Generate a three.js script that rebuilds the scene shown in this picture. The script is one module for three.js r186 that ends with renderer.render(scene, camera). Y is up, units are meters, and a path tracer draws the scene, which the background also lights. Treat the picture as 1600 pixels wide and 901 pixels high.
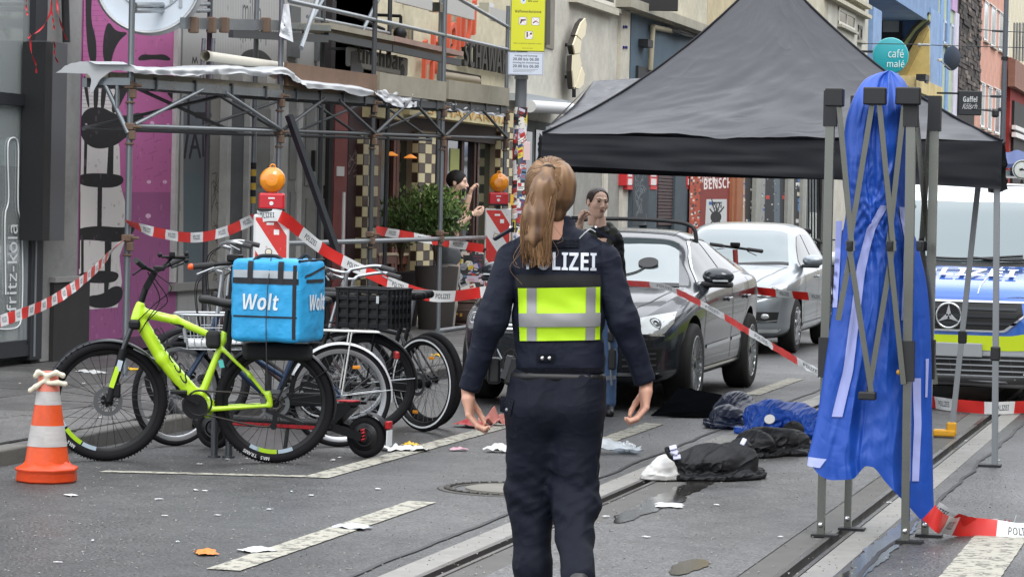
import * as THREE from 'three';
import { mergeGeometries, toCreasedNormals } from 'three/addons/utils/BufferGeometryUtils.js';
import { RoundedBoxGeometry } from 'three/addons/geometries/RoundedBoxGeometry.js';
import { TextGeometry } from 'three/addons/geometries/TextGeometry.js';
import { FontLoader } from 'three/addons/loaders/FontLoader.js';
import { ImprovedNoise } from 'three/addons/math/ImprovedNoise.js';
import { MeshBVH, acceleratedRaycast } from 'three-mesh-bvh';
import { Brush, Evaluator, SUBTRACTION } from 'three-bvh-csg';

// ---------------------------------------------------------------- camera, sky, sun, exposure
const scene = new THREE.Scene();
const FOC = 4500, EYE = 1.6, YAW = 0.24805, PITCH = -0.02922, ROLL = 0.0227;
const camera = new THREE.PerspectiveCamera(2 * Math.atan(450.5 / FOC) * 180 / Math.PI, 1600 / 901, 0.1, 900);
camera.position.set(0, EYE, 0);
camera.rotation.order = 'YXZ';
camera.rotation.set(PITCH, YAW, ROLL);
camera.updateMatrixWorld(true);
scene.add(camera);
const renderer = new THREE.WebGLRenderer({ antialias: true });
renderer.toneMapping = THREE.LinearToneMapping;
renderer.toneMappingExposure = 1.7;
renderer.shadowMap.enabled = true;
{ // overcast sky: bright, a little brighter overhead and round the veiled sun
  const w = 512, h = 256, d = new Float32Array(w * h * 4), N = new ImprovedNoise();
  for (let j = 0; j < h; j++) for (let i = 0; i < w; i++) {
    const el = (j + 0.5) / h * Math.PI - Math.PI / 2, az = (i + 0.5) / w * 2 * Math.PI, s = Math.sin(el);
    const x = Math.cos(el) * Math.cos(az), z = Math.cos(el) * Math.sin(az);
    let L = s > 0 ? 0.88 * (1 + 1.15 * s) : 0.5;
    const c = N.noise(x * 2.2 + 5, s * 4, z * 2.2) * 0.6 + N.noise(x * 5 + 1, s * 9, z * 5) * 0.3;
    L *= 1 + 0.26 * c;
    const k = (j * w + i) * 4;
    d[k] = L * 0.965; d[k + 1] = L * 0.995; d[k + 2] = L * 1.045; d[k + 3] = 1;
  }
  const t = new THREE.DataTexture(d, w, h, THREE.RGBAFormat, THREE.FloatType);
  t.mapping = THREE.EquirectangularReflectionMapping; t.magFilter = THREE.LinearFilter; t.minFilter = THREE.LinearFilter; t.needsUpdate = true;
  scene.background = t; scene.environment = t;
}
const sun = new THREE.DirectionalLight(0xfff8f0, 0.8);
sun.position.set(14, 38, 6); sun.target.position.set(-3, 0, -22);
sun.castShadow = true; sun.shadow.radius = 40; sun.shadow.mapSize.set(2048, 2048);
Object.assign(sun.shadow.camera, { left: -40, right: 40, top: 60, bottom: -60, near: 1, far: 160 });
scene.add(sun, sun.target);

// ---------------------------------------------------------------- helpers: points
const V = (x, y, z) => new THREE.Vector3(x, y, z);
const camM = camera.matrixWorld.clone(), CP = camera.position.clone();
const dirOf = (px, py) => V((px - 800) / FOC, (450.5 - py) / FOC, -1).transformDirection(camM);
const FWD = V(0, 0, -1).transformDirection(camM);
const G = (px, py, y = 0) => { const d = dirOf(px, py); return CP.clone().addScaledVector(d, (y - EYE) / d.y); };      // on a level plane
const F = (px, py, x) => { const d = dirOf(px, py); return CP.clone().addScaledVector(d, x / d.x); };                   // on a plane along the street
const P = (px, py, z) => { const d = dirOf(px, py); return CP.clone().addScaledVector(d, z / d.dot(FWD)); };            // at a distance
const depthOf = p => p.clone().sub(CP).dot(FWD);
let seed = 1;
const rnd = () => { seed = (seed + 0x6D2B79F5) | 0; let t = Math.imul(seed ^ seed >>> 15, 1 | seed); t = t + Math.imul(t ^ t >>> 7, 61 | t) ^ t; return ((t ^ t >>> 14) >>> 0) / 4294967296; };
const rr = (a, b) => a + (b - a) * rnd();
const lerp = (a, b, t) => a + (b - a) * t, clamp = (x, a, b) => Math.min(b, Math.max(a, x)), sst = (a, b, x) => { const t = clamp((x - a) / (b - a), 0, 1); return t * t * (3 - 2 * t); };
const IN = new ImprovedNoise(), noise = (x, y, z) => IN.noise(x, y, z);
const fbm = (x, y, z, o = 4) => { let s = 0, a = 0.5; for (let i = 0; i < o; i++) { s += a * noise(x, y, z); x = x * 2.03 + 7; y = y * 2.03 + 3; z = z * 2.03 + 5; a *= 0.5; } return s; };
const sr = (x, y, z) => 1 - 2 * Math.sqrt(noise(x, y, z) ** 2 + 0.006);
const ridge = (x, y, z) => 1 - 2 * Math.abs(noise(x, y, z));

// ---------------------------------------------------------------- helpers: objects
const names = {};
const numbered = n => { const k = names[n] = (names[n] ?? -1) + 1; return k ? n + '_' + String(k).padStart(3, '0') : n; };
function prep(g, col) {
  const h = g.index ? g.toNonIndexed() : g.clone();
  if (!h.attributes.normal) h.computeVertexNormals();
  const n = h.attributes.position.count;
  if (!h.attributes.uv) h.setAttribute('uv', new THREE.BufferAttribute(new Float32Array(n * 2), 2));
  if (col && !h.attributes.color) h.setAttribute('color', new THREE.BufferAttribute(new Float32Array(n * 3).fill(1), 3));
  for (const k of Object.keys(h.attributes)) if (!['position', 'normal', 'uv'].includes(k) && !(col && k === 'color')) h.deleteAttribute(k);
  h.morphAttributes = {}; h.groups = [];
  return h;
}
function merged(geos, col) { const l = (Array.isArray(geos) ? geos : [geos]).flat(9); return l.length === 1 && !l[0].index ? prep(l[0], col) : mergeGeometries(l.map(g => prep(g, col))); }
function obj(name, geos, mat, parent = scene) {
  const m = new THREE.Mesh(merged(geos, mat.vertexColors), mat);
  m.name = parent === scene ? numbered(name) : name; m.castShadow = m.receiveShadow = true;
  parent.add(m); return m;
}
function objW(name, geos, mat, parent) { // geometry given in world coordinates
  const m = obj(name, geos, mat, parent); parent.updateWorldMatrix(true, false);
  m.geometry.applyMatrix4(parent.matrixWorld.clone().invert()); return m;
}
function tag(o, label, category, group, kind) { o.userData.label = label; if (category) o.userData.category = category; if (group) o.userData.group = group; if (kind) o.userData.kind = kind; return o; }
function thing(name, label, category, pos = V(0, 0, 0), turn = 0, group) {
  const o = new THREE.Group(); o.name = numbered(name); o.position.copy(pos); o.rotation.y = turn; scene.add(o);
  return tag(o, label, category, group);
}
function struct(name, geos, mat, parent = scene) { const m = obj(name, geos, mat, parent); m.userData.kind = 'structure'; return m; }
function dup(root, pos, turn, label) { const r = root.clone(); r.name = numbered(root.name.replace(/_\d{3}$/, '')); r.userData = { ...root.userData }; if (pos) r.position.copy(pos); if (turn !== undefined) r.rotation.y = turn; if (label) r.userData.label = label; scene.add(r); return r; }
const freshPose = (o, q) => { o.quaternion.copy(q); return o; };

// ---------------------------------------------------------------- helpers: geometry
const bx = (w, h, d, x = 0, y = 0, z = 0) => { const g = new THREE.BoxGeometry(w, h, d); metreUV(g, w, h, d); return g.translate(x, y, z); };
function metreUV(g, w, h, d) { const u = g.attributes.uv, s = [[d, h], [d, h], [w, d], [w, d], [w, h], [w, h]]; for (let i = 0; i < u.count; i++) { const [a, b] = s[Math.floor(i / 4)]; u.setXY(i, u.getX(i) * a, u.getY(i) * b); } }
const rb = (w, h, d, r, x = 0, y = 0, z = 0, s = 2) => new RoundedBoxGeometry(w, h, d, s, Math.min(r, w / 2.01, h / 2.01, d / 2.01)).translate(x, y, z);
const span = (x0, x1, y0, y1, z0, z1) => bx(Math.abs(x1 - x0), Math.abs(y1 - y0), Math.abs(z1 - z0), (x0 + x1) / 2, (y0 + y1) / 2, (z0 + z1) / 2);
const UP = V(0, 1, 0);
function cyl(a, b, r0, r1 = r0, n = 10, open = false) {
  const l = a.distanceTo(b), g = new THREE.CylinderGeometry(r1, r0, l, n, 1, open);
  const q = new THREE.Quaternion().setFromUnitVectors(UP, b.clone().sub(a).normalize());
  return g.applyQuaternion(q).translate((a.x + b.x) / 2, (a.y + b.y) / 2, (a.z + b.z) / 2);
}
function bar(a, b, w, h, up = UP) { // rectangular bar from a to b
  const l = a.distanceTo(b), g = bx(w, h, l), z = b.clone().sub(a).normalize(), x = new THREE.Vector3().crossVectors(up, z).normalize(), y = new THREE.Vector3().crossVectors(z, x);
  return g.applyMatrix4(new THREE.Matrix4().makeBasis(x, y, z)).translate((a.x + b.x) / 2, (a.y + b.y) / 2, (a.z + b.z) / 2);
}
const curve = (pts, t = 0.5) => new THREE.CatmullRomCurve3(pts, false, 'catmullrom', t);
const tube = (pts, r, seg = 24, n = 8, closed = false) => new THREE.TubeGeometry(pts.length === 2 ? new THREE.LineCurve3(pts[0], pts[1]) : new THREE.CatmullRomCurve3(pts, closed), seg, r, n, closed);
const lathe = (pts, n = 32) => new THREE.LatheGeometry(pts.map(p => new THREE.Vector2(p[0], p[1])), n);
const shp = pts => new THREE.Shape(pts.map(p => new THREE.Vector2(p[0], p[1])));
const extr = (s, depth, bevel = 0, cs = 8) => new THREE.ExtrudeGeometry(Array.isArray(s) ? shp(s) : s, { depth, bevelEnabled: bevel > 0, bevelSize: bevel, bevelThickness: bevel, bevelSegments: 2, curveSegments: cs });
const sph = (r, x, y, z, sx = 1, sy = 1, sz = 1, n = 16) => new THREE.SphereGeometry(r, n, Math.round(n * 0.7)).scale(sx, sy, sz).translate(x, y, z);
function grid(nu, nv, f) { // surface from f(u,v) -> Vector3 or [v3, u, v]
  const p = [], uv = [], ix = [];
  for (let j = 0; j <= nv; j++) for (let i = 0; i <= nu; i++) { const q = f(i / nu, j / nv); p.push(q.x, q.y, q.z); uv.push(q.u ?? i / nu, q.w ?? j / nv); }
  for (let j = 0; j < nv; j++) for (let i = 0; i < nu; i++) { const a = j * (nu + 1) + i, b = a + 1, c = a + nu + 1, d = c + 1; ix.push(a, b, d, a, d, c); }
  const g = new THREE.BufferGeometry(); g.setAttribute('position', new THREE.Float32BufferAttribute(p, 3)); g.setAttribute('uv', new THREE.Float32BufferAttribute(uv, 2)); g.setIndex(ix); g.computeVertexNormals(); return g;
}
function colour(g, f) { // vertex colours, linear, from the position
  const h = g, p = h.attributes.position, c = new Float32Array(p.count * 3), v = V(0, 0, 0);
  for (let i = 0; i < p.count; i++) { v.fromBufferAttribute(p, i); const q = f(v, i); c.set(Array.isArray(q) ? q : [q, q, q], i * 3); }
  h.setAttribute('color', new THREE.BufferAttribute(c, 3)); return h;
}
function sdfMesh(f, mn, mx, c) { // surface nets
  const nx = Math.ceil((mx[0] - mn[0]) / c) + 1, ny = Math.ceil((mx[1] - mn[1]) / c) + 1, nz = Math.ceil((mx[2] - mn[2]) / c) + 1;
  const v = new Float32Array(nx * ny * nz), at = (i, j, k) => (k * ny + j) * nx + i;
  for (let k = 0; k < nz; k++) for (let j = 0; j < ny; j++) for (let i = 0; i < nx; i++) v[at(i, j, k)] = f(mn[0] + i * c, mn[1] + j * c, mn[2] + k * c);
  const id = new Int32Array(nx * ny * nz).fill(-1), p = [], uv = [], ix = [];
  const E = [[0, 0, 0, 1, 0, 0], [0, 1, 0, 1, 1, 0], [0, 0, 1, 1, 0, 1], [0, 1, 1, 1, 1, 1], [0, 0, 0, 0, 1, 0], [1, 0, 0, 1, 1, 0], [0, 0, 1, 0, 1, 1], [1, 0, 1, 1, 1, 1], [0, 0, 0, 0, 0, 1], [1, 0, 0, 1, 0, 1], [0, 1, 0, 0, 1, 1], [1, 1, 0, 1, 1, 1]];
  for (let k = 0; k < nz - 1; k++) for (let j = 0; j < ny - 1; j++) for (let i = 0; i < nx - 1; i++) {
    let n = 0, X = 0, Y = 0, Z = 0;
    for (const e of E) {
      const a = v[at(i + e[0], j + e[1], k + e[2])], b = v[at(i + e[3], j + e[4], k + e[5])];
      if ((a < 0) !== (b < 0)) { const t = a / (a - b); n++; X += e[0] + (e[3] - e[0]) * t; Y += e[1] + (e[4] - e[1]) * t; Z += e[2] + (e[5] - e[2]) * t; }
    }
    if (!n) continue;
    id[at(i, j, k)] = p.length / 3;
    const x = mn[0] + (i + X / n) * c, y = mn[1] + (j + Y / n) * c, z = mn[2] + (k + Z / n) * c;
    p.push(x, y, z); uv.push(x + z * 0.7, y + z * 0.3);
  }
  const quad = (a, b, d, e, flip) => { if (a < 0 || b < 0 || d < 0 || e < 0) return; if (flip) ix.push(a, d, b, a, e, d); else ix.push(a, b, d, a, d, e); };
  for (let k = 1; k < nz - 1; k++) for (let j = 1; j < ny - 1; j++) for (let i = 1; i < nx - 1; i++) {
    const s = v[at(i, j, k)] < 0;
    if (s !== v[at(i + 1, j, k)] < 0) quad(id[at(i, j - 1, k - 1)], id[at(i, j, k - 1)], id[at(i, j, k)], id[at(i, j - 1, k)], !s);
    if (s !== v[at(i, j + 1, k)] < 0) quad(id[at(i - 1, j, k - 1)], id[at(i - 1, j, k)], id[at(i, j, k)], id[at(i, j, k - 1)], !s);
    if (s !== v[at(i, j, k + 1)] < 0) quad(id[at(i - 1, j - 1, k)], id[at(i, j - 1, k)], id[at(i, j, k)], id[at(i - 1, j, k)], !s);
  }
  const g = new THREE.BufferGeometry(); g.setAttribute('position', new THREE.Float32BufferAttribute(p, 3)); g.setAttribute('uv', new THREE.Float32BufferAttribute(uv, 2)); g.setIndex(ix); g.computeVertexNormals(); return g;
}
const smin = (a, b, k) => { const h = Math.max(k - Math.abs(a - b), 0) / k; return Math.min(a, b) - h * h * k * 0.25; };
function cap(x, y, z, a, b, ra, rb2) { // tapered capsule
  const bx_ = b.x - a.x, by = b.y - a.y, bz = b.z - a.z, px = x - a.x, py = y - a.y, pz = z - a.z;
  const t = clamp((px * bx_ + py * by + pz * bz) / (bx_ * bx_ + by * by + bz * bz + 1e-9), 0, 1);
  const dx = px - bx_ * t, dy = py - by * t, dz = pz - bz * t;
  return Math.sqrt(dx * dx + dy * dy + dz * dz) - (ra + (rb2 - ra) * t);
}
const ell = (x, y, z, c, rx, ry, rz) => { const dx = (x - c.x) / rx, dy = (y - c.y) / ry, dz = (z - c.z) / rz, k = Math.sqrt(dx * dx + dy * dy + dz * dz); return (k - 1) * Math.min(rx, ry, rz); };
// lays a flat patch on a surface: rows between two polylines given in a plane, dropped along dir on to the target meshes
THREE.Mesh.prototype.raycast = acceleratedRaycast;
const caster = new THREE.Raycaster(); caster.firstHitOnly = true;
function drop(target, from, dir, lift, missing) {
  if (!target.geometry.boundsTree) target.geometry.boundsTree = new MeshBVH(target.geometry);
  caster.set(from, dir); const h = caster.intersectObject(target, false)[0];
  if (!h) return missing ? missing.clone() : null;
  return h.point.addScaledVector(dir, -lift);
}
function resample(pts, n) { // evenly spaced along a polyline of [a,b]
  const L = [0]; for (let i = 1; i < pts.length; i++) L.push(L[i - 1] + Math.hypot(pts[i][0] - pts[i - 1][0], pts[i][1] - pts[i - 1][1]));
  const out = []; let k = 1;
  for (let i = 0; i <= n; i++) { const s = L[L.length - 1] * i / n; while (k < L.length - 1 && L[k] < s) k++; const t = (s - L[k - 1]) / (L[k] - L[k - 1] || 1); out.push([lerp(pts[k - 1][0], pts[k][0], t), lerp(pts[k - 1][1], pts[k][1], t)]); }
  return out;
}
function patch(target, top, bottom, to3, dir, lift = 0.004, nu = 16, nv = 6) { // top, bottom: polylines in the plane; to3 lifts [a,b] to the ray's start
  const A = resample(top, nu), B = resample(bottom, nu); let last = null;
  const pts = [];
  for (let j = 0; j <= nv; j++) for (let i = 0; i <= nu; i++) { const a = lerp(A[i][0], B[i][0], j / nv), b = lerp(A[i][1], B[i][1], j / nv); const s = to3(a, b); const h = drop(target, s, dir, lift); pts.push(h); }
  const bad = pts.filter(p => !p).length; if (bad === pts.length) throw new Error('patch misses');
  // fill misses with the depth of the nearest hit
  const W = nu + 1; for (let k = 0; k < pts.length; k++) if (!pts[k]) { let best = null, bd = 1e9; for (let m = 0; m < pts.length; m++) if (pts[m] && !pts[m].fake) { const d = Math.abs(m % W - k % W) + Math.abs(Math.floor(m / W) - Math.floor(k / W)); if (d < bd) { bd = d; best = pts[m]; } } const j = Math.floor(k / W), i = k % W, a = lerp(A[i][0], B[i][0], j / nv), b = lerp(A[i][1], B[i][1], j / nv), s = to3(a, b); const t = best.clone().sub(s).dot(dir); pts[k] = s.addScaledVector(dir, t); pts[k].fake = 1; }
  let n = 0; return grid(nu, nv, () => pts[n++]);
}
const flip = g => { const i = g.index; if (i) { const a = i.array; for (let k = 0; k < a.length; k += 3) { const t = a[k]; a[k] = a[k + 1]; a[k + 1] = t; } g.computeVertexNormals(); } return g; };

// ---------------------------------------------------------------- helpers: textures and materials
const hash2 = (x, y, s) => { let h = Math.imul(x, 374761393) + Math.imul(y, 668265263) + Math.imul(s, 974634619) | 0; h = Math.imul(h ^ h >>> 13, 1274126177); return ((h ^ h >>> 16) >>> 0) / 4294967296; };
function pn(u, v, per, s) { const x = u * per, y = v * per, xi = Math.floor(x), yi = Math.floor(y), fx = x - xi, fy = y - yi, a = fx * fx * (3 - 2 * fx), b = fy * fy * (3 - 2 * fy), m = (k) => ((k % per) + per) % per; const x0 = m(xi), x1 = m(xi + 1), y0 = m(yi), y1 = m(yi + 1); return lerp(lerp(hash2(x0, y0, s), hash2(x1, y0, s), a), lerp(hash2(x0, y1, s), hash2(x1, y1, s), a), b); }
function dtex(n, f, rep = 1, srgb = false, m = n) {
  const d = new Uint8Array(n * m * 4);
  for (let j = 0; j < m; j++) for (let i = 0; i < n; i++) { const q = f(i / n, j / m, i, j), k = (j * n + i) * 4; if (Array.isArray(q)) { d[k] = clamp(q[0], 0, 1) * 255; d[k + 1] = clamp(q[1], 0, 1) * 255; d[k + 2] = clamp(q[2], 0, 1) * 255; } else d[k] = d[k + 1] = d[k + 2] = clamp(q, 0, 1) * 255; d[k + 3] = 255; }
  const t = new THREE.DataTexture(d, n, m); t.wrapS = t.wrapT = THREE.RepeatWrapping; t.magFilter = THREE.LinearFilter; t.minFilter = THREE.LinearMipmapLinearFilter; t.generateMipmaps = true; t.repeat.set(rep, Array.isArray(rep) ? rep[1] : rep); if (Array.isArray(rep)) t.repeat.set(rep[0], rep[1]); if (srgb) t.colorSpace = THREE.SRGBColorSpace; t.needsUpdate = true; return t;
}
function ctex(w, h, draw) { const c = document.createElement('canvas'); c.width = w; c.height = h; const x = c.getContext('2d'); draw(x, w, h); const t = new THREE.CanvasTexture(c); t.colorSpace = THREE.SRGBColorSpace; t.anisotropy = 8; return t; }
const M = (c, roughness = 0.8, metalness = 0, o = {}) => new THREE.MeshStandardMaterial({ color: c, roughness, metalness, side: THREE.DoubleSide, ...o });
const MP = (c, roughness, metalness, o = {}) => new THREE.MeshPhysicalMaterial({ color: c, roughness, metalness, side: THREE.DoubleSide, ...o });
const smudge = dtex(256, (u, v) => { const n = pn(u, v, 6, 1) * 0.5 + pn(u, v, 17, 2) * 0.3 + pn(u, v, 60, 3) * 0.2; return 0.72 + 0.4 * (n - 0.5) + 0.1; }, 0.6);
const grime = dtex(256, (u, v) => { const n = pn(u, v, 5, 11) * 0.45 + pn(u, v, 19, 12) * 0.3 + pn(u, v, 70, 13) * 0.25; return 0.86 + 0.42 * (n - 0.5); }, 0.5, false);
const weave = dtex(128, (u, v, i, j) => 0.5 + 0.25 * Math.sin(i * Math.PI / 2) * Math.cos(j * Math.PI / 2) + 0.3 * (hash2(i, j, 4) - 0.5), 9);
const crumple = dtex(512, (u, v) => { const w = 0.06 * pn(u, v, 5, 51), a = 1 - Math.abs(2 * pn(u + w, v, 4, 52) - 1), b = 1 - Math.abs(2 * pn(u, v + w, 9, 53) - 1), c = 1 - Math.abs(2 * pn(u + w, v - w, 19, 54) - 1); return 0.5 * a * a + 0.33 * b * b + 0.17 * c; }, 2.2);
const rough1 = dtex(256, (u, v) => 0.45 + 0.5 * (pn(u, v, 9, 21) * 0.6 + pn(u, v, 40, 22) * 0.4), 0.4);
const wall = (c, r = 0.9, o = {}) => M(c, r, 0, { map: grime, bumpMap: grime, bumpScale: 0.002, ...o });
const paint = (c, r = 0.35) => MP(c, r, 0, { clearcoat: 0.6, clearcoatRoughness: 0.15 });
const fontB = await new FontLoader().loadAsync('fonts/droid/droid_sans_bold.typeface.json');
const fontR = await new FontLoader().loadAsync('fonts/droid/droid_sans_regular.typeface.json');
function text(str, size, depth = 0.002, font = fontB, cx = true) { const g = new TextGeometry(str, { font, size, depth, curveSegments: 5, bevelEnabled: false }); g.computeBoundingBox(); const b = g.boundingBox; return g.translate(cx ? -(b.min.x + b.max.x) / 2 : -b.min.x, -b.min.y, 0); }
const sizeTo = (g, w, h) => { g.computeBoundingBox(); const b = g.boundingBox; return g.scale(w / (b.max.x - b.min.x), h / (b.max.y - b.min.y), 1); };
const STEEL = M(0x8d9296, 0.42, 0.75, { roughnessMap: rough1 }), DARKSTEEL = M(0x2c2d2f, 0.5, 0.5), BLACK = M(0x121316, 0.55), RUBBER = M(0x17181a, 0.85), CHROME = M(0xd0d2d4, 0.18, 1), WHITE = M(0xd8dadb, 0.5), REDP = M(0xc4211f, 0.45), GLASSD = MP(0x1b2225, 0.06, 0, { ior: 1.6 });

// ================================================================ ground, road, tram rails, pavement
const FX = -10.3, KX = -7.0;                       // house fronts, kerb
const grit = (i, j, n, c, s) => { const a = hash2(i >> s, j >> s, 6), b = hash2((i + 1) >> (s - 1 || 1), (j + 1) >> 1, 8); return a * 0.6 + b * 0.4; };
const aspA = dtex(1024, (u, v, i, j) => { const s = hash2(i, j, 5), t = grit(i, j, 0, 0, 2), t1 = hash2(i >> 1, j >> 1, 3), b = pn(u, v, 24, 7); let c = 0.5 + 0.22 * (b - 0.5) + 0.2 * (s - 0.5) + 0.62 * (t - 0.5) + 0.42 * (t1 - 0.5); if (t > 0.8) c += 0.35 * s; if (t < 0.2) c -= 0.15; return [c, c * 1.0, c * 1.01]; }, [0.34, 0.34]);
const aspB = dtex(512, (u, v, i, j) => hash2(i >> 1, j >> 1, 6) * 0.7 + hash2(i, j, 9) * 0.3, [0.34, 0.34]);
const aspR = dtex(256, (u, v) => 0.45 + 0.8 * (pn(u, v, 5, 31) * 0.55 + pn(u, v, 13, 32) * 0.3 + pn(u, v, 41, 33) * 0.15 - 0.25), [0.09, 0.05]);
const asphalt = M(new THREE.Color(0.102, 0.102, 0.102), 0.82, 0, { map: aspA, bumpMap: aspB, bumpScale: 0.006, roughnessMap: aspR, vertexColors: true });
const asphalt2 = M(new THREE.Color(0.158, 0.158, 0.157), 0.72, 0, { map: aspA, bumpMap: aspB, bumpScale: 0.006, roughnessMap: aspR, vertexColors: true });
function roadStrip(x0, x1, z0, z1, nx, nz, f) {
  const g = grid(nx, nz, (u, v) => { const x = lerp(x0, x1, u), z = lerp(z1, z0, Math.pow(v, 1.6)); const p = V(x, 0, z); p.u = x; p.w = z; return p; });
  const skirt = [span(x0, x1, -0.08, -0.004, z0, z1)];
  colour(g, f); skirt.forEach(s => colour(s, () => 0.4));
  return [flip(g), ...skirt];
}
const tyreTrack = (x, c) => Math.exp(-((x - c) ** 2) / 0.09);
const roadTone = p => { let t = 0.96 + 0.7 * fbm(p.x * 0.7, 3, p.z * 0.22, 4) + 0.35 * fbm(p.x * 3, 9, p.z * 1.2, 3); t *= 1 - 0.3 * sst(0.08, 0.3, fbm(p.x * 1.1 + 20, 5, p.z * 0.6, 4)); t *= 1 - 0.10 * tyreTrack(p.x, -4.7) - 0.12 * sst(-5.0, -6.6, p.x); return clamp(t, 0.45, 1.5); };
const RL = -3.335, RR = -1.895, ZF = -260;
tag(struct('ground', span(-90, 120, -1.2, -0.10, -420, 25), M(0x4a4a4a, 0.95)), 'base of the street under the asphalt');
const road = struct('road', [...roadStrip(KX, RL - 0.20, ZF, 2, 26, 200, roadTone), ...roadStrip(RR + 0.20, 16, ZF, 2, 40, 160, p => roadTone(p) * 0.98)], asphalt);
tag(road, 'dark grey speckled asphalt carriageway');
tag(struct('tram_track', roadStrip(RL + 0.22, RR - 0.20, ZF, 2, 14, 220, p => clamp(0.95 + 0.5 * fbm(p.x * 0.9, 13, p.z * 0.3, 4) + 0.2 * fbm(p.x * 4, 1, p.z * 1.5, 3), 0.5, 1.45)), asphalt2), 'lighter asphalt between the two tram rails');
const conc = M(new THREE.Color(0.25, 0.243, 0.225), 0.8, 0, { map: grime, roughnessMap: rough1 });
for (const [c, s] of [[RL, -1], [RR, 1]]) {
  const a = c, wide = s < 0 ? [c - 0.198, c - 0.052] : [c + 0.06, c + 0.198], thin = s < 0 ? [c + 0.056, c + 0.218] : [c - 0.198, c - 0.052];
  struct('rail_bed_edge', span(thin[0], thin[1], -0.08, -0.003, ZF, 2), M(0x5c5b58, 0.85, 0, { map: grime })); tag(struct('rail_bed', span(wide[0], wide[1], -0.08, 0.001, ZF, 2), conc), s < 0 ? 'pale concrete strip along the left tram rail' : 'pale concrete strip along the right tram rail');
  tag(struct('tram_rail', [span(c - 0.05, c - 0.02, -0.08, 0.003, ZF, 2), span(c + 0.032, c + 0.054, -0.08, 0.002, ZF, 2), span(c - 0.02, c + 0.032, -0.08, -0.042, ZF, 2)], M(0x5a5856, 0.5, 0.6, { roughnessMap: rough1 })), s < 0 ? 'left grooved steel tram rail' : 'right grooved steel tram rail');
  // ragged tar joint beside the rail
  const off = c + s * 0.30, w = grid(700, 1, (u, v) => { const z = lerp(1, -60, Math.pow(u, 1.4)); const q = V(off + 0.05 * fbm(z * 1.3, c, 2, 4) + (v - 0.5) * (0.02 + 0.022 * Math.abs(noise(z * 6, 4, c))), 0.006, z); return q; });
  tag(struct('tar_joint', w, M(0x26262a, 0.6)), s < 0 ? 'ragged dark tar joint left of the left rail' : 'ragged dark tar joint right of the right rail');
}
// painted markings
const paintTex = dtex(512, (u, v, i, j) => { const n = pn(u, v, 40, 41) * 0.6 + pn(u, v, 130, 42) * 0.4; const c = n > 0.43 ? 0.9 + 0.35 * (n - 0.5) : n > 0.36 ? 0.62 : 0.36; return [c, c * 0.99, c * 0.94]; }, [0.8, 0.8]);
const roadPaint = M(new THREE.Color(0.36, 0.35, 0.31), 0.75, 0, { map: paintTex });
function marking(label, x0, x1, z0, z1) { const g = grid(6, 60, (u, v) => { const z = lerp(z0, z1, v); const e = (u === 0 || u === 1) ? 0.006 * noise(z * 9, u * 5, 1) : 0; const p = V(lerp(x0, x1, u) + e, 0.005, z); p.u = p.x; p.w = z; return p; }); return tag(struct('road_marking', flip(g), roadPaint), label); }
marking('white lane dash in the left foreground', -4.28, -4.125, -11.65, -14.75);
marking('white lane dash right of the policewoman', -4.25, -4.10, -18.6, -20.9);
marking('white lane dash beside the dark car', -4.15, -4.0, -24.6, -27.2);
marking('white edge line of the bicycle parking bay', -5.21, -5.055, -15.75, -22.6);
{ const a = G(160, 737), b = G(476, 745), g = grid(40, 1, (u, v) => { const p = a.clone().lerp(b, u); p.y = 0.005; p.z -= (v - 0.5) * 0.13 * (0.75 + 0.3 * noise(u * 20, 1, 2)); p.u = p.x; p.w = p.z; return p; }); tag(struct('road_marking', flip(g), roadPaint), 'worn white line across the near end of the bike bay'); }
marking('broad white stripe at the lower right edge', -1.25, -0.99, -11.2, -14.5);
// puddles
const wet = MP(0x2a2825, 0.10, 0, { ior: 1.36 });
function wetStrip(label, x0, x1, z0, z1, s) { const g = grid(8, 90, (u, v) => { const z = lerp(z0, z1, v), e = Math.pow(Math.sin(Math.PI * v), 0.35), c = (x0 + x1) / 2, w = (x1 - x0) / 2 * e * (0.75 + 0.6 * noise(z * 2.3, s, u > 0.5 ? 3 : 8) + 0.25 * noise(z * 9, s, u > 0.5 ? 1 : 6)); return V(c + (u - 0.5) * 2 * w, 0.0045, z); }); tag(struct('puddle', flip(g), wet), label); }
wetStrip('long thin puddle along the right side of the right rail', RR + 0.19, RR + 0.36, -12.0, -15.2, 2); wetStrip('wet streak along the right side of the left rail', RL + 0.2, RL + 0.42, -14.2, -17.4, 5); wetStrip('short puddle left of the right rail near the front', RR - 0.55, RR - 0.36, -12.3, -12.9, 8); 
// manhole
{ const p = G(800, 765), t = thing('manhole_cover', 'round iron manhole cover in the road behind the policewoman\'s leg', 'manhole', V(p.x, 0, p.z));
  const iron = M(0x4a4844, 0.6, 0.3, { map: grime });
  obj('ring', [new THREE.TorusGeometry(0.40, 0.022, 6, 48).rotateX(Math.PI / 2).scale(1, 0.3, 1), new THREE.TorusGeometry(0.33, 0.012, 6, 48).rotateX(Math.PI / 2).scale(1, 0.6, 1)], iron, t);
  obj('lid', new THREE.CylinderGeometry(0.26, 0.26, 0.012, 40).translate(0, 0.004, 0), M(0x77746c, 0.8, 0, { map: grime }), t);
  const st = []; for (let i = 0; i < 36; i++) { const a = i / 36 * 6.2832; st.push(bx(0.03, 0.012, 0.035, 0.365, 0.007, 0).rotateY(a)); } obj('stud', st, iron, t).userData.kind = 'stuff'; }
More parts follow.
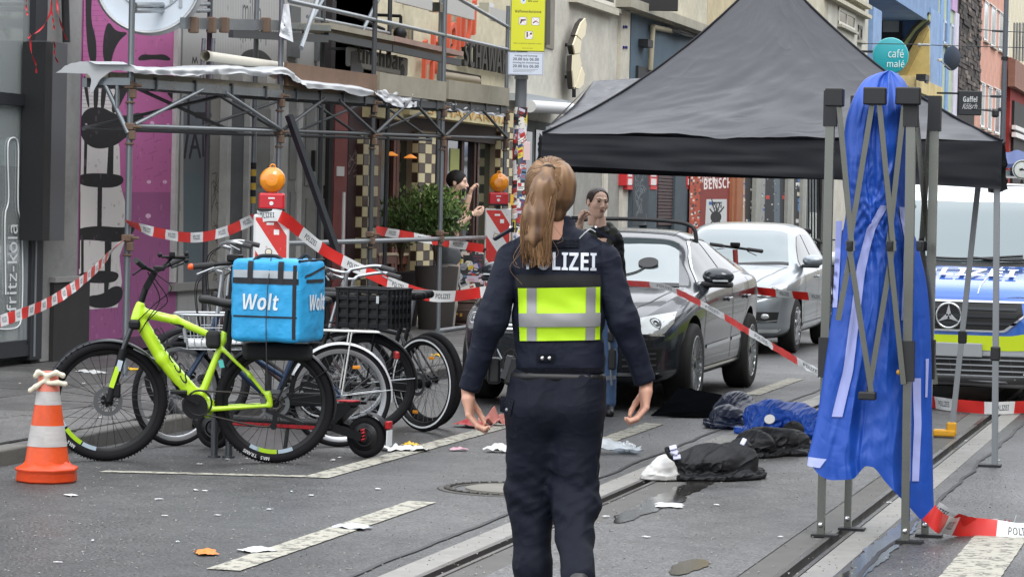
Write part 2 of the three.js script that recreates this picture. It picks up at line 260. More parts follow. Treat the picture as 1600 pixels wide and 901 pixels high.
// pavement
const paving = M(new THREE.Color(0.115, 0.113, 0.11), 0.85, 0, { map: aspA, bumpMap: aspB, bumpScale: 0.003, roughnessMap: aspR, vertexColors: true });
const sw = struct('pavement', (() => { const g = grid(16, 160, (u, v) => { const x = lerp(FX - 0.3, KX - 0.16, u), z = lerp(2, ZF, Math.pow(v, 1.6)); const p = V(x, 0.1, z); p.u = x; p.w = z; return p; }); const b = span(FX - 0.3, KX - 0.16, -0.1, 0.095, ZF, 2); colour(g, p => clamp(0.95 + 0.5 * fbm(p.x, 5, p.z * 0.4, 4), 0.5, 1.5)); colour(b, () => 0.5); return [flip(g), b]; })(), paving);
tag(sw, 'grey pavement in front of the shops');
{ const km = [0x5d5c5a, 0x66645f, 0x545352].map(c => wall(c, 0.8)); const gs = [0, 1, 2].map(i => rb(0.155, 0.24, 0.985, 0.018));
  for (let i = 0; i < 46; i++) { const m = new THREE.Mesh(gs[i % 3], km[(i * 7) % 3]); m.name = 'kerb_stone'; m.castShadow = m.receiveShadow = true; m.position.set(KX - 0.08 + rr(-0.004, 0.004), -0.02 + rr(-0.004, 0.003), -8.5 - i); sw.add(m); }
  const far = obj('kerb_stone', span(KX - 0.157, KX - 0.002, -0.14, 0.1, -260, -54), km[0], sw); far.userData.kind = 'stuff'; }
// paving slabs near the front, row by row
{ const sm = [0, 1, 2, 3].map(i => M(new THREE.Color(0.16, 0.158, 0.152).multiplyScalar(0.8 + 0.14 * i), 0.85, 0, { map: aspA, bumpMap: aspB, bumpScale: 0.003, roughnessMap: aspR })); const g = new THREE.BoxGeometry(0.785, 0.02, 0.785); metreUV(g, 0.785, 0.02, 0.785);
  for (let i = 0; i < 4; i++) for (let j = 0; j < 22; j++) { const m = new THREE.Mesh(g, sm[Math.floor(rnd() * 4)]); m.name = 'paving_slab'; m.receiveShadow = m.castShadow = true; m.position.set(FX + 0.4 + i * 0.79 - 0.03, 0.094 + rr(0, 0.004), -15.6 - j * 0.79 - (i % 2) * 0.395); sw.add(m); } }

// ================================================================ houses along the left side of the street
const fz = (px, x) => F(px, 300, x).z;
function fr(px0, py0, px1, py1, x = FX) { const a = F(px0, py0, x), b = F(px0, py1, x), c = F(px1, py0, x), d = F(px1, py1, x); return { z0: a.z, z1: c.z, y1: (a.y + c.y) / 2, y0: Math.max(0.1, (b.y + d.y) / 2) }; }
const fb = (px0, py0, px1, py1, d1, d0 = -0.02) => { const r = fr(px0, py0, px1, py1, FX + d1); return span(FX + d0, FX + d1, r.y0, r.y1, r.z0, r.z1); };
const house = (name, label, px) => { const p = F(px, 300, FX); return thing(name, label, 'building', V(FX, 0, p.z)); };
// a flat painted sheet on the front: drawn with positions along the front and height, in metres
function mural(px0, py0, px1, py1, d, W, H, draw) {
  const x = FX + d, r = fr(px0, py0, px1, py1, x), g = new THREE.PlaneGeometry(Math.abs(r.z0 - r.z1), r.y1 - r.y0).rotateY(Math.PI / 2).translate(x, (r.y0 + r.y1) / 2, (r.z0 + r.z1) / 2);
  const t = ctex(W, H, (c) => { const q = (px, py) => { const p = F(px, py, x); return [(p.z - r.z0) / (r.z1 - r.z0) * W, (r.y1 - p.y) / (r.y1 - r.y0) * H]; }; draw(c, q, W, H); });
  return [g, t];
}
const poly = (c, q, pts, col) => { c.fillStyle = col; c.beginPath(); pts.forEach((p, i) => { const [x, y] = q(...p); i ? c.lineTo(x, y) : c.moveTo(x, y); }); c.closePath(); c.fill(); };
const blobC = (c, q, pts, col) => { c.fillStyle = col; c.beginPath(); const m = pts.map(p => q(...p)), n = m.length; for (let i = 0; i <= n; i++) { const a = m[i % n], b = m[(i + 1) % n], x = (a[0] + b[0]) / 2, y = (a[1] + b[1]) / 2; i ? c.quadraticCurveTo(a[0], a[1], x, y) : c.moveTo(x, y); } c.fill(); };
const strokeC = (c, q, pts, w, col) => { c.strokeStyle = col; c.lineWidth = w; c.lineCap = c.lineJoin = 'round'; c.beginPath(); pts.forEach((p, i) => { const [x, y] = q(...p); i ? c.lineTo(x, y) : c.moveTo(x, y); }); c.stroke(); };
const speckle = (c, W, H, n, cols, r0, r1) => { for (let i = 0; i < n; i++) { c.fillStyle = cols[Math.floor(rnd() * cols.length)]; c.globalAlpha = rr(0.05, 0.3); c.beginPath(); c.ellipse(rnd() * W, rnd() * H, rr(r0, r1), rr(r0, r1) * rr(0.5, 2.5), 0, 0, 7); c.fill(); } c.globalAlpha = 1; };
const scrawl = (c, q, x0, y0, x1, y1, n, w, col, s = 0.12) => { for (let k = 0; k < n; k++) { const pts = []; let x = rr(x0, x1), y = rr(y0, y1); for (let i = 0; i < 7; i++) { pts.push([x, y]); x = clamp(x + rr(-1, 1) * (x1 - x0) * 0.4, x0, x1); y = clamp(y + rr(-1, 1) * (y1 - y0) * s, y0, y1); } strokeC(c, q, pts, w, col); } };
// text standing on the front, read from the street
function onFront(g, px, py, d) { const p = F(px, py, FX + d); return g.rotateY(Math.PI / 2).translate(p.x, p.y, p.z); }
const seen = (px0, px1) => Math.abs(fz(px1, FX) - fz(px0, FX));
const perY = (px) => 4500 / depthOf(F(px, 300, FX));

// --- shop with the glass door at the left edge
{
  const t = house('corner_shop', 'shop with tall glass door in a black frame at the left edge', 60);
  const fm = M(0x22242a, 0.5), alu = M(0x8f959a, 0.4, 0.5);
  objW('wall', [span(FX - 6, FX - 3.0, 0.1, 9, -18, fz(130, FX)), span(FX - 3.2, FX, 4.4, 9, -18, fz(130, FX)), fb(75, -200, 131, 560, 0.03, -3)], wall(0x8f8f8e), t);
  objW('wall_base', [fb(84, 440, 140, 565, 0.07), fb(50, 445, 84, 566, 0.02, -0.5)], wall(0x2e2d2e, 0.8), t);
  objW('ledge', fb(86, 432, 137, 440, 0.09), wall(0x9a9a98), t);
  const win = objW('door', [fb(-180, 548, 62, 566, 0.05, -0.05), fb(57, -60, 75, 560, 0.06, -0.06), fb(-180, 138, 60, 157, 0.05, -0.05), fb(-180, 540, 62, 549, 0.04, -0.04)], fm, t);
  objW('frame_strip', [fb(47, 157, 55, 540, 0.03, -0.03), fb(52, -40, 57, 138, 0.03, -0.03), fb(59.5, 157, 61.5, 556, 0.068, 0.05)], alu, win);
  objW('glass', [fb(-180, 157, 58, 541, 0.0, -0.012), fb(-180, -60, 58, 138, 0.0, -0.012)], MP(0xdfe6e6, 0.04, 0, { transmission: 0.75, thickness: 0, ior: 1.7 }), win);
  objW('interior', [span(FX - 1.2, FX - 1.15, 0.1, 4.4, -18, fz(76, FX)), span(FX - 1.2, FX - 0.05, 0.1, 0.14, -18, fz(76, FX))], wall(0x3c3d40), t);
  // shelves and goods behind the pane
  const sh = []; for (let i = 0; i < 5; i++) sh.push(span(FX - 0.9, FX - 0.45, 0.55 + i * 0.42, 0.57 + i * 0.42, -21, -23.4)); sh.forEach(g => objW('shelf', g, M(0x777a7c, 0.5), t));
  const cols = [0x7e8a90, 0x2e3033, 0xa7a29a, 0x5b2a2a, 0x35506b, 0x8d8f8f];
  for (let k = 0; k < 6; k++) { const g = []; for (let i = 0; i < 5; i++) for (let j = 0; j < 5; j++) g.push(lathe([[0, 0], [0.036, 0], [0.038, 0.17], [0.014, 0.23], [0.014, 0.29], [0, 0.29]], 8).translate(FX - 0.5 - rr(0, 0.2), 0.575 + i * 0.42, -21.3 - k * 0.07 - j * 0.42)); const b = objW('bottle', g, M(cols[k], 0.3), t); b.userData.kind = 'stuff'; }
  { const [g, tx] = mural(-60, 218, 46, 330, -0.03, 256, 256, (c, q, W, H) => { c.fillStyle = '#c4ccd4'; c.fillRect(0, 0, W, H); c.fillStyle = '#28496f'; c.fillRect(0, H * 0.36, W, H * 0.64); }); const p = objW('poster', g, M(0xffffff, 0.6, 0, { map: tx }), t); p.userData.label = 'poster with white top and blue bottom behind the glass'; }
  { const wp = M(0xdfe3e6, 0.5); const outline = [[8, 460], [8, 330], [12, 318], [12, 222], [16, 216], [24, 216], [27, 222], [28, 330], [32, 345], [32, 500], [27, 510], [-40, 512]].map(p => F(p[0], p[1], FX + 0.012));
    objW('bottle_outline', tube(outline, 0.0065, 80, 5), wp, t);
    const k = text('fritz-kola', 0.165, 0.002, fontR); k.computeBoundingBox(); const len = k.boundingBox.max.x - k.boundingBox.min.x, L = F(16, 352, FX).y - F(16, 486, FX).y; k.scale(L * 1.02 / len, 1.12, 1); k.rotateZ(Math.PI / 2); onFront(k, 25.5, 419, 0.012); objW('lettering', k, wp, t); }
  const menu = objW('menu_box', fb(72, 66, 105, 376, 0.22, 0.03), M(0x55565a, 0.6), t); objW('menu_box_side', [fb(71, 66, 82, 376, 0.235, 0.02)], M(0x17181b, 0.5), menu); menu.userData.label = 'tall flat dark grey box on the shop pillar';
  objW('drain_pipe', cyl(F(100, -40, FX + 0.1), F(103, 66, FX + 0.1), 0.035), M(0x2a2a2c, 0.6), t);
}
// red streamers hanging over the shop door
{
  const rs = M(0xc02a33, 0.55); const D = FX + 0.28, pts = l => l.map(p => F(p[0], p[1], D + rr(-0.04, 0.04)));
  const rib = (l, w = 0.011) => { const cu = curve(pts(l)); return grid(40, 1, (u, v) => { const p = cu.getPoint(u), a = u * 9; return p.add(V(Math.sin(a) * w * (v - 0.5), 0, Math.cos(a) * w * (v - 0.5))); }); };
  const t = thing('red_streamer', 'thin red ribbons hanging loosely over the shop door', 'ribbon', F(70, 60, D));
  [[[41, -20], [40, 10], [42, 24]], [[80, -15], [79, 15], [70, 36], [60, 48], [47, 56], [44, 60]], [[46, 52], [48, 80], [55, 100], [56, 114]], [[79, 14], [82, 30], [84, 46]], [[88, -10], [90, 20], [97, 45], [103, 62]], [[83, 62], [85, 75], [84, 85], [90, 98]]].forEach(l => objW('ribbon', rib(l, l.length > 5 ? 0.02 : 0.016), rs, t));
}
// --- pink mural house
{
  const t = house('mural_house', 'pink house front with black and white wall painting behind the scaffold', 205);
  objW('wall', [fb(130.5, -220, 284, 540, 0, -6)], wall(0x9a5f8a), t);
  const [g, tx] = mural(131, -40, 284, 535, 0.006, 512, 1400, (c, q, W, H) => {
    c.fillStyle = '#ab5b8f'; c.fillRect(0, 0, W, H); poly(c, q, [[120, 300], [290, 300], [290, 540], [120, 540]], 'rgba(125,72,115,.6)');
    poly(c, q, [[125, 130], [176, 130], [190, 150], [176, 200], [186, 230], [188, 290], [196, 320], [204, 350], [186, 400], [190, 440], [183, 480], [130, 484], [120, 480], [120, 130]], '#c9c5c3');
    for (let y = 132; y < 170; y += 6) strokeC(c, q, [[128, y], [174, y + 1]], 1.5, 'rgba(90,60,90,.6)');
    for (let y = 0; y < 130; y += 8) strokeC(c, q, [[128, y], [176, y + 1]], 2, 'rgba(120,50,110,.55)');
    const K = '#131215';
    blobC(c, q, [[133, -40], [146, -40], [140, 30], [150, 60], [150, 102], [138, 96], [133, 40]], K); blobC(c, q, [[160, 60], [168, 30], [180, 50], [202, 50], [186, 62], [176, 82], [172, 104], [160, 96]], K);
    blobC(c, q, [[128, 120], [134, 118], [140, 168], [136, 168]], K); blobC(c, q, [[146, 128], [154, 128], [152, 172], [145, 172]], K); blobC(c, q, [[158, 130], [167, 130], [162, 172], [156, 172]], K); blobC(c, q, [[180, 136], [202, 136], [194, 150], [180, 178], [172, 174]], K);
    blobC(c, q, [[122, 200], [130, 170], [158, 166], [178, 178], [200, 182], [218, 174], [226, 184], [216, 202], [196, 214], [180, 228], [150, 234], [130, 222]], K);
    poly(c, q, [[131, 215], [136, 215], [134, 276], [130, 276]], K); poly(c, q, [[169, 222], [177, 222], [176, 276], [166, 276]], K);
    blobC(c, q, [[120, 274], [140, 270], [186, 272], [194, 280], [188, 290], [168, 294], [122, 290]], K); poly(c, q, [[152, 288], [159, 288], [158, 360], [151, 360]], K);
    blobC(c, q, [[116, 358], [150, 352], [190, 356], [212, 352], [206, 366], [186, 380], [140, 374], [118, 376]], K); poly(c, q, [[163, 368], [174, 368], [172, 430], [163, 430]], K); blobC(c, q, [[118, 428], [150, 422], [182, 424], [186, 432], [176, 443], [120, 441]], K);
    poly(c, q, [[121, 300], [125, 300], [124, 420], [120, 420]], K); poly(c, q, [[126, 370], [130, 370], [130, 430], [126, 430]], K); poly(c, q, [[162, 436], [170, 436], [168, 460], [162, 460]], K); blobC(c, q, [[134, 462], [160, 460], [176, 446], [192, 448], [190, 470], [170, 482], [136, 480]], K);
    blobC(c, q, [[212, 96], [220, 84], [238, 86], [258, 84], [270, 96], [240, 92]], K); blobC(c, q, [[256, 140], [288, 140], [288, 164], [270, 158]], K);
    for (const [x, y, r] of [[237, 192, 4], [262, 195, 3], [232, 284, 4], [257, 284, 4], [231, 337, 5], [134, 194, 2], [160, 194, 2]]) { const [a, b] = q(x, y); c.fillStyle = 'rgba(225,200,220,.75)'; c.beginPath(); c.ellipse(a, b, r * 3, r * 1.8, 0, 0, 7); c.fill(); }
    for (let i = 0; i < 60; i++) { const x = rr(140, 280), y = rr(400, 520); strokeC(c, q, [[x, y], [x + rr(-1, 1), y + rr(6, 26)]], rr(1, 3), 'rgba(60,30,70,.28)'); }
    for (const [x, y] of [[225, 220], [240, 222], [232, 240], [248, 270], [240, 276], [226, 266]]) strokeC(c, q, [[x, y], [x + 12, y - 4]], 4, 'rgba(120,50,110,.4)');
    speckle(c, W, H, 500, ['#5a2a52', '#d99bc4', '#3a3038'], 1, 7);
  });
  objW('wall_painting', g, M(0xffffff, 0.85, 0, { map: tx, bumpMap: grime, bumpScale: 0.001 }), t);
  objW('corner_strip', fb(282.5, -200, 287, 440, 0.05), wall(0xb9b9b8), t); objW('window_sill', fb(272, 440, 365, 452, 0.07), wall(0x8a8a86), t);
  objW('base', fb(131, 526, 284, 545, 0.04), wall(0x5d3a55), t);
}
// round projecting sign above the mural
{
  const c = P(233, -30, 25.2), t = thing('round_ring_sign', 'large round pale sign with a thick rim sticking out above the mural', 'sign', c, YAW);
  obj('rim', lathe([[0.44, -0.11], [0.475, -0.11], [0.475, 0.11], [0.44, 0.11], [0.44, -0.11]], 64).rotateX(Math.PI / 2), M(0xc3c7ca, 0.4), t);
  obj('face', [new THREE.CylinderGeometry(0.442, 0.442, 0.06, 64).rotateX(Math.PI / 2)], M(0xc9d3dd, 0.35), t);
  obj('inner_line', [new THREE.TorusGeometry(0.30, 0.008, 6, 60, 4.2).rotateZ(2.2).translate(0.02, 0.04, 0.035), bx(0.03, 0.5, 0.012, 0.28, 0.02, 0.035), bx(0.03, 0.5, 0.012, 0.2, 0.05, 0.035)], M(0x9aa2a8, 0.4), t);
  obj('bracket', bx(1.4, 0.06, 0.06, -0.9, 0.1, -0.1), STEEL, t);
}
// --- grey bar with shutters
{
  const t = house('grey_bar', 'grey bar front with shuttered doors and dark graffiti behind the scaffold', 410);
  objW('wall', [fb(284.5, -260, 525, 560, 0, -6)], wall(0x8d8d8c), t);
  const [g, tx] = mural(287, -60, 524, 545, 0.006, 1024, 1024, (c, q, W, H) => {
    c.fillStyle = '#9b9b9a'; c.fillRect(0, 0, W, H);
    for (let x = 330; x < 470; x += 4) strokeC(c, q, [[x, -60], [x, 95]], 3, x % 8 ? '#a9a9a8' : '#c3c3c2');
    poly(c, q, [[286, 150], [326, 150], [326, 450], [286, 450]], '#5f646a'); poly(c, q, [[286, 270], [326, 270], [326, 410], [286, 410]], '#58666c');
    poly(c, q, [[325, 140], [358, 140], [357, 460], [324, 460]], '#8b8782');
    blobC(c, q, [[374, 98], [376, 84], [390, 76], [410, 78], [424, 92], [426, 102], [374, 102]], '#3a3a3a');
    const B = '#241e28';
    // graffiti letters
    strokeC(c, q, [[294, 156], [294, 200], [288, 244]], 14, B); strokeC(c, q, [[288, 205], [300, 204]], 9, B); strokeC(c, q, [[296, 245], [304, 208], [312, 244]], 12, B); strokeC(c, q, [[298, 230], [309, 230]], 8, B); strokeC(c, q, [[306, 180], [328, 180]], 16, B); strokeC(c, q, [[317, 182], [317, 242]], 12, B); strokeC(c, q, [[324, 228], [326, 229]], 16, B);
    c.fillStyle = '#474a4c'; c.save(); const [ax, ay] = q(377, 36), [bx_] = q(408, 36); c.font = '92px sans-serif'; c.translate(ax, ay); c.scale((bx_ - ax) / c.measureText('milch').width, 1.0); c.fillText('milch', 0, 0); c.restore();
    for (let x = 375; x < 440; x += 4) strokeC(c, q, [[x, 48], [x, 52 + rr(2, 18)]], 5, '#4a4c4d');
    strokeC(c, q, [[300, 98], [301, 90], [304, 98], [306, 90], [308, 98]], 5, '#2b2b2b');
    scrawl(c, q, 330, 270, 356, 440, 16, 2, '#3c3a38', 0.2); scrawl(c, q, 372, 150, 460, 420, 10, 2, '#6a6a69', 0.3);
    for (let i = 0; i < 90; i++) { const x = rr(286, 520), y = rr(100, 500); strokeC(c, q, [[x, y], [x, y + rr(10, 60)]], rr(1, 5), rnd() < 0.5 ? 'rgba(60,60,60,.18)' : 'rgba(200,200,198,.2)'); }
    speckle(c, W, H, 400, ['#555', '#bbb', '#777'], 1, 6);
  });
  objW('wall_painting', g, M(0xffffff, 0.8, 0, { map: tx }), t);
  const dk = wall(0x5f6163, 0.7), md = wall(0x8b8c8a, 0.7), lt = wall(0xbdbdba, 0.8);
  objW('door_recess', [fb(362, 140, 392, 545, 0.03)], dk, t);
  for (const [a, b] of [[396, 430], [475, 496], [497, 520]]) { const d = objW('door', fb(a, 140, b, 545, 0.04), md, t); objW('panel', [fb(a + 4, 170, b - 4, 290, 0.055), fb(a + 4, 310, b - 4, 500, 0.055)], wall(0x82837f, 0.7), d); }
  [fb(357, 120, 363, 545, 0.09), fb(391, 120, 396, 545, 0.09), fb(430, 118, 452, 545, 0.1), fb(468, 118, 475, 545, 0.08)].forEach(g => objW('pilaster', g, lt, t));
  const dd = objW('door', fb(452, 130, 469, 545, 0.05), wall(0x8f908e, 0.7), t); objW('panel', [fb(454, 180, 467, 280, 0.062), fb(454, 300, 467, 500, 0.062)], md, dd);
  objW('handle', fb(492, 235, 494.5, 268, 0.1), DARKSTEEL, t);
  objW('window_frame', [fb(455, 10, 470, 90, 0.05), fb(498, 0, 502, 96, 0.05), fb(455, 40, 500, 43, 0.05)], M(0x55585a, 0.6), t);
}
// --- maroon doorway
{
  const t = house('maroon_entrance', 'narrow dark maroon entrance with a red door post', 556);
  objW('wall', fb(524.5, -260, 592, 560, 0, -6), wall(0x3d2429), t);
  const post = objW('door_post', fb(525, 130, 545, 540, 0.09), wall(0x8d4a47, 0.7), t); objW('label', fb(527, 260, 538, 275, 0.1), WHITE, post);
  objW('dark_post', fb(519, 0, 525.5, 545, 0.1), wall(0x2a2628), t);
  const [g, tx] = mural(546, 150, 590, 520, 0.006, 256, 512, (c, q, W, H) => { c.fillStyle = '#3b2228'; c.fillRect(0, 0, W, H); scrawl(c, q, 540, 230, 560, 275, 6, 3, '#8b7a7d', 0.4); speckle(c, W, H, 120, ['#5a3a40', '#20131a'], 2, 9); });
  objW('panel', g, M(0xffffff, 0.6, 0, { map: tx }), t); objW('white_pipe', cyl(F(537, 300, FX + 0.16), F(533, 520, FX + 0.16), 0.02), WHITE, t);
}
// --- restaurant
{
  const t = house('restaurant', 'cream restaurant front with brown doors and checkered tile columns', 690);
  objW('wall', [fb(470, -260, 803, 192, 0.0, -6), fb(592, 192, 803, 540, -0.12, -6)], wall(0xd8d0b4), t);
  const wood = M(0x52291e, 0.55, 0, { map: grime }), wood2 = M(0x3a2119, 0.55, 0, { map: grime }), dg = MP(0x1d2622, 0.06, 0, { ior: 1.6 });
  objW('upper_band', [fb(592.5, 190, 803, 218, 0.02, -0.12)], M(0x352420, 0.6), t);
  const aw = objW('awning', [fb(640, 163, 803, 190, 0.28, 0), fb(590, 170, 640, 186, 0.2, 0)], wall(0xcfc194, 0.8), t);
  { const s = text('SCHAWARMA', 0.12, 0.004, fontR); sizeTo(s, seen(675, 797), 0.115); onFront(s, 735, 186, 0.285); objW('lettering', s, M(0xb58a4a, 0.6), aw); }
  // doors and windows set between the columns
  const dm = M(0x6b3a2b, 0.5, 0, { map: grime });
  for (const [a, b] of [[592, 620], [621, 655], [745, 783], [686, 700]]) {
    const d = objW('door', [fb(a, 205, a + 4, 520, -0.03, -0.13), fb(b - 4, 205, b, 520, -0.03, -0.13), fb(a, 205, b, 216, -0.035, -0.13), fb(a, 398, b, 412, -0.025, -0.13), fb(a, 470, b, 520, -0.04, -0.13)], dm, t);
    objW('pane', fb(a + 4, 216, b - 4, 398, -0.07, -0.1), dg, d); objW('lower_panel', [fb(a + 3, 412, b - 3, 470, -0.065, -0.1), fb(a + 8, 420, b - 8, 462, -0.05, -0.1)], wood, d); objW('ledge', fb(a, 395, b, 399, -0.01, -0.1), M(0xb9a58c, 0.6), d);
  }
  objW('window', [fb(700, 218, 745, 400, -0.08, -0.12)], MP(0x20282f, 0.06, 0, { ior: 1.6 }), t);
  objW('window_frame', [fb(700, 400, 745, 520, -0.05, -0.12), fb(722, 218, 726, 400, -0.05, -0.12), fb(742, 218, 747, 520, -0.03, -0.12)], wood2, t);
  objW('notice', fb(704, 232, 718, 268, -0.07, -0.09), M(0xa3a862, 0.6), t);
  // lit lamps inside, by the door
  for (const [x, y] of [[604, 243], [634, 247]]) { const p = F(x, y, FX); const l = objW('lamp_shade', lathe([[0.015, 0.05], [0.08, 0.012], [0.085, 0], [0, 0.006]], 16).translate(p.x + 0.06, p.y, p.z), M(0xc98a4a, 0.6, 0, { emissive: 0xff9a3c, emissiveIntensity: 0.35 }), t); }
  // tiles, one by one, on three columns
  const tm = [0xd9cda3, 0xcfc196, 0x3a2a22, 0x46322a].map(c => M(c, 0.35)), tileW = seen(655, 685) / 5;
  for (const [a, b, y0, y1] of [[569, 592, 205, 500], [655, 685, 205, 500], [784, 803, 195, 330]]) {
    const r = fr(a, y0, b, y1, FX + 0.09), w = Math.abs(r.z0 - r.z1), nz = a < 600 ? 3 : a < 700 ? 3 : 3, h = 0.125, ny = Math.round((r.y1 - r.y0) / h), col = objW('tile_column', span(FX - 0.1, FX + 0.08, 0.1, r.y1, r.z0 + 0.01, r.z1 - 0.01), wall(0x8a7d66), t), tg = new THREE.BoxGeometry(0.012, h - 0.008, w / nz - 0.008), tg2 = new THREE.BoxGeometry(0.075, h - 0.008, 0.012);
    col.updateWorldMatrix(true, false);
    for (let j = 0; j < ny; j++) for (let k = 0; k < nz; k++) { const m = new THREE.Mesh(tg, tm[(j + k) % 2 * 2 + (rnd() < 0.5 ? 0 : 1)]); m.name = 'tile'; m.castShadow = m.receiveShadow = true; m.position.set(FX + 0.086 - t.position.x, r.y0 + (j + 0.5) * h, r.z0 - (k + 0.5) * w / nz - t.position.z); col.add(m); }
    for (let j = 0; j < ny; j++) for (let k = 0; k < 1; k++) { const m = new THREE.Mesh(tg2, tm[(j + k + 1) % 2 * 2 + (rnd() < 0.5 ? 0 : 1)]); m.name = 'tile'; m.castShadow = m.receiveShadow = true; m.position.set(FX + 0.045 - 0.083 * k - t.position.x, r.y0 + (j + 0.5) * h, r.z0 + 0.006 - t.position.z); col.add(m); }
  }
  // raised letters on the cream front
  { const s = text('Habibi', 0.5, 0.05, fontR); sizeTo(s, seen(655, 738), 0.62); const m4 = new THREE.Matrix4().makeShear(0, 0, 0.42, 0, 0, 0); s.applyMatrix4(m4); s.rotateZ(0.34); onFront(s, 699, 96, 0.08); const o = objW('script_lettering', s, M(0xc9573a, 0.5), t);
    const b = []; for (const dx of [672, 690, 706, 722]) b.push(cyl(F(dx, 70, FX), F(dx, 70, FX + 0.09), 0.012)); objW('standoff', b, DARKSTEEL, o); }
  { const s = text('SCHAWARMA', 0.4, 0.05); sizeTo(s, seen(725, 812), 0.36); onFront(s, 766, 112, 0.07); objW('block_lettering', s, M(0x24221f, 0.5), t); }
  objW('pipe_recess', fb(684, 112, 752, 131, 0.012), M(0x2f2c28, 0.8), t); objW('pipe', [cyl(F(690, 118, FX + 0.05), F(745, 126, FX + 0.05), 0.06)], M(0x8a7f6a, 0.6), t);
  objW('vent_grille', [fb(614, 44, 646, 69, 0.03)], M(0x4b4740, 0.6), t); [616, 622, 628, 634, 640].forEach(x => objW('vent_bar', fb(x, 46, x + 3, 67, 0.06), M(0x8d8168, 0.6), t));
  objW('lamp_arm', [cyl(F(540, 20, FX + 0.05), F(600, 46, FX + 0.3), 0.02), cyl(F(585, 23, FX + 0.05), F(626, 25, FX + 0.4), 0.02), cyl(F(626, 25, FX + 0.4), F(626, 42, FX + 0.4), 0.02), sph(0.085, ...F(625, 52, FX + 0.4).toArray())], DARKSTEEL, t);
  for (const [x0, y0, x1, y1] of [[620, -14, 676, 10], [698, 0, 742, 26], [768, 16, 803, 36]]) objW('sun_board', fb(x0, y0, x1, y1, 0.7, 0.66), M(0xb4b4b0, 0.7), t);
  for (const x of [683, 760]) { const p = F(x, 12, FX + 0.45); objW('floodlight', [bx(0.14, 0.12, 0.24, p.x, p.y, p.z), cyl(V(FX, p.y + 0.05, p.z), p, 0.02)], CHROME, t); }
}
// bar name board in front of the restaurant
{
  const x = FX + 0.5, a = F(543, 76, x), b = F(634, 116, x), t = thing('name_board', 'pale grey bar name board with dark lettering behind the scaffold rails', 'sign', V(x, b.y, (a.z + b.z) / 2));
  objW('board', rb(0.06, a.y - b.y + 0.05, Math.abs(a.z - b.z), 0.03, x, (a.y + b.y) / 2, (a.z + b.z) / 2), M(0xa9adae, 0.5), t);
  const s = text('tinchbar', 0.3, 0.006, fontB); sizeTo(s, Math.abs(a.z - b.z) * 0.78, 0.21); s.rotateY(Math.PI / 2).translate(x + 0.032, b.y + 0.03, (a.z + b.z) / 2); objW('lettering', s, M(0x23262a, 0.5), t);
  const c = F(625, 108, x); objW('emblem', [new THREE.CylinderGeometry(0.08, 0.08, 0.006, 20).rotateZ(Math.PI / 2).translate(x + 0.032, c.y - 0.02, c.z)], M(0x24262c, 0.5), t); objW('triangle', extr([[0, 0], [0.5, 0.1], [0.2, 0.32], [0, 0.3]], 0.004).rotateY(Math.PI / 2).translate(x + 0.032, a.y - 0.33, a.z - 0.02), M(0x50535f, 0.5), t);
  objW('bracket', [bx(0.5, 0.03, 0.03, FX + 0.25, a.y + 0.02, a.z - 0.4), bx(0.5, 0.03, 0.03, FX + 0.25, a.y + 0.02, b.z + 0.4)], DARKSTEEL, t);
}
// --- cream house
function win(t, px0, py0, px1, py1, frame = 0xd6d3c8, gl = GLASSD, sash = true) {
  const r = fr(px0, py0, px1, py1, FX), z = (r.z0 + r.z1) / 2, w = Math.abs(r.z0 - r.z1), h = r.y1 - r.y0, y = (r.y0 + r.y1) / 2, x = FX, f = Math.min(0.09, w * 0.12), fm = M(frame, 0.6);
  const g = [span(x - 0.02, x + 0.03, r.y0, r.y1, r.z0, r.z0 - f), span(x - 0.02, x + 0.03, r.y0, r.y1, r.z1, r.z1 + f), span(x - 0.02, x + 0.028, r.y0, r.y0 + f, r.z0, r.z1), span(x - 0.02, x + 0.028, r.y1 - f, r.y1, r.z0, r.z1)];
  if (sash) g.push(span(x - 0.02, x + 0.026, r.y0, r.y1, z - f / 2, z + f / 2));
  const o = objW('window', g, fm, t); objW('pane', span(x - 0.01, x + 0.008, r.y0 + f, r.y1 - f, r.z0 - f, r.z1 + f), gl, o); objW('sill', span(x, x + 0.12, r.y0 - 0.07, r.y0, r.z0 + 0.08, r.z1 - 0.08), wall(0xb5b2a6), o);
  return o;
}
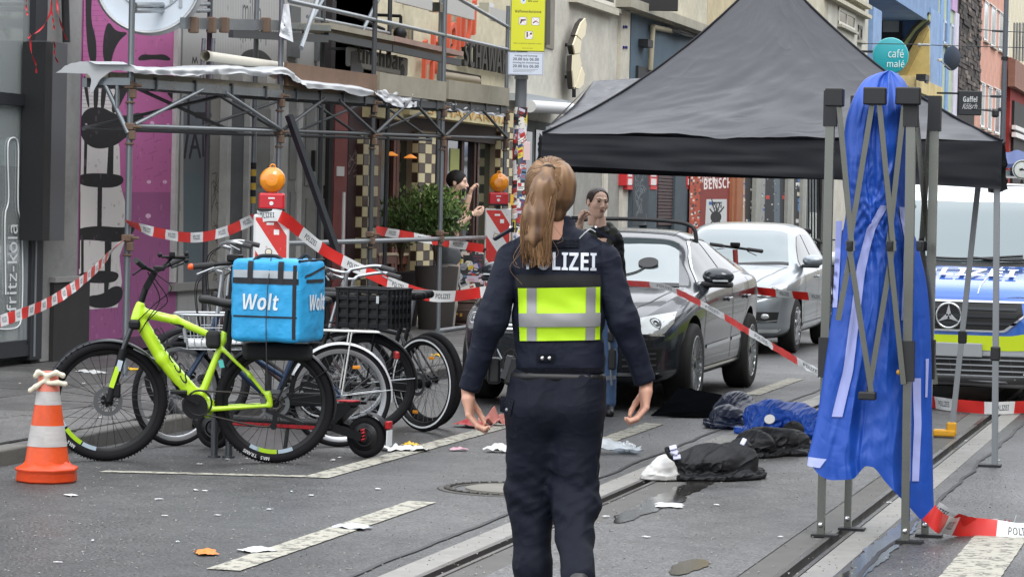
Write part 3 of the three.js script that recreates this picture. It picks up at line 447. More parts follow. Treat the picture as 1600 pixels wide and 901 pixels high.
{
  const t = house('cream_house', 'plain cream house behind the sign pole with a sculptural wall sign', 895);
  objW('wall', fb(803.5, -260, 986, 560, 0, -6), wall(0xcfccc0), t);
  objW('dark_strip', fb(853, -20, 868, 76, 0.02), wall(0x8d887c), t); objW('drain_pipe', cyl(F(856, -20, FX + 0.05), F(855, 70, FX + 0.05), 0.045), M(0x55534e, 0.6), t);
  win(t, 906, -60, 962, 6); objW('ledge', fb(902, 6, 968, 14, 0.14), wall(0xc9c5b4), t);
  objW('gutter', [cyl(F(828, 166, FX + 0.35), F(892, 170, FX + 0.35), 0.09, 0.09, 14)], M(0xc8cacb, 0.5), t); objW('awning_box', fb(822, 152, 893, 163, 0.3, 0), M(0x9da3a8, 0.5), t);
  objW('shopfront', [fb(806, 190, 880, 560, 0.03)], wall(0x6b6f6f), t); objW('shop_pane', [fb(812, 205, 832, 420, 0.05), fb(838, 205, 876, 420, 0.05)], GLASSD, t);
  objW('white_post', fb(886, 250, 897, 470, 0.08), wall(0xbfc1c0), t); [fb(945, 255, 951, 470, 0.07), fb(974, 255, 986, 470, 0.09)].forEach(g => objW('column', g, wall(0xd0ccc0), t)); objW('grey_panel', [fb(900, 255, 943, 470, 0.03), fb(952, 255, 973, 470, 0.03)], wall(0x9b9a94), t);
  objW('corner_strip', fb(972, 0, 986, 250, 0.06), wall(0xcfcabb), t); for (const y of [40, 72]) objW('bolt', [fb(975, y, 977, y + 4, 0.08), fb(979, y, 981, y + 4, 0.08)], M(0x666), t);
}
{ // sign of stacked angular plates
  const x = FX + 0.2, w = (a, b) => { const p = F(a, b, x); return p; }, t = thing('angular_wall_sign', 'tall sign of angular cream plates with black sides on the cream house', 'sign', w(903, 140));
  const mk = (pts, nm) => { const q = pts.map(p => w(p[0], p[1])), o = q[0]; const s = shp(q.map(p => [-(p.z - o.z), p.y - o.y])); const g = extr(s, 0.02).rotateY(Math.PI / 2).translate(x, o.y, o.z); objW(nm, g, M(0xe9dfc0, 0.5), t); const g2 = extr(s, 0.075).scale(1.05, 1.015, 1).rotateY(Math.PI / 2).translate(x - 0.078, o.y - 0.01, o.z + 0.02); objW('side', g2, M(0x2b2621, 0.6), t); };
  mk([[899, 54], [906, 36], [913, 28], [915, 38], [913, 54], [907, 62]], 'plate'); mk([[894, 70], [899, 56], [907, 64], [905, 82], [897, 84]], 'plate'); mk([[894, 86], [904, 84], [907, 100], [900, 124], [895, 136], [893, 110]], 'plate'); mk([[901, 126], [908, 104], [912, 116], [910, 132], [904, 138], [896, 138]], 'plate');
  objW('bracket', [cyl(V(FX, w(903, 70).y, w(903, 70).z), w(903, 70), 0.03), cyl(V(FX, w(903, 120).y, w(903, 120).z), w(903, 120), 0.03), cyl(w(897, 136), w(897, 152), 0.03)], DARKSTEEL, t);
}
// --- blue-grey shop and cream upper storey, then the dark shopfront
{
  const t = house('slate_blue_house', 'house with slate blue lower front, stone cornice and cream upper storey', 1045);
  objW('wall', fb(986.5, -260, 1112, 560, 0, -6), wall(0xcfc9b4), t);
  objW('blue_front', fb(987, 34, 1110, 262, 0.05), wall(0x4b6272, 0.7), t);
  objW('cornice', [fb(986.5, 20, 1112, 34, 0.3), fb(986.5, 34, 1112, 40, 0.16)], wall(0xa9a596), t);
  objW('drain_pipe', [cyl(F(1020, 42, FX + 0.12), F(1016, 110, FX + 0.12), 0.05), cyl(F(1020, 42, FX + 0.12), F(1050, 48, FX + 0.12), 0.05)], wall(0xb3ab93), t); objW('junction_box', [fb(1013, 62, 1021, 74, 0.22), fb(998, 105, 1018, 126, 0.1)], M(0x1d1f22, 0.6), t);
  const cab = []; for (let i = 0; i < 5; i++) cab.push(tube([F(1040, 42 + i, FX + 0.12), F(1065, 48 + rr(0, 6), FX + 0.2), F(1085, 54 + rr(0, 5), FX + 0.15), F(1106, 57 + rr(0, 5), FX + 0.1)], 0.018, 16, 4)); objW('cable', cab, M(0x222222, 0.7), t).userData.kind = 'stuff';
  objW('shopfront', fb(987, 262, 1078, 560, 0.08), wall(0x303b44, 0.7), t);
  [fb(989, 262, 1001, 560, 0.16), fb(1013, 262, 1028, 560, 0.16), fb(1056, 262, 1078, 560, 0.16)].forEach(g => objW('shop_column', g, wall(0x47545d, 0.7), t));
  for (let y = 264; y < 352; y += 5.2) objW('shutter_slat', fb(1029, y, 1055, y + 4.2, 0.12), M(0x4b3a3c, 0.6), t);
  const red = M(0xc52d31, 0.5);
  for (const [a, b] of [[980, 990], [1016, 1028], [1074, 1083]]) { const o = objW('sticker', [fb(a, 262, b, 290, 0.172), fb(a + 1, 288, b - 1, 296, 0.172)], red, t); objW('print', [fb(a + 2, 264, b - 2, 276, 0.178), fb(a + 2, 279, b - 2, 289, 0.178)], M(0xe2d9d9, 0.6), o); }
  const [g, tx] = mural(990, 262, 1015, 352, 0.165, 128, 256, (c, q, W, H) => { c.fillStyle = '#2c363e'; c.fillRect(0, 0, W, H); scrawl(c, q, 993, 265, 1010, 350, 12, 2, '#7c868c', 0.2); });
  objW('scratched_panel', g, M(0xffffff, 0.6, 0, { map: tx }), t);
}
{ const p = P(1026, 5, 49.5), t = thing('black_square_sign', 'blank black square sign sticking out high on the cream house corner', 'sign', p, YAW); obj('board', rb(0.74, 0.5, 0.06, 0.01, 0, 0.12, 0), M(0x1b1b1d, 0.5), t); obj('bracket', bx(0.4, 0.04, 0.04, -0.45, -0.08, 0), DARKSTEEL, t); }
{
  const t = house('orange_red_shopfront', 'graffiti covered orange red shopfront glimpsed under the black tent', 1115);
  objW('wall', fb(1112.5, -260, 1196, 560, 0, -6), wall(0xcdbf9c), t);
  const [g, tx] = mural(1079, 258, 1197, 470, 0.2, 1024, 700, (c, q, W, H) => {
    c.fillStyle = '#7f2d25'; c.fillRect(0, 0, W, H); poly(c, q, [[1078, 255], [1094, 255], [1093, 470], [1078, 470]], '#a8492f'); poly(c, q, [[1146, 255], [1152, 255], [1152, 470], [1146, 470]], '#c65c33'); poly(c, q, [[1152, 255], [1164, 255], [1164, 470], [1152, 470]], '#a9a595'); poly(c, q, [[1165, 255], [1182, 255], [1182, 470], [1165, 470]], '#1b1b1d'); poly(c, q, [[1183, 255], [1197, 255], [1197, 470], [1183, 470]], '#8f9190');
    strokeC(c, q, [[1098, 284], [1099, 272], [1103, 280], [1106, 271], [1107, 283]], 8, '#e6dedb'); strokeC(c, q, [[1110, 272], [1110, 283]], 8, '#e6dedb'); strokeC(c, q, [[1114, 270], [1114, 284], [1120, 270], [1115, 277], [1121, 284]], 8, '#e6dedb');
    c.fillStyle = '#e6dedb'; c.save(); const [ax, ay] = q(1099, 296), [bx_, by_] = q(1144, 290); c.font = 'bold 84px sans-serif'; c.translate(ax, ay); c.rotate(-0.06); c.scale((bx_ - ax) / c.measureText('BENSCH').width, 1); c.fillText('BENSCH', 0, 0); c.restore();
    poly(c, q, [[1104, 311], [1136, 311], [1136, 352], [1102, 352]], '#c3c6c6'); poly(c, q, [[1108, 315], [1115, 315], [1115, 320], [1108, 320]], '#2f5ea0');
    const [sx, sy] = q(1119, 339); c.fillStyle = '#17181a'; for (let i = 0; i < 12; i++) { const a = i / 12 * 6.283; c.save(); c.translate(sx, sy); c.rotate(a); c.fillRect(0, -6, 70 + 26 * (i % 3), 11); c.restore(); } c.beginPath(); c.ellipse(sx, sy, 70, 34, 0, 0, 7); c.fill(); scrawl(c, q, 1113, 316, 1128, 330, 8, 4, '#17181a', 0.6);
    for (let i = 0; i < 130; i++) { const x = rr(1078, 1094), y = rr(258, 460), s = rnd(); poly(c, q, [[x, y], [x + 3, y], [x + 3, y + 3], [x, y + 3]], ['#d8d3cc', '#b7b9b8', '#8c2a25', '#303030', '#d06a44'][Math.floor(s * 5)]); }
    for (let i = 0; i < 160; i++) { const x = rr(1146, 1197), y = rr(258, 460), s = rnd(); poly(c, q, [[x, y], [x + rr(1, 4), y], [x + 3, y + rr(2, 4)], [x, y + 3]], ['#c9c7be', '#3a5f90', '#777', '#222', '#7f8d5d', '#9b9b97'][Math.floor(s * 6)]); }
  });
  objW('painted_front', g, M(0xffffff, 0.7, 0, { map: tx }), t); objW('frame_post', [fb(1146, 255, 1152, 470, 0.26), fb(1153, 258, 1163, 470, 0.3, 0.21)], wall(0xa56a4a), t);
}
{
  const t = house('dark_sticker_shopfront', 'dark shopfront with sticker covered posts and barred gate', 1245);
  objW('wall', fb(1196.5, -260, 1300, 560, 0, -6), wall(0xcfc9b3), t);
  const [g, tx] = mural(1197, 258, 1262, 480, 0.06, 512, 700, (c, q, W, H) => {
    c.fillStyle = '#22262a'; c.fillRect(0, 0, W, H); poly(c, q, [[1210, 255], [1219, 255], [1219, 480], [1210, 480]], '#59666d'); poly(c, q, [[1233, 255], [1241, 255], [1240, 480], [1232, 480]], '#a09f98'); poly(c, q, [[1256, 255], [1262, 255], [1262, 480], [1254, 480]], '#b5b2a5');
    for (const [x, y, col] of [[1200, 308, '#b4342f'], [1226, 308, '#b4342f'], [1250, 313, '#4a7fb5'], [1250, 321, '#4a7fb5'], [1250, 327, '#4a7fb5'], [1249, 303, '#c9c3b3'], [1247, 288, '#d5d5d2'], [1247, 345, '#c3c3bf'], [1250, 281, '#5878ad']]) poly(c, q, [[x - 3, y - 3], [x + 3, y - 3], [x + 3, y + 3], [x - 3, y + 3]], col);
    for (let i = 0; i < 120; i++) { const x = rr(1197, 1262), y = rr(262, 470); poly(c, q, [[x, y], [x + rr(1, 3), y], [x + 2, y + rr(1, 3)], [x, y + 2]], ['#8d9396', '#39424a', '#c3c1b8', '#53606b'][Math.floor(rnd() * 4)]); }
  });
  objW('sticker_front', g, M(0xffffff, 0.7, 0, { map: tx }), t);
  [fb(1183, 256, 1192, 480, 0.3, 0.21), fb(1233, 256, 1240, 480, 0.14), fb(1256, 256, 1261, 480, 0.14)].forEach(g => objW('post', g, wall(0x9fa09a), t));
  const gate = objW('gate_frame', [fb(1263, 258, 1300, 262, 0.1), fb(1263, 372, 1300, 376, 0.1), fb(1263, 478, 1300, 484, 0.1), fb(1286, 258, 1289, 484, 0.12)], DARKSTEEL, t);
  for (let x = 1264; x < 1300; x += 4.6) objW('gate_bar', cyl(F(x, 258, FX + 0.09), F(x, 484, FX + 0.09), 0.02, 0.02, 6), M(0x1e1f21, 0.5), gate);
  objW('gate_back', fb(1262, 258, 1300, 560, 0.02), wall(0x6d7478), t); objW('pale_box', fb(1266, 332, 1286, 372, 0.04), M(0xb9c1bd, 0.6), t);
}
// --- far houses above the tent, each with its own windows
{
  const t = house('pale_house_with_small_windows', 'pale cream house above the tent slope left of the blue house', 1330);
  objW('wall', fb(1300.5, -260, 1365, 560, 0, -6), wall(0xcfccbf), t); objW('cornice', [fb(1300.5, 8, 1364, 14, 0.2), fb(1300.5, -8, 1364, -2, 0.2)], wall(0xc6c1ae), t);
  win(t, 1310, 17, 1336, 44); win(t, 1341, 40, 1347, 64, 0x55534e, GLASSD, false);
}
{
  const t = house('blue_house', 'pale blue house with an open recessed corner and yellow sloping wall', 1420);
  const bl = wall(0x7d9cc4, 0.8), bl2 = wall(0x8aa8d0, 0.8), ye = wall(0xcdb877, 0.8);
  objW('wall', [fb(1365.5, -260, 1474, 16, 0, -6), fb(1365.5, 16, 1474, 560, -1.6, -6)], bl, t);
  [fb(1365.5, 14, 1379, 260, 0.02, -1.6), fb(1455, 18, 1474, 260, 0.04, -1.6)].forEach(g => objW('column', g, bl2, t));
  objW('lower_front', fb(1379, 120, 1455, 560, -0.9, -1.6), bl2, t);
  // the end wall of the recess faces down the street, with its window, yellow slope and strut
  const zw = F(1455, 18, FX + 0.04).z + 0.05, W2 = (px, py, o = 0) => { const d = dirOf(px, py); return CP.clone().addScaledVector(d, (zw + o) / d.z); }, plate = (nm, pts, th, m, o = 0) => { const q = pts.map(p => W2(p[0], p[1], o)); return objW(nm, extr(q.map(p => [p.x, p.y]), th).translate(0, 0, zw + o), m, t); };
  const wf = plate('window_frame', [[1379, 18], [1411, 18], [1410, 64], [1379, 64]], 0.1, M(0x26272b, 0.5)); objW('pane', extr([[1380, 23], [1406, 24], [1405, 50], [1380, 50]].map(p => W2(...p, 0.1)).map(p => [p.x, p.y]), 0.02).translate(0, 0, zw + 0.1), M(0xa9aeae, 0.4), wf);
  plate('sloping_wall', [[1412, 132], [1454, 46], [1454, 132]], 0.25, ye); plate('sloping_edge', [[1404, 118], [1449, 34], [1454, 46], [1412, 132]], 0.4, wall(0xb5a063, 0.8)); plate('strut', [[1411, 70], [1420, 78], [1434, 52], [1455, 34], [1455, 22], [1430, 44]], 0.5, M(0x9aa06c, 0.6), 0.1); plate('strut_edge', [[1410, 69], [1430, 42], [1455, 20], [1455, 24], [1432, 46], [1413, 72]], 0.55, M(0x23251f, 0.6), 0.1); plate('strut_edge', [[1418, 77], [1434, 51], [1455, 32], [1455, 36], [1437, 54], [1421, 79]], 0.55, M(0x23251f, 0.6), 0.1);
  objW('ledge', fb(1430, 128, 1474, 150, 0.1, -0.8), wall(0xd8c48b), t);
  objW('floodlight', [fb(1447, 117, 1453, 126, 0.5, 0.2), fb(1448, 122, 1452, 130, 0.36, 0.3)], M(0x1b1b1c, 0.5), t);
}
{
  const t = house('striped_house', 'narrow house painted in blue, green and lilac stripes', 1487);
  objW('wall', fb(1474.5, -260, 1500, 560, 0, -6), wall(0xb4c4aa), t);
  objW('stripe', [fb(1474.5, -100, 1479, 200, 0.05), fb(1485, -100, 1489, 200, 0.05)], wall(0x87a8d4), t); objW('lilac_stripe', [fb(1492, -100, 1500, 20, 0.06)], wall(0xc4a3cd), t); objW('white_stripe', [fb(1494, 20, 1500, 190, 0.06)], wall(0xd4d0e0), t);
  for (const [a, b, c, d] of [[1475, 32, 1480, 70], [1486, 38, 1491, 76]]) win(t, a, b, c, d, 0xb9c7d8, M(0x4d6077, 0.2), false);
}
{
  const t = house('dark_stone_house', 'house front clad in rough dark stone courses', 1517);
  objW('wall', fb(1500.5, -260, 1535, 560, 0, -6), wall(0x2c2724), t);
  const r = fr(1501, -60, 1535, 160, FX), ms = [0x3a332f, 0x2a2523, 0x514944, 0x746a62].map(c => M(c, 0.9)), gs = [0, 1, 2, 3].map(() => []);
  for (let y = r.y0; y < r.y1; y += 0.16) for (let z = r.z0; z > r.z1;) { const l = rr(0.5, 1.6); gs[Math.floor(rnd() * 3.4)].push(span(FX, FX + rr(0.03, 0.10), y, y + 0.145, z, Math.max(r.z1, z - l + 0.04))); z -= l; }
  gs.forEach((g, i) => { if (g.length) objW('stone', g, ms[i], t).userData.kind = 'stuff'; });
}
{
  const t = house('salmon_house', 'salmon pink house with rows of tall white framed windows', 1560);
  objW('wall', fb(1535.5, -260, 1580, 560, 0, -6), wall(0xcf9a86, 0.85), t);
  for (const [a, b, c, d] of [[1539, 2, 1545.5, 66], [1550, 10, 1557.5, 75], [1562, 20, 1570, 82], [1534, 130, 1540, 200], [1545, 135, 1551, 205], [1556, 140, 1564, 210], [1572, 28, 1577, 90]]) { const w = win(t, a, b, c, d, 0xdfe3e4, M(0x8e99a0, 0.15), false); objW('reveal', fb(a - 1, b - 2, c + 1, b, 0.06), wall(0xdcd8d2), w); }
}
{
  const t = house('pale_far_house', 'pale far house with dark slit windows and a red ground floor at the right edge', 1592);
  objW('wall', fb(1580.5, -260, 1640, 560, 0, -6), wall(0xd6ceb4), t); objW('red_front', [fb(1580.5, 112, 1640, 400, 0.3)], wall(0x8e2f2a), t); objW('brown_band', fb(1587, 112, 1640, 152, 0.6, 0.3), wall(0x8a6455), t);
  for (const x of [1586, 1590.5, 1595, 1600]) objW('window', fb(x, 36, x + 2.2, 96, 0.04), M(0x3a3c3d, 0.3), t);
  objW('dark_opening', fb(1586, 172, 1640, 300, 0.42), M(0x1a1516, 0.7), t); objW('sign_board', [fb(1588, 207, 1640, 213, 0.6, 0.42), fb(1588, 217, 1640, 224, 0.6, 0.42)], M(0xd0cfcc, 0.6), t);
}
{ // the other side of the street, out of the picture: it keeps the sky off the flanks of the cars
  const cs = [0xb5a98f, 0x9a8f86, 0xb9b3a6, 0x8e8077, 0xa8a79f, 0xb09a84]; let z = 18;
  for (let i = 0; i < 7; i++) { const w = 16 + (i * 5) % 7, h = 12 + (i * 3) % 5, t = thing('house', ['beige', 'taupe', 'pale grey', 'brown', 'grey', 'tan', 'sand coloured'][i] + ' house across the street, outside the picture', 'building', V(12, 0, z - w / 2)); obj('wall', bx(8, h, w, 4, h / 2, 0), wall(cs[i % 6]), t); const g = []; for (let a = 0; a < 5; a++) for (let b = 0; b < 3; b++) g.push(bx(0.1, 1.8, 1.2, -0.02, 4.6 + b * 3, -w / 2 + (a + 0.5) * w / 5)); g.push(bx(0.1, 2.6, w * 0.8, -0.02, 1.5, 0)); const m = obj('window', g, GLASSD, t); m.userData.kind = 'stuff'; z -= w; }
}
{ // closing the end of the street
  const t = thing('end_of_street_house', 'pale houses closing the far end of the street', 'building', V(8, 0, -225));
  obj('wall', bx(44, 17, 8, 0, 8.5, 0), wall(0xc9c4b6), t); const g = []; for (let i = 0; i < 12; i++) for (let j = 0; j < 5; j++) g.push(bx(1.3, 1.9, 0.1, -20 + i * 3.6, 2.4 + j * 3.1, 4.02)); obj('window', g, M(0x474c50, 0.2), t);
}

// ================================================================ scaffold on the pavement
const SX = -8.9, SI = -9.85;
{
  const zOf = (px, py, x) => F(px, py, x).z;
  const t = thing('scaffold', 'grey tube scaffold with plank decks in front of the bar and restaurant', 'scaffold', V(SX, 0.1, -29));
  const galv = M(0x8b9297, 0.42, 0.6, { roughnessMap: rough1, map: grime }), dark = M(0x4a4d50, 0.55, 0.4), rust = M(0x6d5a4c, 0.8, 0.2), board = M(0x8b7d68, 0.85, 0, { map: grime }), board2 = M(0x7b6250, 0.85, 0, { map: grime }), board3 = M(0x9a9484, 0.85, 0, { map: grime });
  const zs = [[203, 150], [437, 150], [581, 250], [690, 250], [791, 150]].map(p => zOf(p[0], p[1], SX));
  const dy = z => lerp(F(203, 118, SX).y, F(793, 165, SX).y, (z - zs[0]) / (zs[4] - zs[0]));
  const tops = [F(214, -40, SX).y, F(440, -40, SX).y, F(600, -40, SX).y, F(697, -40, SX).y, F(797, 10, SX).y];
  const R = 0.0265;
  zs.forEach((z, i) => {
    const p = objW('pole', cyl(V(SX, 0.13, z), V(SX, tops[i], z), R, R, 12), i === 2 ? dark : galv, t);
    objW('base_plate', [bx(0.16, 0.012, 0.16, SX, 0.107, z), cyl(V(SX, 0.1, z), V(SX, 0.26, z), 0.02)], galv, p);
    for (const y of [dy(z) - 0.08, dy(z) - 0.42, 1.25]) objW('coupler', [rb(0.075, 0.06, 0.11, 0.012, SX, y, z), cyl(V(SX + 0.03, y, z), V(SX + 0.1, y, z), 0.012), rb(0.05, 0.075, 0.06, 0.01, SX + 0.03, y - 0.07, z + 0.02), new THREE.TorusGeometry(0.032, 0.01, 6, 14).rotateX(Math.PI / 2).translate(SX, y - 0.14, z)], rust, p);
  });
  const zi = [[325, 150], [398, 150], [500, 250], [603, 300], [688, 40]].map(p => zOf(p[0], p[1], SI));
  zi.forEach((z, i) => objW('pole', cyl(V(SI, 0.11, z), V(SI, i < 4 ? 4.6 : 4.6, z), R, R, 10), i === 1 || i === 4 ? galv : dark, t));
  for (const z of zs.slice(0, 5)) { const xe = z === zs[0] ? SX - 0.34 : SX - 0.7; objW('cross_tube', cyl(V(SX, dy(z) - 0.06, z), V(xe, dy(z) - 0.06, z), 0.024), galv, t); if (z !== zs[0]) objW('lower_cross_tube', cyl(V(SX, dy(z) - 0.4, z), V(xe, dy(z) - 0.4, z), 0.02), dark, t); }
  // warning bands
  { const z = zi[1] + 0.02; for (let k = 0; k < 6; k++) { objW('warning_band', cyl(V(SI, 1.55 + k * 0.07, z - 0.02), V(SI, 1.615 + k * 0.07, z - 0.02), R + 0.003, R + 0.003, 12), k % 2 ? BLACK : M(0xc9a63a, 0.6), t); } const z2 = zs[4]; for (let k = 0; k < 8; k++) objW('warning_band', cyl(V(SX, 0.72 + k * 0.085, z2), V(SX, 0.8 + k * 0.085, z2), R + 0.003, R + 0.003, 12), k % 2 ? BLACK : M(0xc9a63a, 0.6), t); }
  // decks: three planks a bay, with steel edge frames
  const z0 = zs[0] + 0.06;
  const ends = [z0, ...zs];
  for (let b = 0; b < 5; b++) {
    const a = ends[b] + (b ? -0.03 : 0), e = ends[b + 1] + 0.03;
    if (!b) continue; for (let k = 0; k < 2; k++) { const w = b === 1 ? 0.2 : 0.31, x = SX + 0.02 - w / 2 - 0.01 - k * (w + 0.02); objW('deck_plank', bar(V(x, dy(a) + rr(-0.006, 0.006), a), V(x, dy(e) + rr(-0.006, 0.006), e), w, 0.05), b < 2 ? board3 : board, t); }
    for (const x of [SX + 0.01, SX - (b === 1 ? 0.42 : 0.64)]) objW('deck_frame', bar(V(x, dy(a) - 0.06, a), V(x, dy(e) - 0.06, e), 0.04, 0.075), b < 2 ? galv : dark, t);
    for (let k = 0; k < 4; k++) { const z = lerp(a, e, (k + 0.5) / 4); objW('frame_claw', bx(0.055, 0.11, 0.03, SX + 0.015, dy(z) - 0.055, z), dark, t); }
    if (b > 0) {
      objW('ledger', cyl(V(SX, dy(a) - 0.41, a), V(SX, dy(e) - 0.41, e), 0.018), b === 1 ? galv : dark, t); const xi = b === 1 ? SX - 0.42 : SI; objW('inner_ledger', cyl(V(xi, dy(a) - 0.44, a), V(xi, dy(e) - 0.44, e), 0.018), dark, t);
      const m = (a + e) / 2; objW('diagonal_brace', cyl(V(SX + 0.03, dy(a) - 0.4, a), V(SX + 0.03, dy(m) - 0.08, lerp(a, e, 0.42)), 0.017), b === 1 ? galv : dark, t); objW('diagonal_brace', cyl(V(SX + 0.03, dy(e) - 0.4, e), V(SX + 0.03, dy(m) - 0.08, lerp(a, e, 0.58)), 0.017), b === 1 ? galv : dark, t);
      objW('inner_diagonal', cyl(V(xi, dy(a) - 0.44, a), V(xi, dy(e) - 0.05, e), 0.016), dark, t); objW('inner_diagonal', cyl(V(xi, dy(e) - 0.44, e), V(xi, dy(a) - 0.05, lerp(a, e, 0.3)), 0.016), dark, t);
    }
    if (b > 1) objW('toe_board', bar(V(SX + 0.035, dy(a) + 0.13, a - 0.02), V(SX + 0.035, dy(e) + 0.1, e + 0.02), 0.035, 0.22), b === 2 ? board2 : board3, t);
  }
  // bracket at the near end
  { const z = zs[0] + 0.04, y = dy(z) - 0.05; objW('end_bracket', [bar(V(SX + 0.02, y, z), V(SX - 0.26, y, z), 0.045, 0.06), cyl(V(SX - 0.22, y, z), V(SX, y - 0.42, z), 0.02), cyl(V(SX - 0.1, y, z), V(SX - 0.1, y - 0.22, z), 0.02)], galv, t); }
  // guard rails
  const rail = (p, q, r = 0.0235, m = galv, nm = 'guard_rail') => objW(nm, cyl(p, q, r, r, 10), m, t);
  rail(F(452, 1, SX), F(797, 78, SX)); rail(F(697, -14, SX), F(797, 44, SX)); rail(F(448, 380, SX), F(757, 371, SX), 0.026);
  rail(F(210, 8, SX), F(325, 6, SI)); rail(F(210, 16, SX), F(325, 16, SI)); rail(F(480, 26, SI), F(610, 52, SI), 0.02); rail(F(470, 60, SI), F(520, -30, SI), 0.024); rail(F(555, 70, SI), F(600, -20, SI), 0.024);
  rail(F(470, 75, SX + 0.05), F(505, -30, SX - 0.4), 0.024);
  objW('leaning_beam', bar(F(451, 180, SX + 0.06), F(527, 396, SX + 0.4), 0.07, 0.05), M(0x3f4347, 0.5, 0.3), t);
  // upper inner platform
  for (const [a, b, m] of [[[330, 34], [482, 44], galv], [[482, 40], [583, 60], board3], [[585, 60], [694, 84], M(0xa58a80, 0.85, 0, { map: grime })]]) { const p = F(a[0], a[1], SI + 0.15), q = F(b[0], b[1], SI + 0.15); objW('upper_plank', [bar(p, q, 0.5, 0.06)], m, t); objW('upper_frame', bar(p.clone().add(V(0.2, -0.11, 0)), q.clone().add(V(0.2, -0.11, 0)), 0.05, 0.08), dark, t); }
  objW('upper_ledger', [bar(F(285, 36, SX - 0.1), F(448, 40, SX - 0.1), 0.05, 0.10)], galv, t); for (const x of [302, 330, 350, 415, 448]) objW('coupler', rb(0.08, 0.14, 0.07, 0.01, ...F(x, 39, SX - 0.06).toArray()), rust, t);
  objW('foot_tube', cyl(F(683, 512, SX).setY(0.135), F(737, 503, SX).setY(0.135), 0.026), galv, t);
  const ladder = objW('ladder', [cyl(F(313, 150, SI + 0.3), F(318, 60, SI + 0.3), 0.02), cyl(F(328, 150, SI + 0.3), F(333, 60, SI + 0.3), 0.02)], galv, t);
}
// things lying on or hanging from the scaffold
{
  const t = thing('plastic_sheet', 'crumpled white plastic sheet hanging over the scaffold deck edge', 'sheet', F(300, 110, SX));
  const top = [[132, 116, .14], [150, 104, .16], [180, 98, .1], [205, 104, .06], [240, 106, .06], [290, 108, .06], [318, 106, .06], [350, 104, .07], [400, 108, .06], [440, 107, .06], [456, 118, .06], [478, 128, .06], [530, 133, .06], [575, 140, .06]], zp = F(203, 150, SX).z + 0.12, cu = curve(top.map(p => { if (p[0] > 200) return F(p[0], p[1], SX + p[2]); const d = dirOf(p[0], p[1]); return CP.clone().addScaledVector(d, zp / d.z); }));
  const hang = u => 0.055 + 0.05 * Math.max(0, noise(u * 14, 2, 1)) + (u < 0.12 ? 0.1 * (1 - u / 0.12) : 0);
  objW('sheet', grid(160, 8, (u, v) => { const p = cu.getPoint(u); const w = noise(u * 40, v * 2, 5) * 0.02 + noise(u * 13, v * 2, 1) * 0.025; return v < 0.4 ? p.add(V(-0.3 * (0.4 - v) / 0.4 + 0.04, 0.01 + w * 0.5, 0)) : p.add(V(0.05 + w, -(v - 0.4) / 0.6 * hang(u) + w * 0.6, 0)); }), M(0xb4b8bc, 0.35), t);
  objW('sheet_flap', grid(50, 8, (u, v) => { const p = F(586, 140, SX + 0.06).lerp(F(672, 147, SX + 0.02), u); p.y -= v * (0.05 + 0.12 * Math.sin(u * 3.1)) + 0.02 * noise(u * 9, v * 3, 7); p.x += 0.03 * noise(u * 12, v * 3, 3); return p; }), M(0xcfd1d6, 0.4), t);
  objW('sheet_flap', grid(50, 8, (u, v) => { const p = F(698, 160, SX + 0.02).lerp(F(795, 172, SX + 0.02), u); p.y -= v * 0.09 + 0.02 * noise(u * 9, v * 3, 17); p.x += 0.03 * noise(u * 12, v * 3, 13); return p; }), M(0xcfd1d6, 0.4), t);
  const p = thing('loose_tube', 'pale loose tube lying on the scaffold deck', 'tube', F(380, 96, SX - 0.2)); const a = F(320, 87, SX - 0.15), b = F(445, 105, SX - 0.15); objW('tube', new THREE.TubeGeometry(new THREE.LineCurve3(a, b), 2, 0.045, 14), M(0xc9c5b8, 0.5), p); objW('end_collar', cyl(a.clone().lerp(b, 0.0), a.clone().lerp(b, 0.03), 0.05, 0.05, 14, true), M(0xb3aea0, 0.5), p);
  const s = thing('paper_notice', 'white printed paper notice wrapped round a scaffold pole', 'notice', F(447, 30, SX + 0.06)); const tx = ctex(128, 256, (c, w, h) => { c.fillStyle = '#dfe2e8'; c.fillRect(0, 0, w, h); c.fillStyle = '#55606a'; c.beginPath(); c.arc(40, 160, 8, 0, 7); c.fill(); for (let i = 0; i < 6; i++) c.fillRect(24, 182 + i * 8, 50 + 30 * hash2(i, 1, 1), 3); });
  objW('paper', flip(grid(10, 16, (u, v) => { const l = lerp(443, 436, v), r = lerp(451, 458, v); const p = F(lerp(l, r, u), lerp(6, 56 + u * 10, v), SX + 0.05 + 0.04 * Math.sin(u * 3.1) + 0.015 * noise(u * 3, v * 5, 1)); p.u = u; p.w = 1 - v; return p; })), M(0xffffff, 0.6, 0, { map: tx }), s);
}
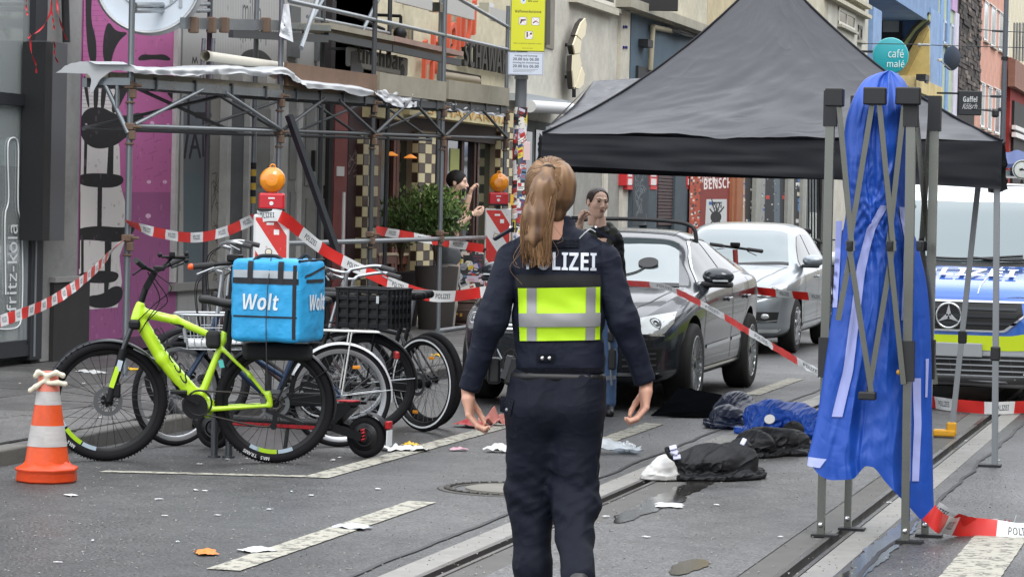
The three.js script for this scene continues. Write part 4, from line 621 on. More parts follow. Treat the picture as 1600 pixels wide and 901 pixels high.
// ================================================================ warning boards with flashing lamps
const boardTex = ctex(256, 1024, (c, w, h) => { c.fillStyle = '#d4d6d6'; c.fillRect(0, 0, w, h); c.fillStyle = '#c3302c'; for (let k = -1; k < 5; k++) { c.beginPath(); const y = k * 520 - 180; c.moveTo(0, y - 60); c.lineTo(w, y + 330); c.lineTo(w, y + 590); c.lineTo(0, y + 200); c.fill(); } speckle(c, w, h, 60, ['#888', '#eee', '#611'], 2, 9); c.fillStyle = '#e8e8e8'; c.fillRect(90, 40, 60, 22); c.fillRect(150, 100, 44, 44); c.fillStyle = '#333'; c.beginPath(); c.arc(110, 290, 30, 0, 7); c.fill(); c.fillStyle = '#d8d2bf'; c.beginPath(); c.arc(110, 290, 24, 0, 7); c.fill(); });
function beacon(label, pos, s, H) {
  const t = thing('warning_beacon', label, 'warning beacon', pos, YAW, 'red and white warning boards with amber lamps');
  obj('foot', rb(0.5 * s, 0.1, 0.4 * s, 0.02, 0, 0.05, 0), M(0x1f1f20, 0.8), t);
  const hb = H - 0.36 * s, w = 0.28 * s, y0 = hb - 0.98 * s, hc = (hb + y0) / 2; obj('stand_post', bx(0.05, y0, 0.04, 0, 0.1 + (y0 - 0.1) / 2 - 0.0, 0), DARKSTEEL, t);
  const b = obj('board', rb(w, hb - y0, 0.045, 0.02, 0, hc, 0, 3), M(0xcfd1d1, 0.5), t);
  const f = new THREE.PlaneGeometry(w * 0.86, hb - y0 - 0.05).translate(0, hc, 0.0255); obj('striped_face', f, M(0xffffff, 0.4, 0, { map: boardTex }), b);
  obj('socket', bx(0.05 * s, 0.05, 0.04, 0, hb + 0.01, 0), DARKSTEEL, t);
  const bat = obj('battery_box', [rb(0.2 * s, 0.13 * s, 0.1, 0.02 * s, 0, hb + 0.1 * s, 0, 3)], M(0xb8202c, 0.35), t); obj('lower_edge', rb(0.205 * s, 0.02 * s, 0.105, 0.006, 0, hb + 0.035 * s, 0), BLACK, bat); obj('lock', cyl(V(0, hb + 0.085 * s, 0.05), V(0, hb + 0.085 * s, 0.056), 0.016 * s, 0.016 * s, 12), WHITE, bat); obj('print', bx(0.05 * s, 0.012 * s, 0.004, 0, hb + 0.125 * s, 0.05), WHITE, bat);
  const ly = hb + 0.265 * s, lens = lathe([[0, 0.05], [0.045, 0.052], [0.05, 0.045], [0.085, 0.032], [0.098, 0.012], [0.1, -0.012], [0.085, -0.032], [0.05, -0.045], [0, -0.05]].map(p => [p[0] * s, p[1] * s]), 40).rotateX(Math.PI / 2).translate(0, ly, 0);
  const L = obj('lamp_lens', lens, MP(0xe08a14, 0.2, 0, { clearcoat: 0.8 }), t); const rings = []; for (const r of [0.03, 0.055, 0.075, 0.09]) rings.push(new THREE.TorusGeometry(r * s, 0.003 * s, 5, 40).translate(0, ly, (0.05 - r * 0.3) * s)); obj('lens_ring', rings, MP(0xc97608, 0.3, 0), L); obj('handle', new THREE.TorusGeometry(0.02 * s, 0.006 * s, 6, 16).translate(0, ly + 0.1 * s, 0), M(0xd98a1c, 0.4), L);
  return t;
}
{ const g = G(418, 640), p = P(418, 640, 21.6); beacon('warning board with amber lamp standing behind the blue delivery bag', V(p.x, 0, p.z), 0.97, P(428, 262, 21.6).y - 0.0);
  const q = P(777, 400, 35.2); beacon('warning board with amber lamp beside the stickered sign pole', V(q.x, 0.1, q.z), 1.18, P(780, 271, 35.2).y - 0.1); }
// ================================================================ police tape
const tapeTex = (white) => ctex(1024, 128, (c, w, h) => { c.fillStyle = '#d3302b'; c.fillRect(0, 0, w / 2, h); c.fillStyle = '#dfe2e3'; c.fillRect(w / 2, 0, w / 2, h); c.fillStyle = '#3f4347'; c.font = 'bold 78px sans-serif'; c.textAlign = 'center'; c.textBaseline = 'middle'; c.save(); c.translate(w * 0.75, h / 2); c.scale(1, 1); c.fillText('POLIZEI', 0, 0); c.restore(); });
const TT = tapeTex(); TT.wrapS = THREE.RepeatWrapping; const tapeMat = MP(0xffffff, 0.35, 0, { map: TT, transmission: 0.12, thickness: 0 });
function tape(label, pts, width, period, twist = () => 0, off = 0) {
  const cu = curve(pts), L = cu.getLength(), n = Math.max(40, Math.round(L * 26)); const t = thing('police_tape', label, 'tape', pts[0].clone());
  const g = grid(n, 2, (u, v) => { const p = cu.getPointAt(u), tan = cu.getTangentAt(u), a = twist(u) + 0.25 * noise(u * 7, 3, L); const side = new THREE.Vector3().crossVectors(tan, UP).normalize(), up = new THREE.Vector3().crossVectors(side, tan); const d = up.multiplyScalar(Math.cos(a)).addScaledVector(side, Math.sin(a)); const q = p.addScaledVector(d, (0.5 - v) * width); q.addScaledVector(side, 0.01 * noise(u * L * 5, v * 2, 4)); q.u = u * L / period + off; q.w = 1 - v; return q; });
  objW('ribbon', g, tapeMat, t); return t;
}
const T = (a) => a.map(p => P(p[0], p[1], p[2]));
tape('police tape running from the left edge down from the scaffold pole', T([[-60, 516, 20.2], [10, 498, 20.8], [80, 470, 21.6], [140, 428, 22.6], [190, 376, 23.7]]), 0.085, 0.235, u => sst(0.8, 1, u) * 0.9, 0.2);
tape('police tape sagging between the left scaffold pole and the warning board', T([[196, 347, 23.7], [240, 362, 23.3], [300, 371, 22.7], [350, 362, 22.2], [400, 340, 21.7]]), 0.08, 0.46, u => 0.9 * (1 - sst(0, 0.2, u)) + sst(0.85, 1, u) * 0.7, 0.95);
tape('police tape slanting from the warning board down behind the black crate', T([[402, 338, 21.55], [428, 336, 21.5], [446, 343, 21.5], [510, 393, 21.9], [590, 433, 22.3], [655, 458, 22.7], [700, 463, 22.9], [757, 456, 23.1], [830, 449, 22.6], [900, 444, 22]]), 0.09, 0.52, u => 0.2 * Math.sin(u * 14), 0.62);
tape('police tape at the restaurant behind the pale scaffold rail', T([[588, 360, 32], [630, 367, 32.8], [690, 378, 33.6], [755, 388, 34.4]]), 0.1, 0.8, u => 0.3 * Math.sin(u * 9), 0.1);
tape('police tape slanting across the dark car to the folded canopy frame', T([[978, 442, 21], [1020, 445, 20.2], [1050, 452, 19.6], [1110, 482, 18.2], [1180, 524, 16.6], [1240, 560, 15.2], [1283, 584, 14.35]]), 0.042, 1.75, u => 0.1, 0.08);
tape('police tape stretched across the front of the silver car', T([[1150, 449, 26.6], [1200, 456, 26.3], [1245, 461, 26], [1292, 465, 25.6]]), 0.075, 0.46, u => 0.3, 0.4);
tape('police tape lying in front of the police van', [G(1440, 636), G(1480, 643), G(1520, 647), G(1560, 649), G(1640, 645)].map(p => p.setY(0.06)), 0.1, 0.62, () => 0.1, 0.05);
tape('loose police tape lying beside the folded canopy at the lower right', [P(1452, 800, 14), P(1472, 818, 14), G(1500, 838).setY(0.05), G(1540, 838).setY(0.04), G(1600, 840).setY(0.03), G(1640, 836).setY(0.03)], 0.10, 0.5, u => 0.6 * Math.sin(u * 6), 0.2);
tape('second strand of police tape from the canopy frame to the road', [P(1461, 796, 14.2), P(1500, 812, 14.3), P(1530, 826, 14.4), G(1560, 836).setY(0.04)], 0.09, 0.44, u => 0.5 + 0.4 * Math.sin(u * 5), 0.7);
{ const p = G(1566, 824), t = thing('crumpled_tape', 'crumpled knot of red and white tape at the right edge', 'tape', p); const cu = []; for (let i = 0; i < 16; i++) cu.push(G(1534 + i * 3.6, 828 - 5 * Math.sin(i * 1.3) - (i > 11 ? (i - 11) * 3 : 0)).setY(0.035 + 0.025 * Math.sin(i * 2.1))); const c2 = curve(cu); objW('ribbon', grid(120, 2, (u, v) => { const q = c2.getPoint(u); const a = u * 8; q.y = Math.max(0.008, q.y * 0.7 + Math.cos(a) * (v - 0.5) * 0.03); q.z += Math.sin(a) * (v - 0.5) * 0.08; q.u = u * 2.3 + 0.6; q.w = v; return q; }), tapeMat, t); }

// ================================================================ traffic cone
{
  const p = G(72, 752), t = thing('traffic_cone', 'orange and white traffic cone on the road at the left', 'traffic cone', V(p.x, 0, p.z), YAW);
  const s = 1 / 258, or = M(0xd9501c, 0.45, 0, { map: grime }), or2 = M(0xdf4a1a, 0.42, 0, { map: grime }), wh = M(0xb9b6b4, 0.55, 0, { map: smudge }), pk = M(0xd97a66, 0.5, 0, { map: grime });
  const rad = y => lerp(0.125, 0.048, clamp((y - 0.09) / 0.49, 0, 1));
  obj('base', [lathe([[0, 0.0], [0.165, 0.0], [0.175, 0.012], [0.168, 0.06], [0.18, 0.068], [0.175, 0.082], [0.14, 0.096], [0.12, 0.12], [0, 0.12]], 8).rotateY(0.39)], or2, t);
  const seg = (n, y0, y1, m, e = 0) => obj(n, lathe([[rad(y0) + e, y0], [rad(y1) + e, y1]], 40), m, t);
  seg('body', 0.095, 0.60, or); seg('reflective_band', 0.20, 0.315, wh, 0.003); seg('reflective_band', 0.43, 0.505, wh, 0.003); seg('faded_top', 0.505, 0.6, pk, 0.004); obj('top_cap', new THREE.CylinderGeometry(0.044, 0.05, 0.02, 24).translate(0, 0.605, 0), pk, t);
  const k = thing('white_glove', 'limp white rubber glove fingers poking from the top of the traffic cone', 'glove', V(p.x, 0.56, p.z), YAW), gm = MP(0xd8d2be, 0.4, 0, { transmission: 0.15, thickness: 0 });
  const fingers = [[[0.0, 0.03, 0.05], [0.05, 0.05, 0.06], [0.088, 0.035, 0.05]], [[0.01, -0.01, 0.055], [0.06, -0.005, 0.06], [0.1, -0.012, 0.05]], [[-0.02, 0.04, 0.04], [-0.05, 0.05, 0.05], [-0.062, 0.03, 0.05]], [[-0.02, 0.0, 0.05], [-0.06, -0.03, 0.055], [-0.09, -0.052, 0.05]]];
  const P3 = fingers.map(f => f.map(a => V(...a)));
  obj('glove', sdfMesh((x, y, z) => { let d = cap(x, y, z, V(0, 0.03, 0.05), V(0, 0, 0.05), 0.016, 0.014); for (const f of P3) for (let i = 0; i < 2; i++) d = smin(d, cap(x, y, z, f[i], f[i + 1], 0.012, 0.016), 0.012); return d; }, [-0.13, -0.09, 0], [0.13, 0.09, 0.1], 0.006), gm, k);
}
// ================================================================ bicycles
const tyreM = MP(0x17171a, 0.85, 0, { specularIntensity: 0.4 }), tyreG = M(0x2a3742, 0.85), rimD = M(0x1b1c1e, 0.4, 0.5), rimS = M(0xb9bcc0, 0.3, 0.8), spokeM = M(0x77797c, 0.35, 0.8), spokeD = M(0x2b2c2e, 0.4, 0.6), blk = MP(0x141517, 0.45, 0, { specularIntensity: 0.5 }), alu = M(0xa9adb1, 0.35, 0.8);
function wheel(parent, at, R, o = {}) {
  const w = new THREE.Group(); w.name = 'wheel'; w.position.copy(at); if (o.turn) w.rotation.y = o.turn; parent.add(w);
  const tr = o.tyre ?? 0.024;
  obj('tyre', [new THREE.TorusGeometry(R - tr, tr, 12, 72), ...(o.knobs ? Array.from({ length: 110 }, (_, i) => bx(0.012, 0.008, 0.016, R - 0.001, 0, (i % 2 ? 1 : -1) * tr * 0.5).rotateZ(i / 110 * 6.2832)) : [])], o.tyreM ?? tyreM, w);
  if (o.stripe) for (const s of [-1, 1]) obj('reflective_stripe', new THREE.RingGeometry(R - tr * 1.75, R - tr * 1.15, 72).translate(0, 0, s * (tr + 0.001)), o.stripe, w);
  obj('rim', [lathe([[R - tr * 1.5, -0.013], [R - tr * 1.5 - 0.03, -0.011], [R - tr * 1.5 - 0.036, 0], [R - tr * 1.5 - 0.03, 0.011], [R - tr * 1.5, 0.013]], 72).rotateX(Math.PI / 2)], o.rim ?? rimD, w);
  obj('hub', [cyl(V(0, 0, -0.05), V(0, 0, 0.05), 0.024, 0.024, 14), cyl(V(0, 0, 0.03), V(0, 0, 0.04), 0.036, 0.036, 16), cyl(V(0, 0, -0.04), V(0, 0, -0.03), 0.036, 0.036, 16), cyl(V(0, 0, -0.07), V(0, 0, 0.07), 0.008, 0.008, 8)], o.hub ?? blk, w);
  const sp = [], n = 32, ro = R - tr * 1.5 - 0.03; for (let i = 0; i < n; i++) { const a = i / n * 6.2832, b = a + (i % 4 < 2 ? 1 : -1) * 0.55, z = i % 2 ? 0.034 : -0.034; sp.push(cyl(V(Math.cos(b) * 0.03, Math.sin(b) * 0.03, z), V(Math.cos(a) * ro, Math.sin(a) * ro, 0), 0.0016, 0.0016, 4, true)); } obj('spokes', sp, o.spoke ?? spokeM, w).userData.kind = 'stuff';
  if (o.disc) { const d = []; d.push(new THREE.RingGeometry(0.062, 0.088, 40, 1).translate(0, 0, 0.05)); for (let i = 0; i < 6; i++) d.push(bx(0.04, 0.01, 0.003, 0.045, 0, 0.05).rotateZ(i)); obj('brake_disc', d, M(0x6e7174, 0.35, 0.8), w); }
  return w;
}
function fender(t, at, R, a0, a1, w, m, nm = 'mudguard') { // a0..a1 in radians round the hub
  return obj(nm, [grid(40, 8, (u, v) => { const a = lerp(a0, a1, u), b = (v - 0.5) * 2.4, r = R + 0.012 - (1 - Math.cos(b)) * 0.022; return V(at.x + Math.cos(a) * r, at.y + Math.sin(a) * r, at.z + Math.sin(b) * w * 0.56); }), grid(40, 8, (u, v) => { const a = lerp(a0, a1, u), b = (v - 0.5) * 2.4, r = R + 0.010 - (1 - Math.cos(b)) * 0.022; return V(at.x + Math.cos(a) * r, at.y + Math.sin(a) * r, at.z + Math.sin(b) * w * 0.55); })], m, t);
}
const st = (t, name, a, b, r, m, r1) => obj(name, cyl(a, b, r, r1 ?? r, 12), m, t);
// --- the green electric bicycle
{
  const gf = G(165, 720), gr = G(427, 723), mid = gf.clone().add(gr).multiplyScalar(0.5), ang = Math.atan2(-(gr.z - gf.z), gr.x - gf.x), wb = gf.distanceTo(gr), K = 258;
  const t = thing('electric_bicycle', 'lime green electric bicycle with black fork carrying the blue delivery bag', 'bicycle', V(mid.x, 0, mid.z), ang);
  const R = 0.363, q = (px, py, z = 0) => V((px - 296) / K, (721.5 + (px - 296) * 0.013 - py) / K, z), fh = V(-wb / 2, R, 0), rh = V(wb / 2, R, 0);
  const lime = MP(0xb2da22, 0.28, 0, { clearcoat: 0.7, clearcoatRoughness: 0.1 });
  const sm = { tyre: 0.03, rim: rimD, spoke: spokeD, disc: true, knobs: true };
  wheel(t, fh, R, { ...sm, turn: 0.12 }); wheel(t, rh, R, sm);
  // printed rim and tyre marks
  const arcText = (parent, str, R0, a0, h, m, z) => { let a = a0; for (const ch of str) { if (ch !== ' ') { const g = text(ch, h, 0.001); g.translate(0, R0 - h / 2, z).rotateZ(a - Math.PI / 2); obj('tyre_lettering', g, m, parent); } a += h * 0.95 / R0; } };
  for (const w of t.children.filter(c => c.name === 'wheel')) { const f = w.position.x < 0; arcText(w, 'SMART SAM', 0.337, f ? 3.62 : 4.15, 0.02, M(0xb9bcbe, 0.5), 0.031); obj('rim_sticker', new THREE.RingGeometry(R - 0.082, R - 0.05, 24, 1, f ? 3.75 : 4.35, 0.42).translate(0, 0, 0.014), M(0x9cc21c, 0.4), w); for (const [a, n] of [[f ? 3.5 : 4.2, 0.2], [f ? 4.2 : 4.8, 0.3]]) obj('rim_sticker', new THREE.RingGeometry(R - 0.08, R - 0.052, 14, 1, a, n).translate(0, 0, 0.014), M(0x9fb0bd, 0.4), w); }
  const bb = q(308, 628), ht = q(214, 478), hb = q(207, 506), stp = q(343, 532);
  const fr = obj('frame', (() => { // flowing tubes as one welded surface
    const pt = [[ht, hb, .029, .031], [q(213, 488), q(268, 500), .032, .026], [q(268, 500), q(338, 530), .026, .019], [q(212, 498), q(250, 560), .040, .043], [q(250, 560), bb, .043, .052], [bb, stp, .028, .018], [q(322, 632), q(322, 646), .045, .03], [q(327, 638, .05), q(418, 632, .062), .017, .012], [q(327, 638, -.05), q(418, 632, -.062), .017, .012], [q(344, 546, .02), q(386, 585, .055), .012, .011], [q(386, 585, .055), q(418, 624, .062), .011, .012], [q(344, 546, -.02), q(386, 585, -.055), .012, .011], [q(386, 585, -.055), q(418, 624, -.062), .011, .012], [q(418, 632, .062), q(416, 612, .062), .012, .014], [stp, q(345, 520), .019, .019]];
    return sdfMesh((x, y, z) => { let d = 9; for (const s of pt) d = smin(d, cap(x, y, z, ...s), 0.022); return d; }, [-0.42, 0.2, -0.1], [0.52, 0.98, 0.1], 0.0085); })(), lime, t);
  // frame lettering down the battery tube
  { const s = text('axess', 0.07, 0.002, fontR); s.computeBoundingBox(); const a = q(240, 512), b = q(290, 596), L = a.distanceTo(b), w = s.boundingBox.max.x - s.boundingBox.min.x; s.scale(L / w, 1.0, 1).translate(0, -0.026, 0).rotateZ(Math.atan2(b.y - a.y, b.x - a.x)).translate((a.x + b.x) / 2, (a.y + b.y) / 2, 0.066); obj('frame_lettering', s, M(0x1c1d20, 0.4), fr); }
  st(t, 'battery_edge', q(226, 520, .0), q(282, 606, 0), 0.036, blk); obj('motor_cover', [new THREE.CylinderGeometry(0.075, 0.08, 0.15, 24).rotateX(Math.PI / 2).translate(q(302, 634).x, q(302, 634).y, 0)], blk, t);
  obj('tube_stripe', bar(q(262, 502, .02), q(282, 511, .02), 0.004, 0.02), blk, t);
  for (const z of [-0.062, 0.062]) { st(t, 'fork_leg', q(190, 545, z), V(fh.x + 0.012, fh.y, z), 0.026, blk, 0.022); st(t, 'fork_stanchion', q(206, 500, z), q(188, 548, z), 0.016, M(0x4a4c50, 0.2, 0.9)); }
  obj('fork_crown', rb(0.07, 0.06, 0.17, 0.02, q(206, 507).x, q(206, 507).y, 0), blk, t); obj('fork_sticker', bar(q(182, 572, .089), q(172, 604, .087), 0.003, 0.03), lime, t); obj('fork_sticker', bar(q(186, 562, .090), q(182, 578, .089), 0.003, 0.03), M(0xaebcc6, 0.4), t);
  obj('brake_caliper', rb(0.05, 0.09, 0.05, 0.012, fh.x + 0.055, fh.y + 0.07, 0.055), blk, t);
  fender(t, fh, R, 2.65, 0.55, 0.075, M(0x2a2c30, 0.3, 0.3)); fender(t, rh, R, 2.5, -0.25, 0.075, M(0x2a2c30, 0.3, 0.3)); obj('mudguard_tip', bar(q(205, 545), q(241, 562), 0.05, 0.006), M(0x9a9da0, 0.4, 0.4), t);
  obj('mudguard_stay', [cyl(V(rh.x, rh.y, 0.07), q(508, 576, 0.04), 0.004), cyl(V(rh.x, rh.y, -0.07), q(508, 576, -0.04), 0.004)], blk, t);
  st(t, 'stem', ht, q(222, 452), 0.019, blk); obj('stem', bar(q(222, 452), q(236, 425), 0.045, 0.04), blk, t);
  // bar runs across the bike and sweeps back
  const hbp = [q(207, 406, 0.33), q(216, 414, 0.24), q(234, 424, 0.08), q(238, 425, -0.05), q(258, 415, -0.22), q(286, 402, -0.33)];
  obj('handlebar', tube(hbp, 0.012, 30, 8), blk, t); st(t, 'grip', hbp[0], hbp[1], 0.018, M(0x2a2a2c, 0.8)); st(t, 'grip', hbp[4], hbp[5], 0.018, M(0x2a2a2c, 0.8));
  obj('display', [rb(0.07, 0.03, 0.05, 0.008, q(242, 420).x, q(242, 420).y, 0), rb(0.12, 0.012, 0.07, 0.005, q(268, 404).x, q(268, 404).y, -0.05)], blk, t);
  obj('phone_holder', [cyl(q(243, 422), q(262, 404, -0.04), 0.008), cyl(q(245, 402), q(283, 402), 0.008), sph(0.015, ...q(243, 399).toArray()), sph(0.015, ...q(284, 397).toArray()), sph(0.015, ...q(284, 408).toArray()), rb(0.035, 0.03, 0.03, 0.006, ...q(262, 398).toArray())], blk, t);
  obj('brake_lever', [cyl(q(215, 420, 0.22), q(203, 428, 0.3), 0.006), cyl(q(262, 420, -0.2), q(280, 414, -0.3), 0.006), rb(0.03, 0.03, 0.04, 0.006, ...q(219, 417, 0.2).toArray())], blk, t);
  for (const [a, b, c] of [[q(240, 430, .03), q(262, 450, .06), q(212, 500, .05)], [q(232, 430, .1), q(256, 470, .06), q(222, 505, .04)], [q(225, 425, .15), q(244, 468, .09), q(214, 520, .06)]]) obj('cable', tube([a, b, b.clone().lerp(c, 0.5), c], 0.0035, 24, 5), blk, t);
  st(t, 'seat_post', q(344, 532), q(350, 484), 0.016, blk);
  obj('saddle', sdfMesh((x, y, z) => { const u = clamp((x + 0.145) / 0.29, 0, 1), w = 0.025 + 0.055 * sst(0.35, 0.95, u); const dx = Math.max(0, Math.abs(x) - 0.14), dy = (y - 0.012 * Math.cos(u * 5)) / 0.026, dz = z / w; return (Math.sqrt((dx / 0.02) ** 2 + dy * dy + dz * dz) - 1) * 0.02; }, [-0.18, -0.05, -0.1], [0.18, 0.06, 0.1], 0.008).translate(q(345, 471).x, q(345, 471).y, 0), M(0x141416, 0.55), t);
  obj('clamp_bag', rb(0.09, 0.11, 0.09, 0.03, ...q(328, 530, 0.02).toArray()), M(0x1a1a1b, 0.8), t);
  const rk = obj('rear_rack', [cyl(q(356, 540, .07), q(500, 536, .07), 0.006), cyl(q(356, 540, -.07), q(500, 536, -.07), 0.006), cyl(V(rh.x, rh.y, .07), q(470, 538, .07), 0.006), cyl(V(rh.x, rh.y, -.07), q(470, 538, -.07), 0.006), cyl(q(400, 538, -.07), q(400, 538, .07), 0.005), cyl(q(480, 538, -.07), q(480, 538, .07), 0.005)], blk, t);
  obj('chain_ring', [new THREE.TorusGeometry(0.075, 0.006, 6, 40).translate(bb.x, bb.y, 0.07)], M(0x26262a, 0.4, 0.6), t); obj('crank_arm', [bar(V(bb.x, bb.y, 0.09), q(276, 612, 0.095), 0.016, 0.028), bar(V(bb.x, bb.y, -0.09), q(344, 645, -0.095), 0.016, 0.028)], blk, t); for (const p of [q(276, 610, 0.14), q(344, 645, -0.14)]) obj('pedal', rb(0.1, 0.022, 0.09, 0.006, p.x, p.y, p.z), blk, t);
  obj('chain', tube([V(bb.x, bb.y + 0.075, .07), V(rh.x - 0.03, rh.y + 0.045, .065), V(rh.x + 0.045, rh.y, .065), V(rh.x, rh.y - 0.05, .065), V(rh.x - 0.02, rh.y - 0.13, .065), V(bb.x + 0.03, bb.y - 0.07, .07)], 0.006, 60, 5), M(0x3c3a38, 0.5, 0.6), t);
  const cs = []; for (let i = 0; i < 7; i++) cs.push(new THREE.TorusGeometry(0.028 + i * 0.006, 0.003, 5, 30).translate(rh.x, rh.y, 0.062 - i * 0.005)); obj('cassette', cs, M(0x6b6b6b, 0.4, 0.8), t);
  obj('derailleur', [bar(q(428, 640, .07), q(424, 664, .07), 0.01, 0.03), cyl(q(424, 664, .06), q(424, 664, .08), 0.022)], blk, t); obj('cup_sticker', bar(q(340, 562, .02), q(343, 574, .02), 0.003, 0.028), M(0x55c2b8, 0.5), t);
  obj('kickstand', bar(q(412, 640, .05), q(470, 660, .10), 0.02, 0.02), blk, t);
  obj('carrier_cover', [rb(0.42, 0.1, 0.3, 0.03, ...q(428, 548).toArray())], M(0x151618, 0.8, 0, { bumpMap: weave, bumpScale: 0.001 }), t);
}
// --- the delivery bag
{
  const Z = 17.3, c = P(433, 532, Z), K = 4500 / Z, t = thing('delivery_bag', 'bright blue cube shaped delivery bag strapped to the green bicycle', 'delivery bag', c, YAW - 0.30);
  const W = 0.44, H = 0.49, D = 0.42, blue = M(0x2aa2dc, 0.5, 0, { map: grime, bumpMap: crumple, bumpScale: 0.004 }), strap = M(0x1a1b20, 0.75), refl = M(0x9fa6ac, 0.35, 0.2);
  const body = obj('body', sdfMesh((x, y, z) => { const s = 1 - 0.04 * Math.max(0, (y - 0.3)) ; const bul = 0.016 * (1 - (2 * (y / H) - 1) ** 2) * (1 - Math.min(1, (2 * x / W) ** 2)), w2 = 0.016 * (1 - (2 * (y / H) - 1) ** 2) * (1 - Math.min(1, (2 * z / D) ** 2)); const crease = 0.006 * noise(x * 9, y * 7, z * 9) + 0.010 * Math.exp(-((x - 0.015) ** 2) / 0.0012) * (z > 0 ? 1 : 0) * sst(0.06, 0.1, y) * -1 * sst(0.43, 0.3, y) + 0.003 * ridge(x * 14 + 2, y * 11, z * 12); const qx = Math.abs(x) - W / 2 * s + 0.03 - w2, qy = Math.abs(y - H / 2) - H / 2 + 0.03, qz = Math.abs(z) - D / 2 + 0.03 - bul; const o = Math.hypot(Math.max(qx, 0), Math.max(qy, 0), Math.max(qz, 0)) + Math.min(0, Math.max(qx, qy, qz)); return o - 0.03 - crease; }, [-0.28, -0.05, -0.27], [0.28, 0.55, 0.27], 0.0115), blue, t);
  t.updateMatrixWorld(true); const inv = t.matrixWorld;
  const toF = (x, y) => V(x, y, 0.6), toS = (z, y) => V(0.6, y, z); const bl = new THREE.Mesh(body.geometry, M(0xffffff)); bl.updateMatrixWorld();
  const fp = (nm, x0, x1, y0, y1, m, l = 0.004) => obj(nm, patch(bl, [[x0, y1], [x1, y1]], [[x0, y0], [x1, y0]], toF, V(0, 0, -1), l, 16, 6), m, t);
  const sp = (nm, z0, z1, y0, y1, m, l = 0.004) => obj(nm, patch(bl, [[z0, y1], [z1, y1]], [[z0, y0], [z1, y0]], toS, V(-1, 0, 0), l, 10, 8), m, t);
  fp('black_band', -0.21, 0.21, 0.345, 0.378, strap); fp('reflective_band', -0.205, 0.205, 0.380, 0.425, refl); fp('zip', -0.2, 0.205, 0.145, 0.155, strap); fp('corner_strap', 0.178, 0.2, 0.02, 0.46, strap, 0.006);
  fp('strap', -0.11, -0.075, 0.345, 0.48, strap, 0.007); fp('strap', 0.085, 0.12, 0.345, 0.48, strap, 0.007); obj('handle', tube([V(-0.09, 0.47, 0.2), V(-0.06, 0.505, 0.17), V(0.06, 0.505, 0.15), V(0.1, 0.47, 0.2)], 0.012, 20, 6), strap, t); obj('handle', tube([V(0.1, 0.48, -0.05), V(0.16, 0.52, -0.05), V(0.19, 0.48, -0.05)], 0.012, 16, 6), strap, t);
  sp('window_flap', -0.15, 0.13, 0.355, 0.375, strap); obj('flap_edge', patch(bl, [[0.15, 0.40], [-0.18, 0.455]], [[0.15, 0.385], [-0.18, 0.44]], toS, V(-1, 0, 0), 0.005, 12, 2), strap, t); obj('top_edge', [tube([V(0.21, 0.485, 0.2), V(0.21, 0.49, -0.2)], 0.008, 12, 6)], strap, t);
  const wm = M(0xcfd6da, 0.5);
  const put = (str, w, h, f, dir, cx, cy, nm) => { const g = text(str, 0.1, 0.0015, fontB); sizeTo(g, w, h); const m4 = new THREE.Matrix4().makeShear(0, 0, 0.12, 0, 0, 0); g.applyMatrix4(m4); const p = g.attributes.position; for (let i = 0; i < p.count; i++) { const s = f(p.getX(i) + cx, p.getY(i) + cy), h2 = drop(bl, s, dir, 0.005 + p.getZ(i)); if (h2) p.setXYZ(i, h2.x, h2.y, h2.z); } g.computeVertexNormals(); obj(nm, g, wm, t); };
  put('Wolt', 0.235, 0.10, toF, V(0, 0, -1), -0.03, 0.19, 'lettering'); put('Wolt', 0.26, 0.10, (a, b) => V(0.6, b, -a), V(-1, 0, 0), 0.02, 0.19, 'lettering');
  obj('cord', [tube([V(0.03, 0.5, 0.2), V(0.028, 0.35, 0.235), V(0.02, 0.15, 0.235), V(0.018, -0.02, 0.22), V(0.02, -0.25, 0.2)], 0.003, 30, 5)], M(0x30302e, 0.8), t);
}
